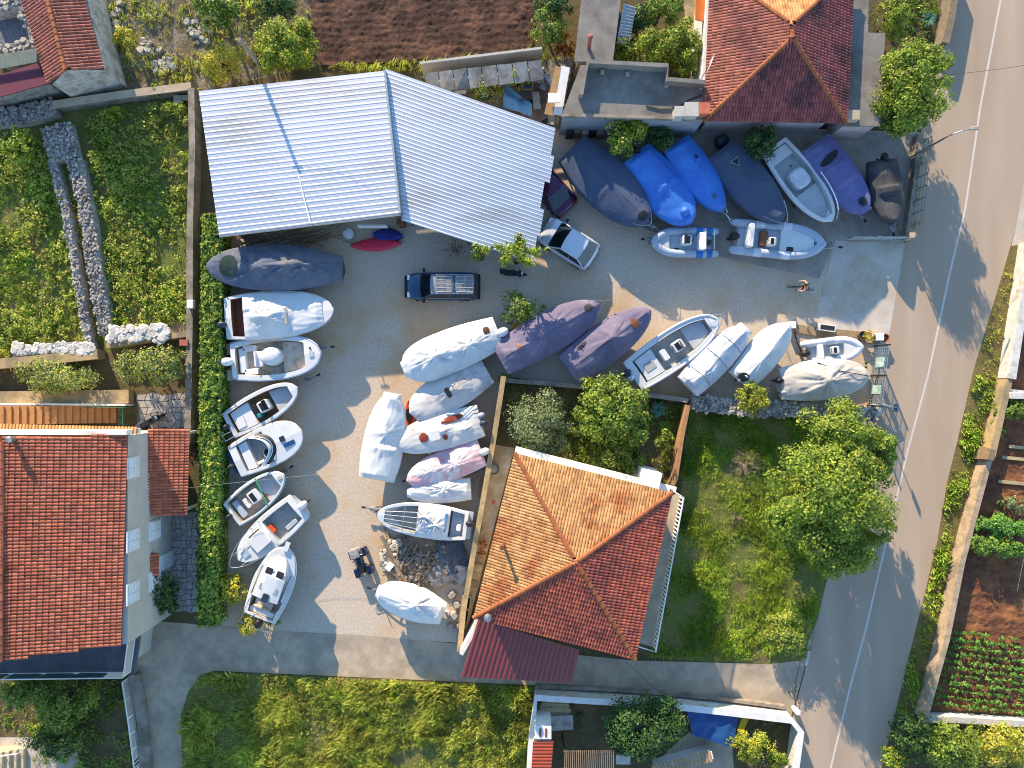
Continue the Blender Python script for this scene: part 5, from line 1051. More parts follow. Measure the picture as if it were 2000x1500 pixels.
# ---------------------------------------------------------------- person with bicycle
q = G(1559,564); brz = R(180-9)
bk = thing('bicycle', (q.x,q.y,0), 'black bicycle ridden across the yard toward the left', 'bicycle', brz)
for x in (.54,-.54):
    mb = MB(); mb.tube([(x+.33*math.cos(a),0,.34+.33*math.sin(a)) for a in np.linspace(0,2*PI,21)],.022,5,cap=False); w_ = mb.build('wheel', M_rubber, bk)
    mb = MB()
    for k in range(8): a = k*PI/8; mb.tube([(x+.31*math.cos(a),0,.34+.31*math.sin(a)),(x-.31*math.cos(a),0,.34-.31*math.sin(a))],.004,3)
    mb.build('spokes', M_steel, w_)
mb = MB()
for a, b in (((-.54,0,.34),(-.12,0,.3)),((-.12,0,.3),(-.22,0,.85)),((-.22,0,.8),(.36,0,.85)),((-.12,0,.3),(.36,0,.8)),((-.54,0,.34),(-.22,0,.78)),((.54,0,.34),(.34,0,.98))): mb.tube([a,b],.02,5)
mb.build('frame', M_black, bk); mb = MB(); mb.tube([(.3,-.3,1.02),(.36,0,1.02),(.3,.3,1.02)],.016,5); mb.build('handlebar', M_dark, bk); mb = MB(); mb.rbox((-.24,0,.92),(.26,.15,.06),.06); mb.build('saddle', M_black, bk)
mb = MB(); mb.tube([(-.12,-.12,.3),(-.12,.12,.3)],.02,5); mb.box((.03,.17,.3),(.1,.09,.03)); mb.box((-.27,-.17,.3),(.1,.09,.03)); mb.tube([(-.12,.12,.3),(.03,.13,.3)],.014,4); mb.tube([(-.12,-.12,.3),(-.27,-.13,.3)],.014,4); mb.build('pedals', M_dark, bk)
pr = thing('person', (q.x,q.y,0), 'bare chested person in dark shorts riding a bicycle, arms out to the handlebar', 'person', brz)
def skin_mesh(name, verts, edges, rad, m, parent, root=0, sub=2):
    me = bpy.data.meshes.new(name); me.from_pydata(verts, edges, []); me.materials.append(m); o = bpy.data.objects.new(name, me); COL.objects.link(o); o.parent = parent
    md = o.modifiers.new('skin', 'SKIN'); sv = me.skin_vertices[0].data if me.skin_vertices else None
    if sv is None:
        bm = __import__('bmesh').new(); bm.from_mesh(me); bm.verts.layers.skin.verify(); bm.to_mesh(me); bm.free(); sv = me.skin_vertices[0].data
    for i, rr in enumerate(rad): sv[i].radius = (rr, rr) if not isinstance(rr, tuple) else rr; sv[i].use_root = (i == root)
    md.use_smooth_shade = True; sd = o.modifiers.new('sub', 'SUBSURF'); sd.levels = sd.render_levels = sub; return o
M_skin = mat('skin', S('#c89a80'), S('#bd8d74'), 4, .55)
V = [(-.2,0,.98),(-.1,0,1.16),(.02,0,1.34),(.1,0,1.44),(.15,0,1.53),  # pelvis, waist, chest, neck
     (.03,.2,1.4),(.14,.36,1.2),(.3,.31,1.06),(.36,.3,1.04),(.03,-.2,1.4),(.14,-.36,1.2),(.3,-.31,1.06),(.36,-.3,1.04),
     (-.17,.1,.94),(.2,.14,.78),(.04,.17,.42),(.1,.17,.37),(-.17,-.1,.94),(.1,-.14,.64),(-.26,-.17,.42),(-.2,-.17,.36),(.19,0,1.63),(.2,0,1.74)]
E = [(0,1),(1,2),(2,3),(3,4),(2,5),(5,6),(6,7),(7,8),(2,9),(9,10),(10,11),(11,12),(0,13),(13,14),(14,15),(15,16),(0,17),(17,18),(18,19),(19,20),(4,21),(21,22)]
RD = [.13,.12,(.15,.12),.07,.055,.065,.05,.04,.04,.065,.05,.04,.04,.095,.07,.045,.05,.095,.07,.045,.05,.1,.08]
skin_mesh('body', V, E, RD, M_skin, pr)
skin_mesh('shorts', [(-.2,0,1.0),(-.17,.1,.95),(.1,.13,.84),(-.17,-.1,.95),(.04,-.13,.75)], [(0,1),(1,2),(0,3),(3,4)], [.15,.11,.095,.11,.095], M_black, pr, sub=1)
mb = MB(); mb.lathe([(.095,0),(.11,.06),(.085,.13),(.03,.16)], (.175,0,1.66), 12); mb.build('hair', mat('dark_hair', S('#2c2118'), None, rough=.8), pr, smooth=True)
mb = MB(); mb.box((.295,0,1.66),(.03,.03,.05)); mb.build('nose', M_skin, pr)
for s in (1,-1):
    f = MB()
    for k in range(4): f.tube([(.36,s*(.26+.022*k),1.05),(.4,s*(.26+.022*k),1.04),(.41,s*(.26+.022*k),1.0),(.38,s*(.26+.022*k),.985)],.009,5)
    f.tube([(.35,s*.25,1.04),(.35,s*.235,1.0),(.37,s*.245,.985)],.01,5); f.build('fingers', M_skin, pr)
    f = MB(); f.rbox((.14 if s > 0 else -.16,s*.17,.335),(.25,.09,.08),.03); f.build('shoe', M_black, pr)
# ---------------------------------------------------------------- street furniture
lp = thing('street_lamp', tuple(G(1776,309)), 'slim grey street lamp leaning over the road by the wire fence', 'street lamp')
mb = MB(); mb.tube([(0,0,0),(0,0,4.0),(.05,0,4.6),(.45,.1,4.95),(1.0,.2,5.0)], [.07,.055,.05,.04,.035], 8); mb.build('pole', M_steel, lp); mb = MB(); mb.rbox((1.15,.22,4.99),(.5,.2,.12),.06); mb.build('lamp_head', M_greysheet, lp)
up = thing('utility_pole', tuple(G(531,158)), 'grey wooden utility pole behind the metal shed casting a shadow on its roof', 'utility pole')
mb = MB(); mb.tube([(0,0,0),(0,0,5.8)], [.16,.11], 10); mb.build('pole', mat('grey_pole_wood', S('#8c8273'), S('#777062'), 3, .9), up); mb = MB(); mb.tube([(-.3,0,5.65),(.3,0,5.65)], .04, 5); mb.build('crossarm', M_dark, up)
def wire(a, b, sag, label, r=.012, m=None):
    P = [a.lerp(b, t)-Vector((0,0,sag*4*t*(1-t))) for t in np.linspace(0,1,15)]; return tag(MB().tube(P, r, 4).build('overhead_wire', m or M_dark), label, 'wire')
wire(Vector((G(531,158).x,G(531,158).y,5.75)), W(530,-120,8), .3, 'thin overhead wire running up from the utility pole past the trees')
wire(W(288,962,3.6), W(640,925,3.2), .4, 'thin cable crossing from the red porch roof over the hedge and boats', .008, M_greysheet)
wire(W(1850,146,6), W(2060,118,6), .2, 'single dark wire crossing the road near the top')
wire(Vector((*G(1925,1130)[:2],3.0)), Vector((*G(2010,790)[:2],3.0)), .2, 'straight grey wire stretched above the vegetable field', .01, M_steel)
wire(W(1222,1292,4), W(1390,1450,3), .2, 'dark cable from the orange roofed house over the white plot wall')
sg = thing('road_sign', tuple(G(1713,794)), 'small road sign on a thin grey post at the yard corner', 'road sign')
mb = MB(); mb.tube([(0,0,0),(0,0,2.5)], .03, 6); mb.build('post', M_steel, sg); mb = MB(); mb.box((0.03,.0,2.3),(.05,.5,.5)); mb.build('sign_plate', M_bluehull, sg)
mb = MB(); P = [G(1705,788)+Vector((0,0,.5)), G(1728,795)+Vector((0,0,.75)), G(1742,802)+Vector((0,0,.6))]; mb.tube(P, .13, 7); tag(mb.build('guard_rail', M_steel), 'short bent steel guard rail at the yard corner beside the road', 'guard rail')
tag(MB().lathe([(.4,0),(.46,.35),(.4,.8),(.1,.9)], tuple(G(1704,800)), 12).build('barrel', M_stone), 'grey stone bollard at the foot of the guard rail', 'bollard')
# wire fence along the road side of the parking
fe = thing('wire_fence', tuple(G(1780,370)), 'wire mesh fence with rusty rails between the parked boats and the road', 'fence'); o0 = wloc(fe); A_, B_ = G(1788,285), G(1768,468)
for i in range(9):
    p = A_.lerp(B_, i/8); mb = MB(); mb.box((p.x-o0.x,p.y-o0.y,.95),(.05,.05,1.9)); mb.build('fence_post', M_steel, fe)
for z in (.75,1.1,1.5,1.85): mb = MB(); mb.tube([A_-o0+Vector((.03,0,z)), B_-o0+Vector((.03,0,z))], .014, 5); mb.build('rail', mat('rusty_rail', S('#85705c'), S('#6b5545'), 5, .8), fe)
ga = thing('sliding_gate', tuple(G(1710,468)), 'low grey sliding gate standing open beside the concrete apron', 'gate'); o0 = wloc(ga)
for z in (.15,.55,.95): mb = MB(); mb.tube([G(1652,468)-o0+Vector((0,0,z)), G(1764,469)-o0+Vector((0,0,z))], .045, 5); mb.build('rail', M_steel, ga)
for i in range(24): p = G(1652,468).lerp(G(1764,469), i/23)-o0; mb = MB(); mb.box((p.x,p.y,.55),(.03,.03,.85)); mb.build('bar', M_steel, ga)
mb = MB(); p = G(1764,466)-o0; mb.box((p.x,p.y,.6),(.35,.35,1.2)); mb.build('gate_post', M_conc, ga)
la = thing('lattice_gate', tuple(G(1702,735)), 'tall steel lattice gate with faded banner beside the beige covered boat', 'gate'); o0 = wloc(la)
A_, B_ = G(1708,676), G(1694,792); u = (B_-A_)
for k in range(22): p = A_+u*(k/21)-o0; mb = MB(); mb.tube([p, p+Vector((0,0,1.9))], .02, 4); mb.build('upright_bar', M_steel, la)
for z in np.linspace(.1,1.9,8): mb = MB(); mb.tube([A_-o0+Vector((0,0,z)), B_-o0+Vector((0,0,z))], .02, 4); mb.build('cross_bar', M_steel, la)
for k in (0,.5,1): p = A_+u*k-o0; mb = MB(); mb.box((p.x,p.y,1.0),(.09,.09,2.0)); mb.build('gate_post', M_dark, la)
bn = mat('banner_print', S('#c3d2cc'), S('#5f9a8c'), 3, .6)
for t0, t1 in ((.2,.36),(.66,.8)): mb = MB(); p, q = A_+u*t0-o0, A_+u*t1-o0; wallmb([p+Vector((-.05,0,0)), q+Vector((-.05,0,0))], .02, .5, 1.6, mb); mb.build('banner', bn, la)
# flower bed with white blocks and pots
tag(MB().prism([(p.x,p.y) for p in gp((1538,632),(1600,640),(1720,652),(1716,672),(1640,664),(1556,650))], 0, .12).build('flower_bed', mat('bed_earth', S('#a08a6c'), S('#8b7556'), 4, 1, bump=.04)), 'stony flower bed with pots between the apron and the white dinghy', 'flower bed')
for x, y, s, lb in ((1541,636,.5,'small white block at the left end of the flower bed'),(1709,659,.55,'white block near the gate end of the flower bed'),(1572,700,.01,'')):
    if s < .05: continue
    p = G(x,y); tag(MB().rbox((p.x,p.y,.12+s/2),(s,s*.9,s),.04).build('block', M_white), lb, 'block')
p = G(1610,641); pl = thing('planter_box', tuple(p), 'long white planter box holding dry dark plants in the flower bed', 'planter'); mb = MB(); mb.box((0,0,.3),(1.1,.45,.36),rz=R(-8)); mb.build('box', M_white, pl); mb = MB(); mb.box((0,0,.485),(.95,.3,.02),rz=R(-8)); mb.build('soil', M_dark, pl)
for (x, y, c, lb) in ((1678,656,'#6f4a30','brown terracotta pot with dry twigs in the flower bed'),(1721,661,'#a4532f','orange terracotta pot at the right end of the flower bed')):
    p = G(x,y); t_ = tag(MB().lathe([(.2,.12),(.27,.5),(.3,.55),(.25,.55),(.22,.45)], tuple(p), 12).build('flower_pot', mat('pot'+c[1:], S(c), None, rough=.85)), lb, 'flower pot')
    s_ = MB().lathe([(.235,.47),(.02,.5)], tuple(p), 10); att(s_.build('soil', M_dark, recenter=False), t_)
tag(MB().tube([G(1550,648)+Vector((0,0,.14)), G(1553,668)+Vector((0,0,.3)), G(1566,690)+Vector((0,0,.05))], .05, 6).build('log', M_bark), 'bent tree log standing beside the white dinghy', 'log')
# ---------------------------------------------------------------- rubbish heap
hp = thing('rubbish_heap', tuple(G(830,1090)), 'heap of old planks, stones and tarps against the alley wall', 'rubbish heap'); o0 = wloc(hp)
nx, ny = 34, 22; mb = MB(); V = []
for j in range(ny+1):
    for i in range(nx+1):
        x, y = -3.2+6.2*i/nx, -1.9+3.6*j/ny; e = max(0, 1-((x+.1)/3.1)**2-((y)/1.9)**2); V.append((x, y, .01+.55*e**.5+.18*noise.noise((x*1.4,y*1.4,3))*e))
mb.add(V, [(j*(nx+1)+i, j*(nx+1)+i+1, (j+1)*(nx+1)+i+1, (j+1)*(nx+1)+i) for j in range(ny) for i in range(nx) if min(V[j*(nx+1)+i][2], V[(j+1)*(nx+1)+i+1][2]) > .07]); mb.build('debris_mound', mat('debris_earth', S('#8a7a66'), S('#6b5c4c'), 4, 1, bump=.08, c3=S('#a08d74'), pscale=.9), hp, smooth=True)
pm = MB(); pm.box((0,0,0),(1,.11,.035)); pmesh = bpy.data.meshes.new('plank'); pmesh.from_pydata(pm.v, [], pm.f); pmesh.materials.append(M_wood)
def hz(x, y): e = max(0, 1-((x+.1)/3.1)**2-(y/1.9)**2); return .05+.55*e**.5
for i in range(95):
    x, y = random.gauss(-.35,.95), random.gauss(-.15,.7)
    if abs(x) > 2.4 or abs(y) > 1.5: continue
    share(pmesh, 'plank', hp, (x,y,hz(x,y)+random.uniform(0,.2)), (random.uniform(-.2,.2),random.uniform(-.25,.25),random.choice((1.2,1.4,.9,2.2,.1))+random.gauss(0,.35)), (random.uniform(.5,1.6),random.uniform(.6,1.5),1.3))
for i in range(190):
    a = random.random(); x, y = (random.uniform(-2.9,-1.5), random.uniform(-.8,1.3)) if a < .45 else (random.uniform(-2,2.6), random.uniform(-1.75,-1.1)) if a < .85 else (random.uniform(-1,1.5), random.uniform(-1,1))
    share(random.choice(STONES+SLABS), 'stone', hp, (x,y,hz(x,y)+.03), (random.uniform(-.3,.3),random.uniform(-.3,.3),random.uniform(0,6)), (random.uniform(.18,.42),)*3)
for (cx, cy, a, b, rz, m, nm) in ((1.9,.2,.85,1.15,.2,mat('slate_blue_tarp', S('#56626c'), S('#465460'), 2, .7, bump=.05, bscale=3),'tarp'),(1.2,-1.1,.8,.55,.5,CV['grey'],'tarp'),(2.4,-1.0,.45,.6,-.3,CV['grey'],'tarp')):
    mb = MB(); n = 14; V = []
    for j in range(n+1):
        for i in range(n+1):
            x, y = (i/n*2-1)*a, (j/n*2-1)*b; X, Y = cx+x*math.cos(rz)-y*math.sin(rz), cy+x*math.sin(rz)+y*math.cos(rz); V.append((X, Y, hz(X,Y)+.1+.22*(.5-abs(noise.noise((x*2.2,y*1.1,cx)))*1.8)))
    mb.add(V, [(j*(n+1)+i, j*(n+1)+i+1, (j+1)*(n+1)+i+1, (j+1)*(n+1)+i) for j in range(n) for i in range(n)]); mb.build(nm, m, hp, smooth=True)
for (x, y, l, rz) in ((-2.4,.8,1.9,-1.1),(-1.75,-.6,2.0,-.95),(-2.0,-.2,1.6,-.9),(-1.5,-1.2,1.6,-.7)): share(pmesh, 'beam', hp, (x,y,hz(x,y)+.25), (0,.05,rz), (l,2.2,3))
mb = MB(); mb.box((-2.25,-.35,.75),(.55,.42,.25),rz=.9); mb.build('white_box', M_white, hp)
tr = thing('wooden_trough', tuple(G(909,1186)), 'long wooden trough frame beside the lone white boat', 'trough'); mb = MB()
for s in (-.28,.28): mb.box((s,0,.25),(.07,1.7,.5),rz=-.15)
mb.build('side_board', M_woody, tr); mb = MB()
for s in (-.85,0,.85): mb.box((s*.15,s,.25),(.56,.07,.48),rz=-.15)
mb.build('end_board', M_woody, tr); mb = MB(); mb.box((0,0,.03),(.5,1.6,.05),rz=-.15); mb.build('base', M_dark, tr)
r = thing('stone_row', tuple(G(888,1195)), 'row of pale rough boulders beside the wooden trough', 'stones')
for i, (x, y, s) in enumerate(((884,1160,.7),(893,1180,.6),(888,1200,.65),(880,1222,.55),(896,1222,.6),(875,1196,.5))): share(STONES[i % 5], 'boulder', r, G(x,y,s*.25)-wloc(r), (0,0,i), (s,)*3)
# sticks and junk along the shed front
jk = thing('scrap_pile', tuple(G(560,462)), 'tangle of dark poles and scrap along the shed front wall', 'scrap pile')
tm = MB(); tm.tube([(-.5,0,0),(.5,0,0)],.03,5); tmesh = bpy.data.meshes.new('pole'); tmesh.from_pydata(tm.v, [], tm.f); tmesh.materials.append(M_wood)
for i in range(46): share(tmesh, 'pole', jk, (random.uniform(-3.8,3.4),random.gauss(-.05,.28),.1+random.uniform(0,.5)), (0,random.uniform(-.12,.12),random.gauss(0.1,.3)), (random.uniform(1.2,2.8),1,1))
p = G(683,459); tag(MB().lathe([(.3,0),(.36,.3),(.33,.6),(.1,.62)], tuple(p), 14).build('tub', M_hyp), 'round white plastic tub beside the scrap poles', 'tub')
p = G(786,438); tag(MB().rbox((p.x,p.y,.4),(.5,.5,.8),.1).build('cool_box', M_brown), 'brown box standing at the bend of the shed front', 'box')
# coloured tubs under the little tree
p = G(1010,640); tag(MB().lathe([(.3,0),(.34,.4),(.3,.55),(.05,.56)], tuple(p), 12).build('tub', _mats['yellow_plastic']), 'yellow tub at the bow of the mauve covered boats', 'tub')
p = G(992,652); tag(MB().lathe([(.3,0),(.32,.4),(.28,.5),(.05,.5)], tuple(p), 12).build('tub', M_greenm), 'green tub next to the yellow one under the small tree', 'tub')
p = G(964,913); bt = tag(MB().lathe([(.36,0),(.42,.5),(.4,.75),(.34,.75),(.32,.5)], tuple(p), 16).build('barrel', mat('grey_barrel', S('#6a675f'), S('#57554f'), 3, .7)), 'round grey barrel in the ochre alley by the orange roof', 'barrel'); s_ = MB().lathe([(.33,.68),(.2,.72),(.03,.72)], tuple(p), 14); att(s_.build('lid', M_greysheet, recenter=False), bt)
p = G(964,980); tag(MB().lathe([(.13,0),(.13,.02),(.02,.022)], tuple(p)[:2]+(.012,), 12).build('drain_cover', M_t_red), 'small round reddish drain cover in the alley', 'drain cover')
p = G(936,1030); tag(MB().lathe([(.18,0),(.22,.25),(.2,.35),(.03,.36)], tuple(p), 10).build('flower_pot', M_greenm), 'small dark green pot at the alley wall', 'flower pot')
for i in range(3): q0 = G(915+i*3,1095+i*22); 
st = thing('garden_steps', tuple(G(922,1120)), 'three ochre steps in the alley below the orange roof', 'steps'); o0 = wloc(st)
for i in range(3): mb = MB(); p = G(928-i*4,1104+i*16)-o0; mb.box((p.x,p.y,.3-.09*i),(.95,.5,.6-.18*i),rz=-.2); mb.build('step', M_wally, st)
p = G(1360,768); tag(MB().tube([p+Vector((-.2,0,.03)), p+Vector((.75,-.15,.06))], .05, 6).build('bent_pipe', M_steel), 'short white pipe lying on the wall top below the narrow covered boat', 'pipe')
p = G(388,598); tag(MB().rbox((p.x,p.y,1.15),(.42,.55,.3),.06).build('meter_box', M_white), 'white meter box on the hedge side wall', 'box')
p = G(373,671); tag(MB().box((p.x,p.y,.95),(.55,.4,.3)).build('brick_stack', M_t_red), 'red brick stack on the terrace wall end', 'bricks')
p = G(362,196); bw = thing('block_steps', tuple(p), 'three concrete blocks beside the shed corner', 'blocks')
for i in range(3): mb = MB(); mb.box((-.3+.28*(i%2)*2,-.0-.35*(i//2),.25),(.52,.32,.5)); mb.build('block', M_conc, bw)
# ---------------------------------------------------------------- storage corner between the shed and the outbuilding
lt = thing('lean_to', tuple(G(950,150)), 'low lean to with weathered grey roof sheets behind the metal shed', 'shed'); o0 = wloc(lt)
xs = [828,856,884,912,940,970,1000,1030,1058]
for i in range(len(xs)-1):
    y0 = 143-(xs[i]-828)*.115; y1 = 143-(xs[i+1]-828)*.115; z = 2.3
    mb = MB(); P = [W(xs[i]+1,y0,z), W(xs[i+1]-1,y1,z), W(xs[i+1]+4,y1+38,z-.25), W(xs[i]+6,y0+40,z-.25)]; plane(mb, [p+Vector((0,0,random.uniform(-.04,.04)*(i%3))) for p in P], .05); part(mb, 'roof_sheet', M_greysheet, lt)
mb = MB(); wallmb([W(828,150,0), W(1056,122,0)], .15, 0, 2.1, mb); wallmb([W(842,186,0), W(1060,158,0)], .15, 0, 2.0, mb); part(mb, 'wall', M_plaster, lt)
mb = MB(); p = W(900,178,1.2); mb.box((p.x,p.y-.12,1.3),(.7,.06,.5),rz=.12); part(mb, 'window', M_shut, lt)
bs = thing('board_roof', tuple(G(1092,175)), 'long tan and white board roof on posts beside the terrace house', 'canopy'); o0 = wloc(bs)
for x0, x1, m, nm in ((-15,-4,mat('tan_board', S('#b08a5c'), S('#a07c52'), 3, .85),'tan_board'),(-4,13,M_white,'white_board')):
    mb = MB(); z = 2.8; P = [W(1100+x0,128,z), W(1100+x1,132,z), W(1086+x1-2,226,z-.2), W(1084+x0-6,222,z-.2)]; plane(mb, P, .06); part(mb, nm, m, bs)
for x, y in ((1090,136),(1110,140),(1074,218),(1092,222)): p = W(x,y,2.7); mb = MB(); mb.box((p.x,p.y,1.3),(.09,.09,2.6)); part(mb, 'post', M_wood, bs)
mb = MB(); p = W(1082,192,2.9); mb.box((p.x,p.y,2.95),(.75,.6,.12)); part(mb, 'white_lid', M_white, bs)
tf = thing('window_frame', tuple(G(1030,165)), 'yellowed window frame leaning in the storage corner', 'window frame')
mb = MB(); mb.box((-.33,0,.5),(.09,1.0,.06),tilt=(.35,0)); mb.box((.33,0,.5),(.09,1.0,.06),tilt=(.35,0)); mb.box((0,-.47,.33),(.74,.09,.06),tilt=(.35,0)); mb.box((0,.47,.67),(.74,.09,.06),tilt=(.35,0)); mb.build('frame', M_woody, tf); mb = MB(); mb.box((0,0,.48),(.58,.86,.01),tilt=(.35,0)); mb.build('pane', M_glass, tf)
p = W(1015,205,.6); bt = MB(); V = []; n = 12
for j in range(n+1):
    for i in range(n+1): x, y = i/n*1.9-1.1, (j/n-.5)*1.7*(1-i/n*.55); V.append((p.x+x, p.y-.55*x+y, .95+.25*noise.noise((x*1.5,y*1.5,2))-.25*abs(y)))
bt.add(V, [(j*(n+1)+i, j*(n+1)+i+1, (j+1)*(n+1)+i+1, (j+1)*(n+1)+i) for j in range(n) for i in range(n)]); bo = bt.build('tarp_sheet', mat('pale_blue_tarp', S('#6fa3c4'), S('#5a8fb2'), 2, .6), smooth=True); tag(bo, 'crumpled pale blue tarp at the upper edge of the metal shed', 'tarp'); k_ = MB(); k_.box((p.x,p.y,.4),(.9,.7,.75)); att(k_.build('crate_below', M_wood, recenter=False), bo)
tk = thing('water_tank', tuple(G(944,180)), 'teal plastic water tank half hidden by vines behind the shed', 'tank'); mb = MB(); mb.lathe([(.5,0),(.62,.3),(.62,1.0),(.45,1.2),(.15,1.25)], (0,0,0), 16); mb.build('tank_body', mat('teal_plastic', S('#3f8d86'), S('#357a75'), 3, .5), tk); mb = MB(); mb.lathe([(.17,0),(.17,.1),(.03,.12)], (0,0,1.24), 10); mb.build('lid', M_greenm, tk)
for i, (x, y, m, lb) in enumerate(((1062,150,M_hypg,'grey chair like frame heap in the storage corner'),(1048,205,M_wood,'leaning timber boards near the blue tarp'),(1075,235,M_brown,'brown box of scrap below the board roof'))):
    t_ = thing('scrap_stack', tuple(G(x,y)), lb, 'scrap'); 
    for k in range(7): mb = MB(); mb.box((random.uniform(-.4,.4),random.uniform(-.5,.5),.2+.12*k),(random.uniform(.15,.5),random.uniform(.3,1.2),.07),rz=random.uniform(-.6,.6)); mb.build('scrap_piece', (m,M_wood,M_greysheet,M_dark)[k%4], t_)
mb = MB(); o_ = thing('wooden_racks', tuple(G(1140,262)), 'dark racks and boards stored along the terrace house wall', 'rack')
for k in range(5): mb = MB(); mb.box((-1.0+k*.5,.1*(k%2),.5),(.45,.7,1.0)); mb.box((-1.0+k*.5,0,1.04),(.4,.6,.05)); mb.build('rack', (M_dark,M_wood,M_greysheet)[k%3], o_)
p = G(1405,282); bo = tag(MB().lathe([(.1,0),(.42,.25),(.5,.55),(.38,.9),(.1,1.05)], tuple(p), 16).build('buoy', M_navyhull, smooth=True), 'big round navy buoy at the house wall behind the navy boat', 'buoy')
# ---------------------------------------------------------------- corner plot below the lane
kt = thing('garden_shed', tuple(G(1062,1470)), 'small red roofed garden shed inside the white plot wall', 'shed')
part(corrug(W(1041,1447,2.5), W(1034,1560,2.3), W(1072,1560,2.3), W(1081,1447,2.5), .22, .04), 'roof', mat('red_sheet', S('#a8492f'), S('#98402a'), 2, .7), kt); mb = MB(); p = W(1058,1500,0); q = [W(x,y,2.2) for x, y in ((1044,1450),(1078,1450),(1070,1560),(1038,1560))]; mb.prism([(v.x,v.y) for v in q], 0, 2.2); part(mb, 'wall', M_plaster, kt)
ck = thing('barbecue_chimney', tuple(G(1062,1428)), 'white masonry barbecue chimney with two dark flue slots', 'chimney'); p = W(1061,1431,2.6); o0 = wloc(ck)
mb = MB(); mb.box((p.x-o0.x,p.y-o0.y,1.3),(1.15,.9,2.6),top=.9); mb.build('stack', M_white, ck)
for s in (-.18,.18): mb = MB(); mb.box((p.x-o0.x+s,p.y-o0.y,2.612),(.13,.55,.03)); mb.build('flue_slot', M_brown, ck)
pl = thing('plank_stack', tuple(G(1082,1372)), 'stack of sawn planks lying on the plot terrace', 'planks')
for k in range(8): mb = MB(); mb.box((random.uniform(-.08,.08),-.36+.1*k,.5+.02*(k%3)),(2.2-.08*k,.09,.06),rz=R(-2)); mb.build('plank', M_woody, pl)
for s in (-.7,.7): mb = MB(); mb.box((s,0,.24),(.12,.8,.46)); mb.build('bearer', M_wood, pl)
tt = thing('work_table', tuple(G(1092,1402)), 'grey board table below the plank stack', 'table'); mb = MB(); mb.box((0,0,.75),(1.75,.95,.05),rz=R(4)); mb.build('top', M_greysheet, tt)
for x in (-.75,.75):
    for y in (-.35,.35): mb = MB(); mb.box((x,y,.36),(.07,.07,.72)); mb.build('leg', M_wood, tt)
sheet('plot_paving', gp((1050,1352),(1112,1352),(1112,1420),(1046,1420)), .012, M_conc); sheet('plot_yard', gp((1345,1430),(1430,1452),(1440,1600),(1180,1600),(1300,1470)), .012, M_conc)
tp_ = MB(); n = 18; V = []; A_, B_, C_, D_ = G(1334,1368), G(1438,1378), G(1420,1446), G(1344,1420)
for j in range(n+1):
    for i in range(n+1): p = A_.lerp(B_, i/n).lerp(D_.lerp(C_, i/n), j/n); V.append((p.x,p.y,1.0+.16*(.5-abs(noise.noise((p.x*.9,p.y*.9,4)))*2)))
tp_.add(V, [(j*(n+1)+i, j*(n+1)+i+1, (j+1)*(n+1)+i+1, (j+1)*(n+1)+i) for j in range(n) for i in range(n)]); to = tag(tp_.build('tarp_canopy', M_bluetarp, smooth=True), 'wrinkled blue tarpaulin stretched inside the white plot wall', 'tarp')
for p in (A_,B_,C_,D_): m_ = MB(); m_.box((p.x,p.y,.5),(.07,.07,1.0)); att(m_.build('post', M_wood, recenter=False), to)
p = G(1444,1399); m_ = MB(); m_.box((p.x,p.y,.9),(.42,1.25,.06),rz=R(-22)); yo = tag(m_.build('yellow_board', mat('yellow_paint', S('#c2a524'), S('#b0941f'), 3, .7)), 'yellow painted board beside the blue tarpaulin', 'board'); m_ = MB(); m_.box((p.x,p.y,.43),(.2,.5,.86)); att(m_.build('trestle', M_wood, recenter=False), yo)
pg = thing('pergola', tuple(G(1150,1500)), 'grey slatted pergola roof at the bottom edge of the plot', 'pergola'); z = 2.4; o0 = wloc(pg)
for k in range(26): a_, b_ = W(1104+k*3.8,1466,z)-o0, W(1100+k*3.8,1600,z)-o0; mb = MB(); mb.tube([a_+Vector((0,0,.0)), b_], .035, 4); mb.build('slat', M_wood, pg)
for y in (1468,1500,1560): mb = MB(); mb.tube([W(1100,y,z-.1)-o0, W(1204,y+3,z-.1)-o0], .05, 4); mb.build('beam', M_dark, pg)
for x, y in ((1103,1470),(1200,1472),(1103,1580),(1200,1580)): p = W(x,y,z)-o0; mb = MB(); mb.box((p.x,p.y,1.15),(.1,.1,2.3)); mb.build('post', M_dark, pg)
pk = thing('tiled_wall', tuple(G(1330,1480)), 'curved wall with buff roof tile coping at the bottom edge', 'wall'); P = [G(1275,1490),G(1310,1480),G(1350,1468),G(1384,1460)]; part(wallmb(P, .5, 0, 1.0), 'wall_body', M_white, pk)
bt_ = tile_mesh('coping_tile', .22, .7, .08, mat('buff_tile', S('#b59a72'), S('#a08660'), 3, .9, rand=.2))
for k in range(16): p = P[0].lerp(P[3], k/15.5); share(bt_, 'coping_tile', pk, p+Vector((0,-.3,1.0))-wloc(pk), (0,0,R(15)))
p = G(1215,1477); bb = thing('stone_bench', tuple(p), 'white stone bench block beside the pergola', 'bench'); mb = MB(); mb.box((0,0,.42),(.95,.6,.12)); mb.build('seat', M_whitew, bb)
for s in (-.3,.3): mb = MB(); mb.box((s,0,.18),(.2,.5,.36)); mb.build('leg', M_whitew, bb)
tag(MB().lathe([(.16,0),(.2,.3),(.2,.75),(.12,.85)], tuple(G(1550,1382)), 10).build('white_bollard', M_white), 'short white bollard at the corner of the plot wall', 'bollard')
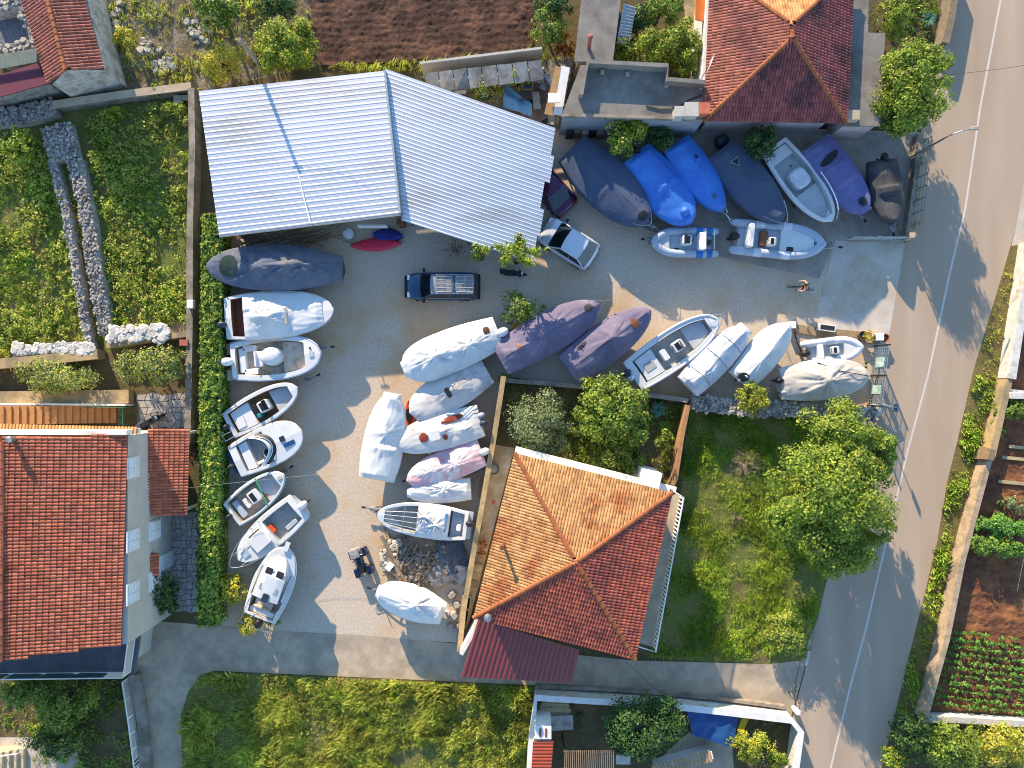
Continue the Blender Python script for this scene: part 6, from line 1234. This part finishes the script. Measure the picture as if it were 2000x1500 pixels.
# white railing along the sunken garden and its wall
wall('retaining_wall', [(268,1312),(284,1400),(292,1500),(298,1620)], .6, .55, M_wallc, 'grey retaining wall beside the curving lane and white railing')
rl = thing('railing', tuple(G(262,1400)), 'long white metal railing along the shaded garden left of the lane', 'railing'); o0 = wloc(rl); P = [G(256,1320),G(268,1400),G(277,1470),G(290,1600)]
for z in (.3,1.1):
    mb = MB(); mb.tube([p-o0+Vector((0,0,z)) for p in P], .045, 5); mb.build('rail', M_white, rl)
for i in range(58): t = i/57*3; k = min(int(t),2); share(bm2, 'baluster', rl, P[k].lerp(P[k+1], t-k)-o0+Vector((0,0,.2)))
for i in range(8): t = i/7*3; k = min(int(t),2); mb = MB(); p = P[k].lerp(P[k+1], t-k)-o0; mb.box((p.x,p.y,.55),(.08,.08,1.1)); mb.build('railing_post', M_white, rl)
sheet('garden_terrace', gp((-40,1440),(70,1440),(150,1465),(190,1600),(-40,1600)), .012, M_apron)
sd = thing('garden_stairs', tuple(G(20,1480)), 'cream garden stairs with white rail in the bottom left corner', 'steps')
for i in range(5): mb = MB(); mb.box((-.5+.35*i,0,.5-.09*i),(.35,1.5,1.0-.18*i)); mb.build('step', M_cream, sd)
mb = MB(); mb.tube([(-.8,.8,1.8),(1.2,.8,1.0)], .04, 5)
for k in range(6): mb.tube([(-.8+.4*k,.8,.9-.12*k),(-.8+.4*k,.8,1.8-.16*k)], .025, 4)
mb.build('railing', M_white, sd)
# timber edging in the vegetable field, roof like board, gate post of the field
for i, (x, y, w_) in enumerate(((1985,873,40),(1980,895,55),(1975,942,60))):
    p = G(x,y); tag(MB().box((p.x,p.y,.22),(w_/PX,.22,.1),rz=R(-6)).build('timber_edging', M_woody), ('short upper timber board across the red vegetable bed','middle timber board across the red vegetable bed','lower long timber board across the red vegetable bed')[i], 'board')
p = G(1910,884); tag(MB().box((p.x,p.y,.75),(.55,.95,1.3),rz=R(-15),top=.75).build('wall_pillar', mat('brown_render', S('#8d7658'), S('#78634a'), 3, .9)), 'brown rendered pillar in the roadside wall', 'pillar')
p = G(1958,772); tag(MB().rbox((p.x+.2,p.y,.6),(.9,.45,1.1),.05).build('gate_pillar', M_whitew), 'white gate pillar at the end of the whitewashed wall', 'pillar')
# ---------------------------------------------------------------- trees and plants
LM = dict(
 bright=leafmat('bright_leaf', [S(c) for c in ('#46601a','#647b22','#83902c','#a09e3a')]),
 mid=leafmat('mid_leaf', [S(c) for c in ('#3f5a1e','#5b7427','#768533','#8f9440')]),
 dark=leafmat('dark_leaf', [S(c) for c in ('#24401d','#345024','#47622c','#5c7034')]),
 grey=leafmat('grey_green_leaf', [S(c) for c in ('#4c5a34','#65724a','#7c875a','#909668')]),
 yellow=leafmat('yellow_leaf', [S(c) for c in ('#6f7a1e','#93932a','#b0a436','#c2b348')]),
 hedge=leafmat('hedge_leaf', [S(c) for c in ('#35581c','#587a28','#86963a','#b8ae58')]),
 weed=leafmat('weed_leaf', [S(c) for c in ('#587624','#7c9432','#9ea43e','#b2a854','#9c8a50')]),
 crop=leafmat('crop_leaf', [S(c) for c in ('#44702a','#5f8a38','#7c9c48')]),
 dry=leafmat('dry_leaf', [S(c) for c in ('#8f7a45','#a08a52','#7d6f3c','#8c8a3e')]),
 blue=leafmat('agave_leaf', [S(c) for c in ('#4c7a6a','#5f8c7c','#3f6858')]),
 grass=leafmat('grass_blade', [S(c) for c in ('#66902a','#85a636','#a2b446','#bfb864')]),
 straw=leafmat('straw_blade', [S(c) for c in ('#7f9a38','#9cad46','#bcb860','#a89e56')]),
 orange=leafmat('rust_leaf', [S(c) for c in ('#8a4a24','#a05c2c','#7a5a2a')]),
)
def crown_pts(r, n, clump=.3, hollow=.5, dens=1.0):
    """centres and outward directions of leaves grouped in clumps through an ellipsoid"""
    r = np.array(r); nc = max(8, int(26*(r[0]*r[1])**.5*dens)); D = sph(nc, .35); q = (hollow+(1-hollow)*rng.random((nc,1))**.6)
    lump = np.array([1+.5*noise.noise((d[0]*1.8+r[0]*7, d[1]*1.6, d[2]*1.6)) for d in D])[:,None]
    C = D*q*lump*r*(1-clump*.55); rc = clump*(r.mean())*(.6+.8*rng.random(nc)); k = rng.integers(0, nc, n); d2 = sph(n, .45)
    P = C[k]+d2*rc[k][:,None]*(.55+.5*rng.random((n,1)))*np.array([1,1,.8]); N = d2*.8+D[k]*.5+np.array([0,0,.35]); return P, N
def stem(root, h, r0, spread, zc, nb=5):
    mb = MB(); mb.tube([(0,0,0),(.03*h,.02*h,zc*.5),(0,0,zc)], [r0, r0*.8, r0*.5], 7)
    for i in range(nb):
        a = i*2*PI/nb+random.uniform(-.3,.3); z0 = zc*random.uniform(.45,.8); s = random.uniform(.5,.85)
        mb.tube([(0,0,z0),(math.cos(a)*spread[0]*s*.5,math.sin(a)*spread[1]*s*.5,z0+(h-z0)*.35),(math.cos(a)*spread[0]*s,math.sin(a)*spread[1]*s,z0+(h-z0)*.6)], [r0*.5,r0*.32,r0*.12], 5)
    mb.build('trunk', M_bark, root)
def tree(px, py, rx, ry, h, kind, label, name='tree', cat='tree', leaf=.2, dens=1.0, group=None, clump=.3, extra=(), trunk=True, low=.18, hollow=.5, mix_=None):
    zc = h*(.5+low*.5); rz = (h-h*low)/2; k = (CAMH-zc)/CAMH; c = W(px, py, zc); root = thing(name, (c.x, c.y, 0), label, cat, random.uniform(0,6) if rx == ry else 0, group)
    PP, NN = [], []
    for dx, dy, a, b, dz in ((0,0,rx,ry,0),)+tuple(extra):
        R3 = (a/PX*k, b/PX*k, rz*(1 if (a, b) == (rx, ry) else .8)); A = PI*R3[0]*R3[1]+1.5*(R3[0]+R3[1])*R3[2]
        n = int(min(70000, dens*A*2.6/(leaf*leaf*.4))); P, N = crown_pts(R3, n, clump, hollow); PP.append(P+np.array([dx/PX*k, -dy/PX*k, zc+dz])); NN.append(N)
    P = np.vstack(PP); N = np.vstack(NN); ok = P[:,2] > .06; P, N = P[ok], N[ok]
    if mix_:
        s = rng.random(len(P)) < mix_[1]; tag(quads_obj('crown_tips', leaves(P[s], N[s], leaf), LM[mix_[0]], root), kind='stuff' if s.sum() < 500 else None); P, N = P[~s], N[~s]
    quads_obj('crown', leaves(P, N, leaf), LM[kind], root)
    if trunk: stem(root, h, max(.05, .035*h), (rx/PX*.8, ry/PX*.8), zc)
    return root
T = tree
T(1784,176,70,80,5.6,'bright','tall yellow green tree beside the road and the flat roofed annex',leaf=.17,dens=1.5,mix_=('mid',.4),extra=((-14,46,54,40,-.3),(18,-40,50,38,.1),(-30,-40,36,34,-.2)))
T(1738,38,32,56,3.0,'bright','narrow bright green shrub against the annex wall at the top edge','shrub','shrub',leaf=.17)
T(1328,88,44,44,3.6,'bright','right of the two round citrus trees on the terrace house courtyard',leaf=.17,dens=1.1)
T(1272,92,42,46,3.4,'bright','left of the two round citrus trees on the courtyard beside the terrace roof',leaf=.17,dens=1.1)
T(1338,128,32,28,3.0,'bright','small citrus bush touching the terrace parapet',name='shrub',cat='shrub',leaf=.16)
T(1212,98,25,27,3.0,'bright','small round citrus tree beside the striped awning of the outbuilding',leaf=.16)
T(1290,20,48,42,3.2,'mid','leafy vine covered tree at the top edge between outbuilding and house',leaf=.18)
T(1250,40,25,40,2.6,'dark','dark green shrub in the shade behind the citrus trees',name='shrub',cat='shrub',leaf=.17)
T(1072,55,40,42,3.0,'mid','round green tree between the ploughed field and the outbuilding',leaf=.19)
T(1088,12,38,30,3.2,'dark','dark tree at the top edge left of the outbuilding',leaf=.19)
T(1105,85,22,28,1.4,'orange','rusty brown dying bush beside the outbuilding wall',name='bush',cat='bush',leaf=.16,trunk=False)
T(560,92,68,58,3.6,'bright','big bright green tree behind the metal shed next to the ploughed field',leaf=.18,dens=1.5,mix_=('yellow',.2),clump=.24)
T(432,122,52,46,2.4,'yellow','loose yellow green bush left of the utility pole behind the shed',name='bush',cat='bush',leaf=.15,dens=.75,hollow=.3)
T(420,22,42,38,3.6,'bright','dense round tree at the top edge above the boulders',leaf=.19,mix_=('dark',.5))
T(545,12,52,30,2.6,'dark','dark shaded shrubs at the top edge beside the ploughed field',name='shrub',cat='shrub',leaf=.19)
T(246,75,22,25,1.6,'yellow','single bright yellow green bush on the stony ground by the old house',name='bush',cat='bush',leaf=.15)
T(304,177,15,15,.9,'bright','small round plant at the garden wall near the shed corner',name='bush',cat='bush',leaf=.13,trunk=False)
T(1216,262,46,46,3.6,'bright','citrus tree at the terrace house wall above the navy covered boat',leaf=.17,mix_=('yellow',.2),extra=((8,-28,28,24,.2),))
T(1290,272,28,30,2.8,'dark','dark small tree between the two bright blue boats at the wall',leaf=.17)
T(1484,278,40,38,3.0,'dark','dark round tree overhanging the open white fishing boat',leaf=.18)
T(1190,800,80,70,4.4,'mid','largest round garden tree above the orange roof',leaf=.19,dens=1.15,mix_=('bright',.35),clump=.25,extra=((42,34,52,42,-.4),(-22,30,46,40,-.4)))
T(1056,828,66,62,3.6,'grey','grey green rounded tree left of the largest garden tree',leaf=.16,dens=1.1,extra=((10,42,50,30,-.5),))
T(1200,888,52,34,2.8,'mid','smaller round tree close to the orange roof edge',leaf=.17,extra=((34,12,30,22,-.2),))
T(1465,778,38,36,2.8,'yellow','light yellow green tree on the stone wall by the beige covered boat',leaf=.16,dens=.9,mix_=('bright',.5))
T(1616,968,118,150,7.0,'bright','very large spreading tree beside the road at the lawn corner',leaf=.18,dens=1.7,mix_=('mid',.5),clump=.22,hollow=.6,extra=((62,-60,72,66,-.4),(-62,40,52,70,-.8),(104,-92,30,34,-.3),(30,110,78,60,-.6),(100,60,26,40,-.6)))
T(1646,842,76,52,6.2,'bright','smaller crown of yellow green leaves below the beige covered boat',leaf=.18,mix_=('mid',.4),clump=.24,dens=1.6,hollow=.6)
T(1540,1235,60,50,1.6,'mid','low rounded thicket at the lawn corner by the lane',name='bush',cat='bush',leaf=.16,trunk=False,mix_=('weed',.5))
T(318,1155,36,44,2.8,'dark','dark green shrub in front of the grey house wall',leaf=.19,name='shrub',cat='shrub',extra=((-8,28,30,26,-.3),))
T(452,1150,30,36,1.8,'yellow','pale yellow bush between the hedge end and the cabin cruiser',name='bush',cat='bush',leaf=.17,dens=.8)
T(488,1222,30,26,1.6,'yellow','yellow green bush at the lane edge behind the cabin cruiser',name='bush',cat='bush',leaf=.17,dens=.8)
T(535,1212,18,12,1.0,'mid','small green plant at the stern of the cabin cruiser',name='bush',cat='bush',leaf=.14,trunk=False)
T(1010,490,40,26,4.8,'bright','small feathery bright tree beside the scooter and shed roof corner',leaf=.2,dens=.7,hollow=.2,low=.7,extra=((38,0,24,10,.1),(-22,18,20,14,0),(4,-22,14,18,.1),(26,22,18,10,-.1),(-34,-6,18,10,0)))
T(938,495,18,14,3.8,'bright','small leafy shoot at the shed eave left of the feathery tree',name='bush',cat='bush',leaf=.16,dens=.6)
T(1020,603,42,34,2.6,'mid','small green tree above the yellow tub and mauve boats',leaf=.17,dens=.85)
T(112,738,90,40,2.2,'weed','wide olive vine thicket left part above the ochre steps',name='thicket',cat='bush',leaf=.16,mix_=('grey',.4))
T(296,718,82,42,2.2,'weed','wide olive vine thicket beside the hedge wall',name='thicket',cat='bush',leaf=.16,mix_=('grey',.4))
T(370,785,10,9,.9,'yellow','small potted plant at the patio corner beside the hedge wall',name='plant',cat='plant',leaf=.12,trunk=False)
T(128,1365,76,44,3.4,'mid','bushy green tree in the shaded garden below the left house terrace',leaf=.2,extra=((-90,-10,50,40,-.3),(-10,38,40,30,-.3)))
T(110,1445,62,36,2.4,'dark','dark shrub near the cream stairs in the bottom left garden',name='shrub',cat='shrub',leaf=.18,mix_=('yellow',.15))
T(1258,1412,82,62,4.2,'dark','dark round tree inside the white plot wall',leaf=.18,dens=1.15,extra=((-10,40,62,36,-.6),(30,-24,52,40,.1)))
T(1468,1452,48,38,2.4,'yellow','pale yellow green bush inside the plot next to the blue tarpaulin',name='bush',cat='bush',leaf=.15,mix_=('bright',.5))
T(1520,1480,26,24,1.5,'bright','flowering bush at the corner of the white plot wall',name='bush',cat='bush',leaf=.15)
T(36,288,42,46,2.2,'bright','broad leaved bush at the left edge below the rubble wall',name='bush',cat='bush',leaf=.24,dens=.7)
T(222,222,24,14,1.2,'bright','small leafy bush under the garden wall near the shed',name='bush',cat='bush',leaf=.18,dens=.8,trunk=False)
T(345,215,32,14,1.2,'bright','leafy climber at the shed side of the garden wall',name='bush',cat='bush',leaf=.18,dens=.8,trunk=False)
T(1952,1028,58,24,1.5,'crop','upper bushy crop row in the roadside vegetable field',name='crop_row',cat='plant',leaf=.16,dens=1.8,trunk=False,hollow=.3,extra=((-30,-6,28,18,0),(32,4,28,18,0)))
T(1945,1066,60,24,1.5,'crop','lower bushy crop row in the roadside vegetable field',name='crop_row',cat='plant',leaf=.16,dens=1.8,trunk=False,hollow=.3,mix_=('bright',.4),extra=((-34,-8,28,18,0),(36,6,28,18,0)))
T(1985,985,34,16,1.0,'grey','grey green crop patch at the right edge above the bushy rows',name='crop_row',cat='plant',leaf=.15,trunk=False)
T(1988,800,36,26,1.2,'mid','leafy vine at the top corner of the vegetable field',name='bush',cat='bush',leaf=.16,trunk=False)
T(1948,820,12,46,.9,'mid','low vine along the inside of the roadside wall',name='bush',cat='bush',leaf=.15,trunk=False)
T(1862,1452,58,60,3.0,'mid','big bright bush below the vegetable field wall',name='bush',cat='bush',leaf=.2,mix_=('bright',.4))
T(1950,1455,62,50,2.6,'yellow','yellow green thicket in the bottom right corner',name='thicket',cat='bush',leaf=.18,mix_=('weed',.5))
T(1778,1440,44,52,2.6,'dark','dark shrub at the road edge in the bottom right',name='shrub',cat='shrub',leaf=.19)
T(1745,1490,30,30,1.4,'bright','bright weeds at the road edge, bottom right',name='bush',cat='bush',leaf=.16,trunk=False)
T(1010,150,40,24,2.4,'weed','dry vine creeping over the lean to roof',name='vine',cat='plant',leaf=.13,dens=.5,hollow=.2)
T(955,178,38,24,2.2,'weed','tangled vine around the teal water tank',name='vine',cat='plant',leaf=.13,dens=.6,hollow=.3)
T(940,1068,14,24,1.2,'orange','rust coloured dry bush in the ochre alley',name='bush',cat='bush',leaf=.13,dens=.6,trunk=False)
T(1700,656,18,10,.8,'yellow','spiky yellow green plant in the flower bed',name='plant',cat='plant',leaf=.2,dens=.6,trunk=False)
T(1688,715,8,8,.7,'bright','small plant by the lattice gate',name='plant',cat='plant',leaf=.12,trunk=False)
T(985,735,14,12,1.2,'bright','small yellow bush at the top of the alley wall',name='bush',cat='bush',leaf=.14,trunk=False)
T(1300,860,20,26,1.4,'mid','loose garden shrub along the brown wall',name='shrub',cat='shrub',leaf=.15,dens=.7,trunk=False)
def spiky(px, py, r, n, h, m, label):
    c = G(px, py); root = thing('agave', (c.x, c.y, 0), label, 'plant')
    for i in range(n):
        a = i*2.4; q = r*(.5+.5*((i*7) % 10)/10); mb = MB(); w = .06; ux, uy = math.cos(a), math.sin(a); zt = h*(1.1-q/r*.6)
        rg = [((ux*q*t-uy*w*s_*(1-t)**.5, uy*q*t+ux*w*s_*(1-t)**.5, .05+zt*(2*t-1.1*t*t)*.9)) for t in (0,.35,.7,1) for s_ in (-1,1)]; mb.loft([rg[k:k+2] for k in (0,2,4,6)]); mb.build('blade', m, root)
spiky(1808,42,.75,34,.7,LM['blue'],'blue green agave at the roadside wall near the top edge')
spiky(1285,800,.8,30,.6,LM['blue'],'blue green agave cluster beside the largest garden tree')
spiky(1298,835,.6,24,.5,LM['crop'],'lighter spiky plant below the agave cluster')
# dead tangled branches
def twigs(px, py, r, z, n, label, m=None):
    c = W(px, py, z); root = thing('dead_bush', (c.x, c.y, 0), label, 'dead bush'); mb = MB()
    for i in range(n):
        d = Vector(tuple(sph(1, .4)[0])); p = Vector((random.uniform(-.2,.2)*r, random.uniform(-.2,.2)*r, 0.02)); P = [p]
        for k in range(5): d = (d+Vector(rng.normal(0,.45,3))).normalized(); p = p+d*r*.28; p.z = max(.03, p.z); P.append(p.copy())
        mb.tube(P, [.022,.02,.016,.013,.01,.006], 4)
    mb.build('branches', m or mat('dead_wood', S('#a08d7c'), S('#85735f'), 4, .95), root); return root
twigs(1458,905,1.0,.5,90,'pale dead tangled bush standing on the lawn')
r = twigs(890,485,1.1,1.5,60,'bare pale branches reaching out below the shed eave'); mb = MB(); mb.tube([(0,0,0),(.05,0,1.2)],.05,6); mb.build('trunk', M_bark, r); r.children[0].location.z = 1.2
twigs(1440,1010,.55,.2,24,'small pile of pale twigs in the middle of the lawn')
# ---------------------------------------------------------------- clipped hedge
hd = thing('hedge', tuple(G(408,820)), 'long tall clipped green hedge along the west side of the boat yard', 'hedge'); o0 = np.array(wloc(hd))
cx0 = lambda y: 415+(y-420)*(-.012); n = 24000; Y = rng.uniform(418,1222,n); U = rng.uniform(-1,1,n); sd = rng.random(n) < .42; hh = 1.9
hw = .62+.1*np.array([noise.noise((y*.03,1,0)) for y in Y])
px = (cx0(Y)-1000)/PX*.965+0; py = (750-Y)/PX*.965
X = np.where(sd, np.sign(U)*hw, U*hw); Z = np.where(sd, rng.uniform(.1,hh,n), hh+.14*np.array([noise.noise((a*.35,b*1.3,2)) for a, b in zip(Y*.12,U)])+rng.uniform(-.12,.06,n)-.25*np.abs(U)**4)
bl = np.array([noise.noise((a*.11, b*2, 5)) for a, b in zip(Y, U)]); P = np.stack([px+X+.12*bl*np.sign(U), py, Z+.16*bl], 1); N = np.stack([np.where(sd, np.sign(U), U*.4), np.zeros(n), np.where(sd, .35, 1.)], 1)
quads_obj('foliage', leaves(P, N, .22)-o0.astype(np.float32), LM['hedge'], hd)
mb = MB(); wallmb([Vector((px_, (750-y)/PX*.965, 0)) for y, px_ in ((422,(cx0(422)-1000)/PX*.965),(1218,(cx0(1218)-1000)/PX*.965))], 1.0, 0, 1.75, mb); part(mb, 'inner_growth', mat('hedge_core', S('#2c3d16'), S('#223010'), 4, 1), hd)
# ---------------------------------------------------------------- ground cover (nobody could count it)
def cover_stuff(name, poly, per_m2, leaf, hgt, rad, m, label, nl=26, mask=None, cat='plants'):
    A = area(poly); n = int(A*per_m2); C = pts_in(poly, n)
    w = np.array([noise.noise((c[0]*.45, c[1]*.45, 7.7)) for c in C]); keep = rng.random(n) < np.clip(.62+w*1.1, .08, 1)
    C, w = C[keep], w[keep]; n = len(C); s = (.55+.7*rng.random(n))*(1+.5*w); k = np.repeat(np.arange(n), nl); d = sph(len(k), .7); d[:,2] = np.abs(d[:,2])
    P = np.stack([C[k,0], C[k,1], np.full(len(k), .03)], 1)+d*np.stack([rad*s[k], rad*s[k], hgt*s[k]], 1)*(.45+.55*rng.random((len(k),1)))
    o = quads_obj(name, leaves(P, d+np.array([0,0,.4]), leaf), m); return tag(o, label, cat, kind='stuff')
def blades(name, poly, per_m2, hgt, w, m, label, lean=.6, tuft=7):
    n = int(area(poly)*per_m2/tuft); C = pts_in(poly, n); g = np.array([noise.noise((c[0]*.5, c[1]*.5, 2.2)) for c in C]); g2 = np.array([noise.noise((c[0]*1.7, c[1]*1.7, 4.2)) for c in C]); keep = rng.random(n) < np.clip(.7+g*1.2+g2*.5, .05, 1); C, g = C[keep], g[keep]+.5*g2[keep]
    k = np.repeat(np.arange(len(C)), tuft); n = len(k); P = np.stack([C[k,0]+rng.normal(0,.07,n), C[k,1]+rng.normal(0,.07,n), np.full(n, .01)], 1); h = hgt*(.5+.8*rng.random(n))*np.clip(1+1.5*g[k],.25,2.2)
    a = rng.uniform(0,2*PI,n); q = lean*(.3+rng.random(n)); tip = P+np.stack([np.cos(a)*h*q, np.sin(a)*h*q, h], 1); mid = P+np.stack([np.cos(a)*h*q*.3, np.sin(a)*h*q*.3, h*.6], 1); b = np.stack([-np.sin(a)*w, np.cos(a)*w, 0*a], 1)
    o = quads_obj(name, np.stack([P-b, P+b, mid+b*.8, tip], 1), m); return tag(o, label, 'grass', kind='stuff')
wl_ = gp((-40,262),(95,255),(120,330),(150,480),(180,670),(-40,700)); wr_ = gp((165,225),(380,200),(384,625),(228,655),(205,480))
cover_stuff('weeds', wl_, 7, .17, .5, .34, LM['weed'], 'dense weeds covering the left half of the field'); cover_stuff('weeds', wr_, 8.5, .16, .5, .34, LM['weed'], 'dense weeds covering the right half of the field')
cover_stuff('weeds', wl_, 2.2, .2, .8, .36, LM['bright'], 'brighter taller weeds in the left half of the field'); cover_stuff('weeds', wr_, 1.7, .2, .8, .36, LM['bright'], 'brighter taller weeds in the right half of the field')
blades('field_grass', wl_, 200, .16, .013, LM['grass'], 'grass between the weeds in the left half of the field'); blades('field_grass', wr_, 200, .16, .013, LM['grass'], 'grass between the weeds in the right half of the field')
cover_stuff('strip_plants', gp((118,318),(150,318),(195,520),(212,640),(196,690),(180,600),(150,440)), 4.5, .13, .35, .3, LM['weed'], 'small plants growing between the two dry stone walls')
md = gp((370,1360),(395,1322),(430,1316),(1040,1342),(1026,1560),(362,1560),(358,1400))
blades('meadow_grass', md, 620, .34, .014, LM['straw'], 'long wild grass of the meadow below the lane'); cover_stuff('meadow_plants', md, 3.2, .085, .45, .38, LM['weed'], 'leafy plants in the wild meadow'); cover_stuff('meadow_plants', md, .8, .11, .5, .55, LM['mid'], 'dark green mounds in the wild meadow', nl=60); cover_stuff('meadow_plants', md, .6, .1, .45, .5, LM['dry'], 'dry brownish patches in the wild meadow', nl=50); cover_stuff('meadow_plants', md, .7, .1, .6, .5, LM['hedge'], 'taller bright plants in the wild meadow')
lw = gp((1340,800),(1690,815),(1600,1180),(1572,1288),(1500,1292),(1268,1280),(1325,975))
blades('lawn_grass', lw, 800, .16, .012, LM['grass'], 'rough grass of the lawn beside the orange roofed house'); cover_stuff('lawn_weeds', lw, 1.1, .075, .18, .34, LM['weed'], 'broad leaved weeds in the rough lawn'); cover_stuff('lawn_weeds', gp((1330,820),(1420,860),(1480,1040),(1560,1250),(1480,1280),(1340,1000)), 2.2, .09, .3, .42, LM['hedge'], 'taller green patches in the rough lawn')
vg = gp((1962,520),(1976,540),(1942,740),(1905,890),(1850,1090),(1820,1240),(1782,1390),(1748,1400),(1770,1310),(1810,1150),(1832,1060),(1850,950),(1872,860),(1904,730))
blades('verge_dry_grass', gp((1962,520),(1976,540),(1942,740),(1904,730)), 90, .16, .014, LM['straw'], 'dry grass on the upper road verge')
vg = gp((1905,730),(1940,745),(1905,890),(1850,1090),(1820,1240),(1782,1390),(1748,1400),(1770,1310),(1810,1150),(1832,1060),(1850,950),(1872,860))
blades('verge_grass', vg, 240, .25, .018, LM['grass'], 'grass strip along the road verge'); cover_stuff('verge_weeds', gp((1905,730),(1938,745),(1900,890),(1845,1090),(1815,1240),(1778,1390),(1752,1395),(1808,1155),(1850,950)), 5, .12, .28, .24, LM['mid'], 'leafy weeds along the road verge')
cover_stuff('garden_plants', gp((985,750),(1335,785),(1300,950),(1010,885)), 6, .12, .25, .3, LM['mid'], 'low plants under the garden trees')
st_ = gp((200,-30),(600,-30),(618,128),(390,176),(225,186))
blades('garden_grass', gp((985,750),(1335,785),(1300,950),(1010,885)), 150, .18, .014, LM['grass'], 'grass under the garden trees'); blades('garden_grass', gp((-40,1330),(250,1330),(272,1560),(190,1560),(60,1430),(-40,1430)), 120, .2, .014, LM['grass'], 'grass of the sunken garden'); blades('garden_grass', gp((1735,-30),(1830,-30),(1826,100),(1740,110)), 120, .2, .014, LM['grass'], 'grass between annex and road')
blades('dry_grass', st_, 120, .24, .014, LM['straw'], 'dry grass on the stony ground behind the shed'); cover_stuff('dry_weeds', st_, 1.8, .11, .28, .26, LM['dry'], 'dry weeds on the stony ground')
fm = gp((620,132),(880,116),(1045,100),(1118,100),(1116,118),(830,140),(700,140))
blades('field_margin_grass', fm, 260, .3, .02, LM['straw'], 'grassy margin below the ploughed field'); cover_stuff('field_margin_plants', fm, 3, .12, .35, .25, LM['weed'], 'weeds in the margin below the ploughed field')
cover_stuff('corner_plants', gp((1740,1420),(1790,1400),(2060,1410),(2060,1600),(1690,1600)), 6, .16, .7, .4, LM['weed'], 'wild plants in the bottom right corner')
cover_stuff('shade_garden_plants', gp((-40,1330),(250,1330),(272,1560),(-40,1440)), 4, .13, .3, .32, LM['mid'], 'shaded low plants in the sunken garden')
cover_stuff('plot_plants', gp((1115,1370),(1200,1370),(1180,1440),(1120,1420)), 3, .12, .2, .25, LM['dark'], 'low plants inside the white walled plot'); cover_stuff('plot_plants', gp((1455,1400),(1535,1405),(1525,1500),(1460,1480)), 3, .12, .25, .25, LM['mid'], 'low plants in the right end of the white walled plot')
cover_stuff('roadside_garden_plants', gp((1735,-30),(1830,-30),(1826,100),(1740,110)), 4, .15, .35, .3, LM['dark'], 'shaded garden plants between annex and road')
cover_stuff('wall_weeds', gp((1795,272),(1804,274),(1782,470),(1770,470)), 9, .1, .3, .16, LM['mid'], 'thin weeds along the wire fence by the road')
cover_stuff('terrace_weeds', gp((-40,726),(220,700),(378,664),(378,690),(225,720),(-40,760)), 3, .13, .3, .3, LM['weed'], 'weeds on the terrace below the ochre wall')
# crop rows: every plant row with single plants
cp_ = thing('crop_plants', tuple(G(1905,1305)), 'rows of young green vegetable plants in the red soil', 'vegetables'); o0 = wloc(cp_); pms = []
for i in range(4):
    P, N = crown_pts((.2,.2,.16), 34, .5, .2); pms.append(quads_obj('plant', leaves(P+np.array([0,0,.16]), N, .13), LM['crop'])); pms[-1].parent = cp_
pl_first = True; cnt = 0; xs = []
for row in range(11):
    y = 1236+row*14.2
    for x in np.arange(1818+max(0,(1236+150-y))*.18, 2010, 8.5):
        if random.random() < .12 or (row == 0 and random.random() < .3): continue
        xs.append((x+random.uniform(-2,2), y+(x-1900)*.12+random.uniform(-2,2)))
for i, (x, y) in enumerate(xs[:300]):
    p = G(x, y, .13)-o0; s = random.uniform(.7,1.3)
    if i < 4: o = pms[i]; o.location = p; o.scale = (s,)*3
    else: share(pms[i % 4], 'plant', cp_, p, (0,0,random.uniform(0,6)), (s,)*3)
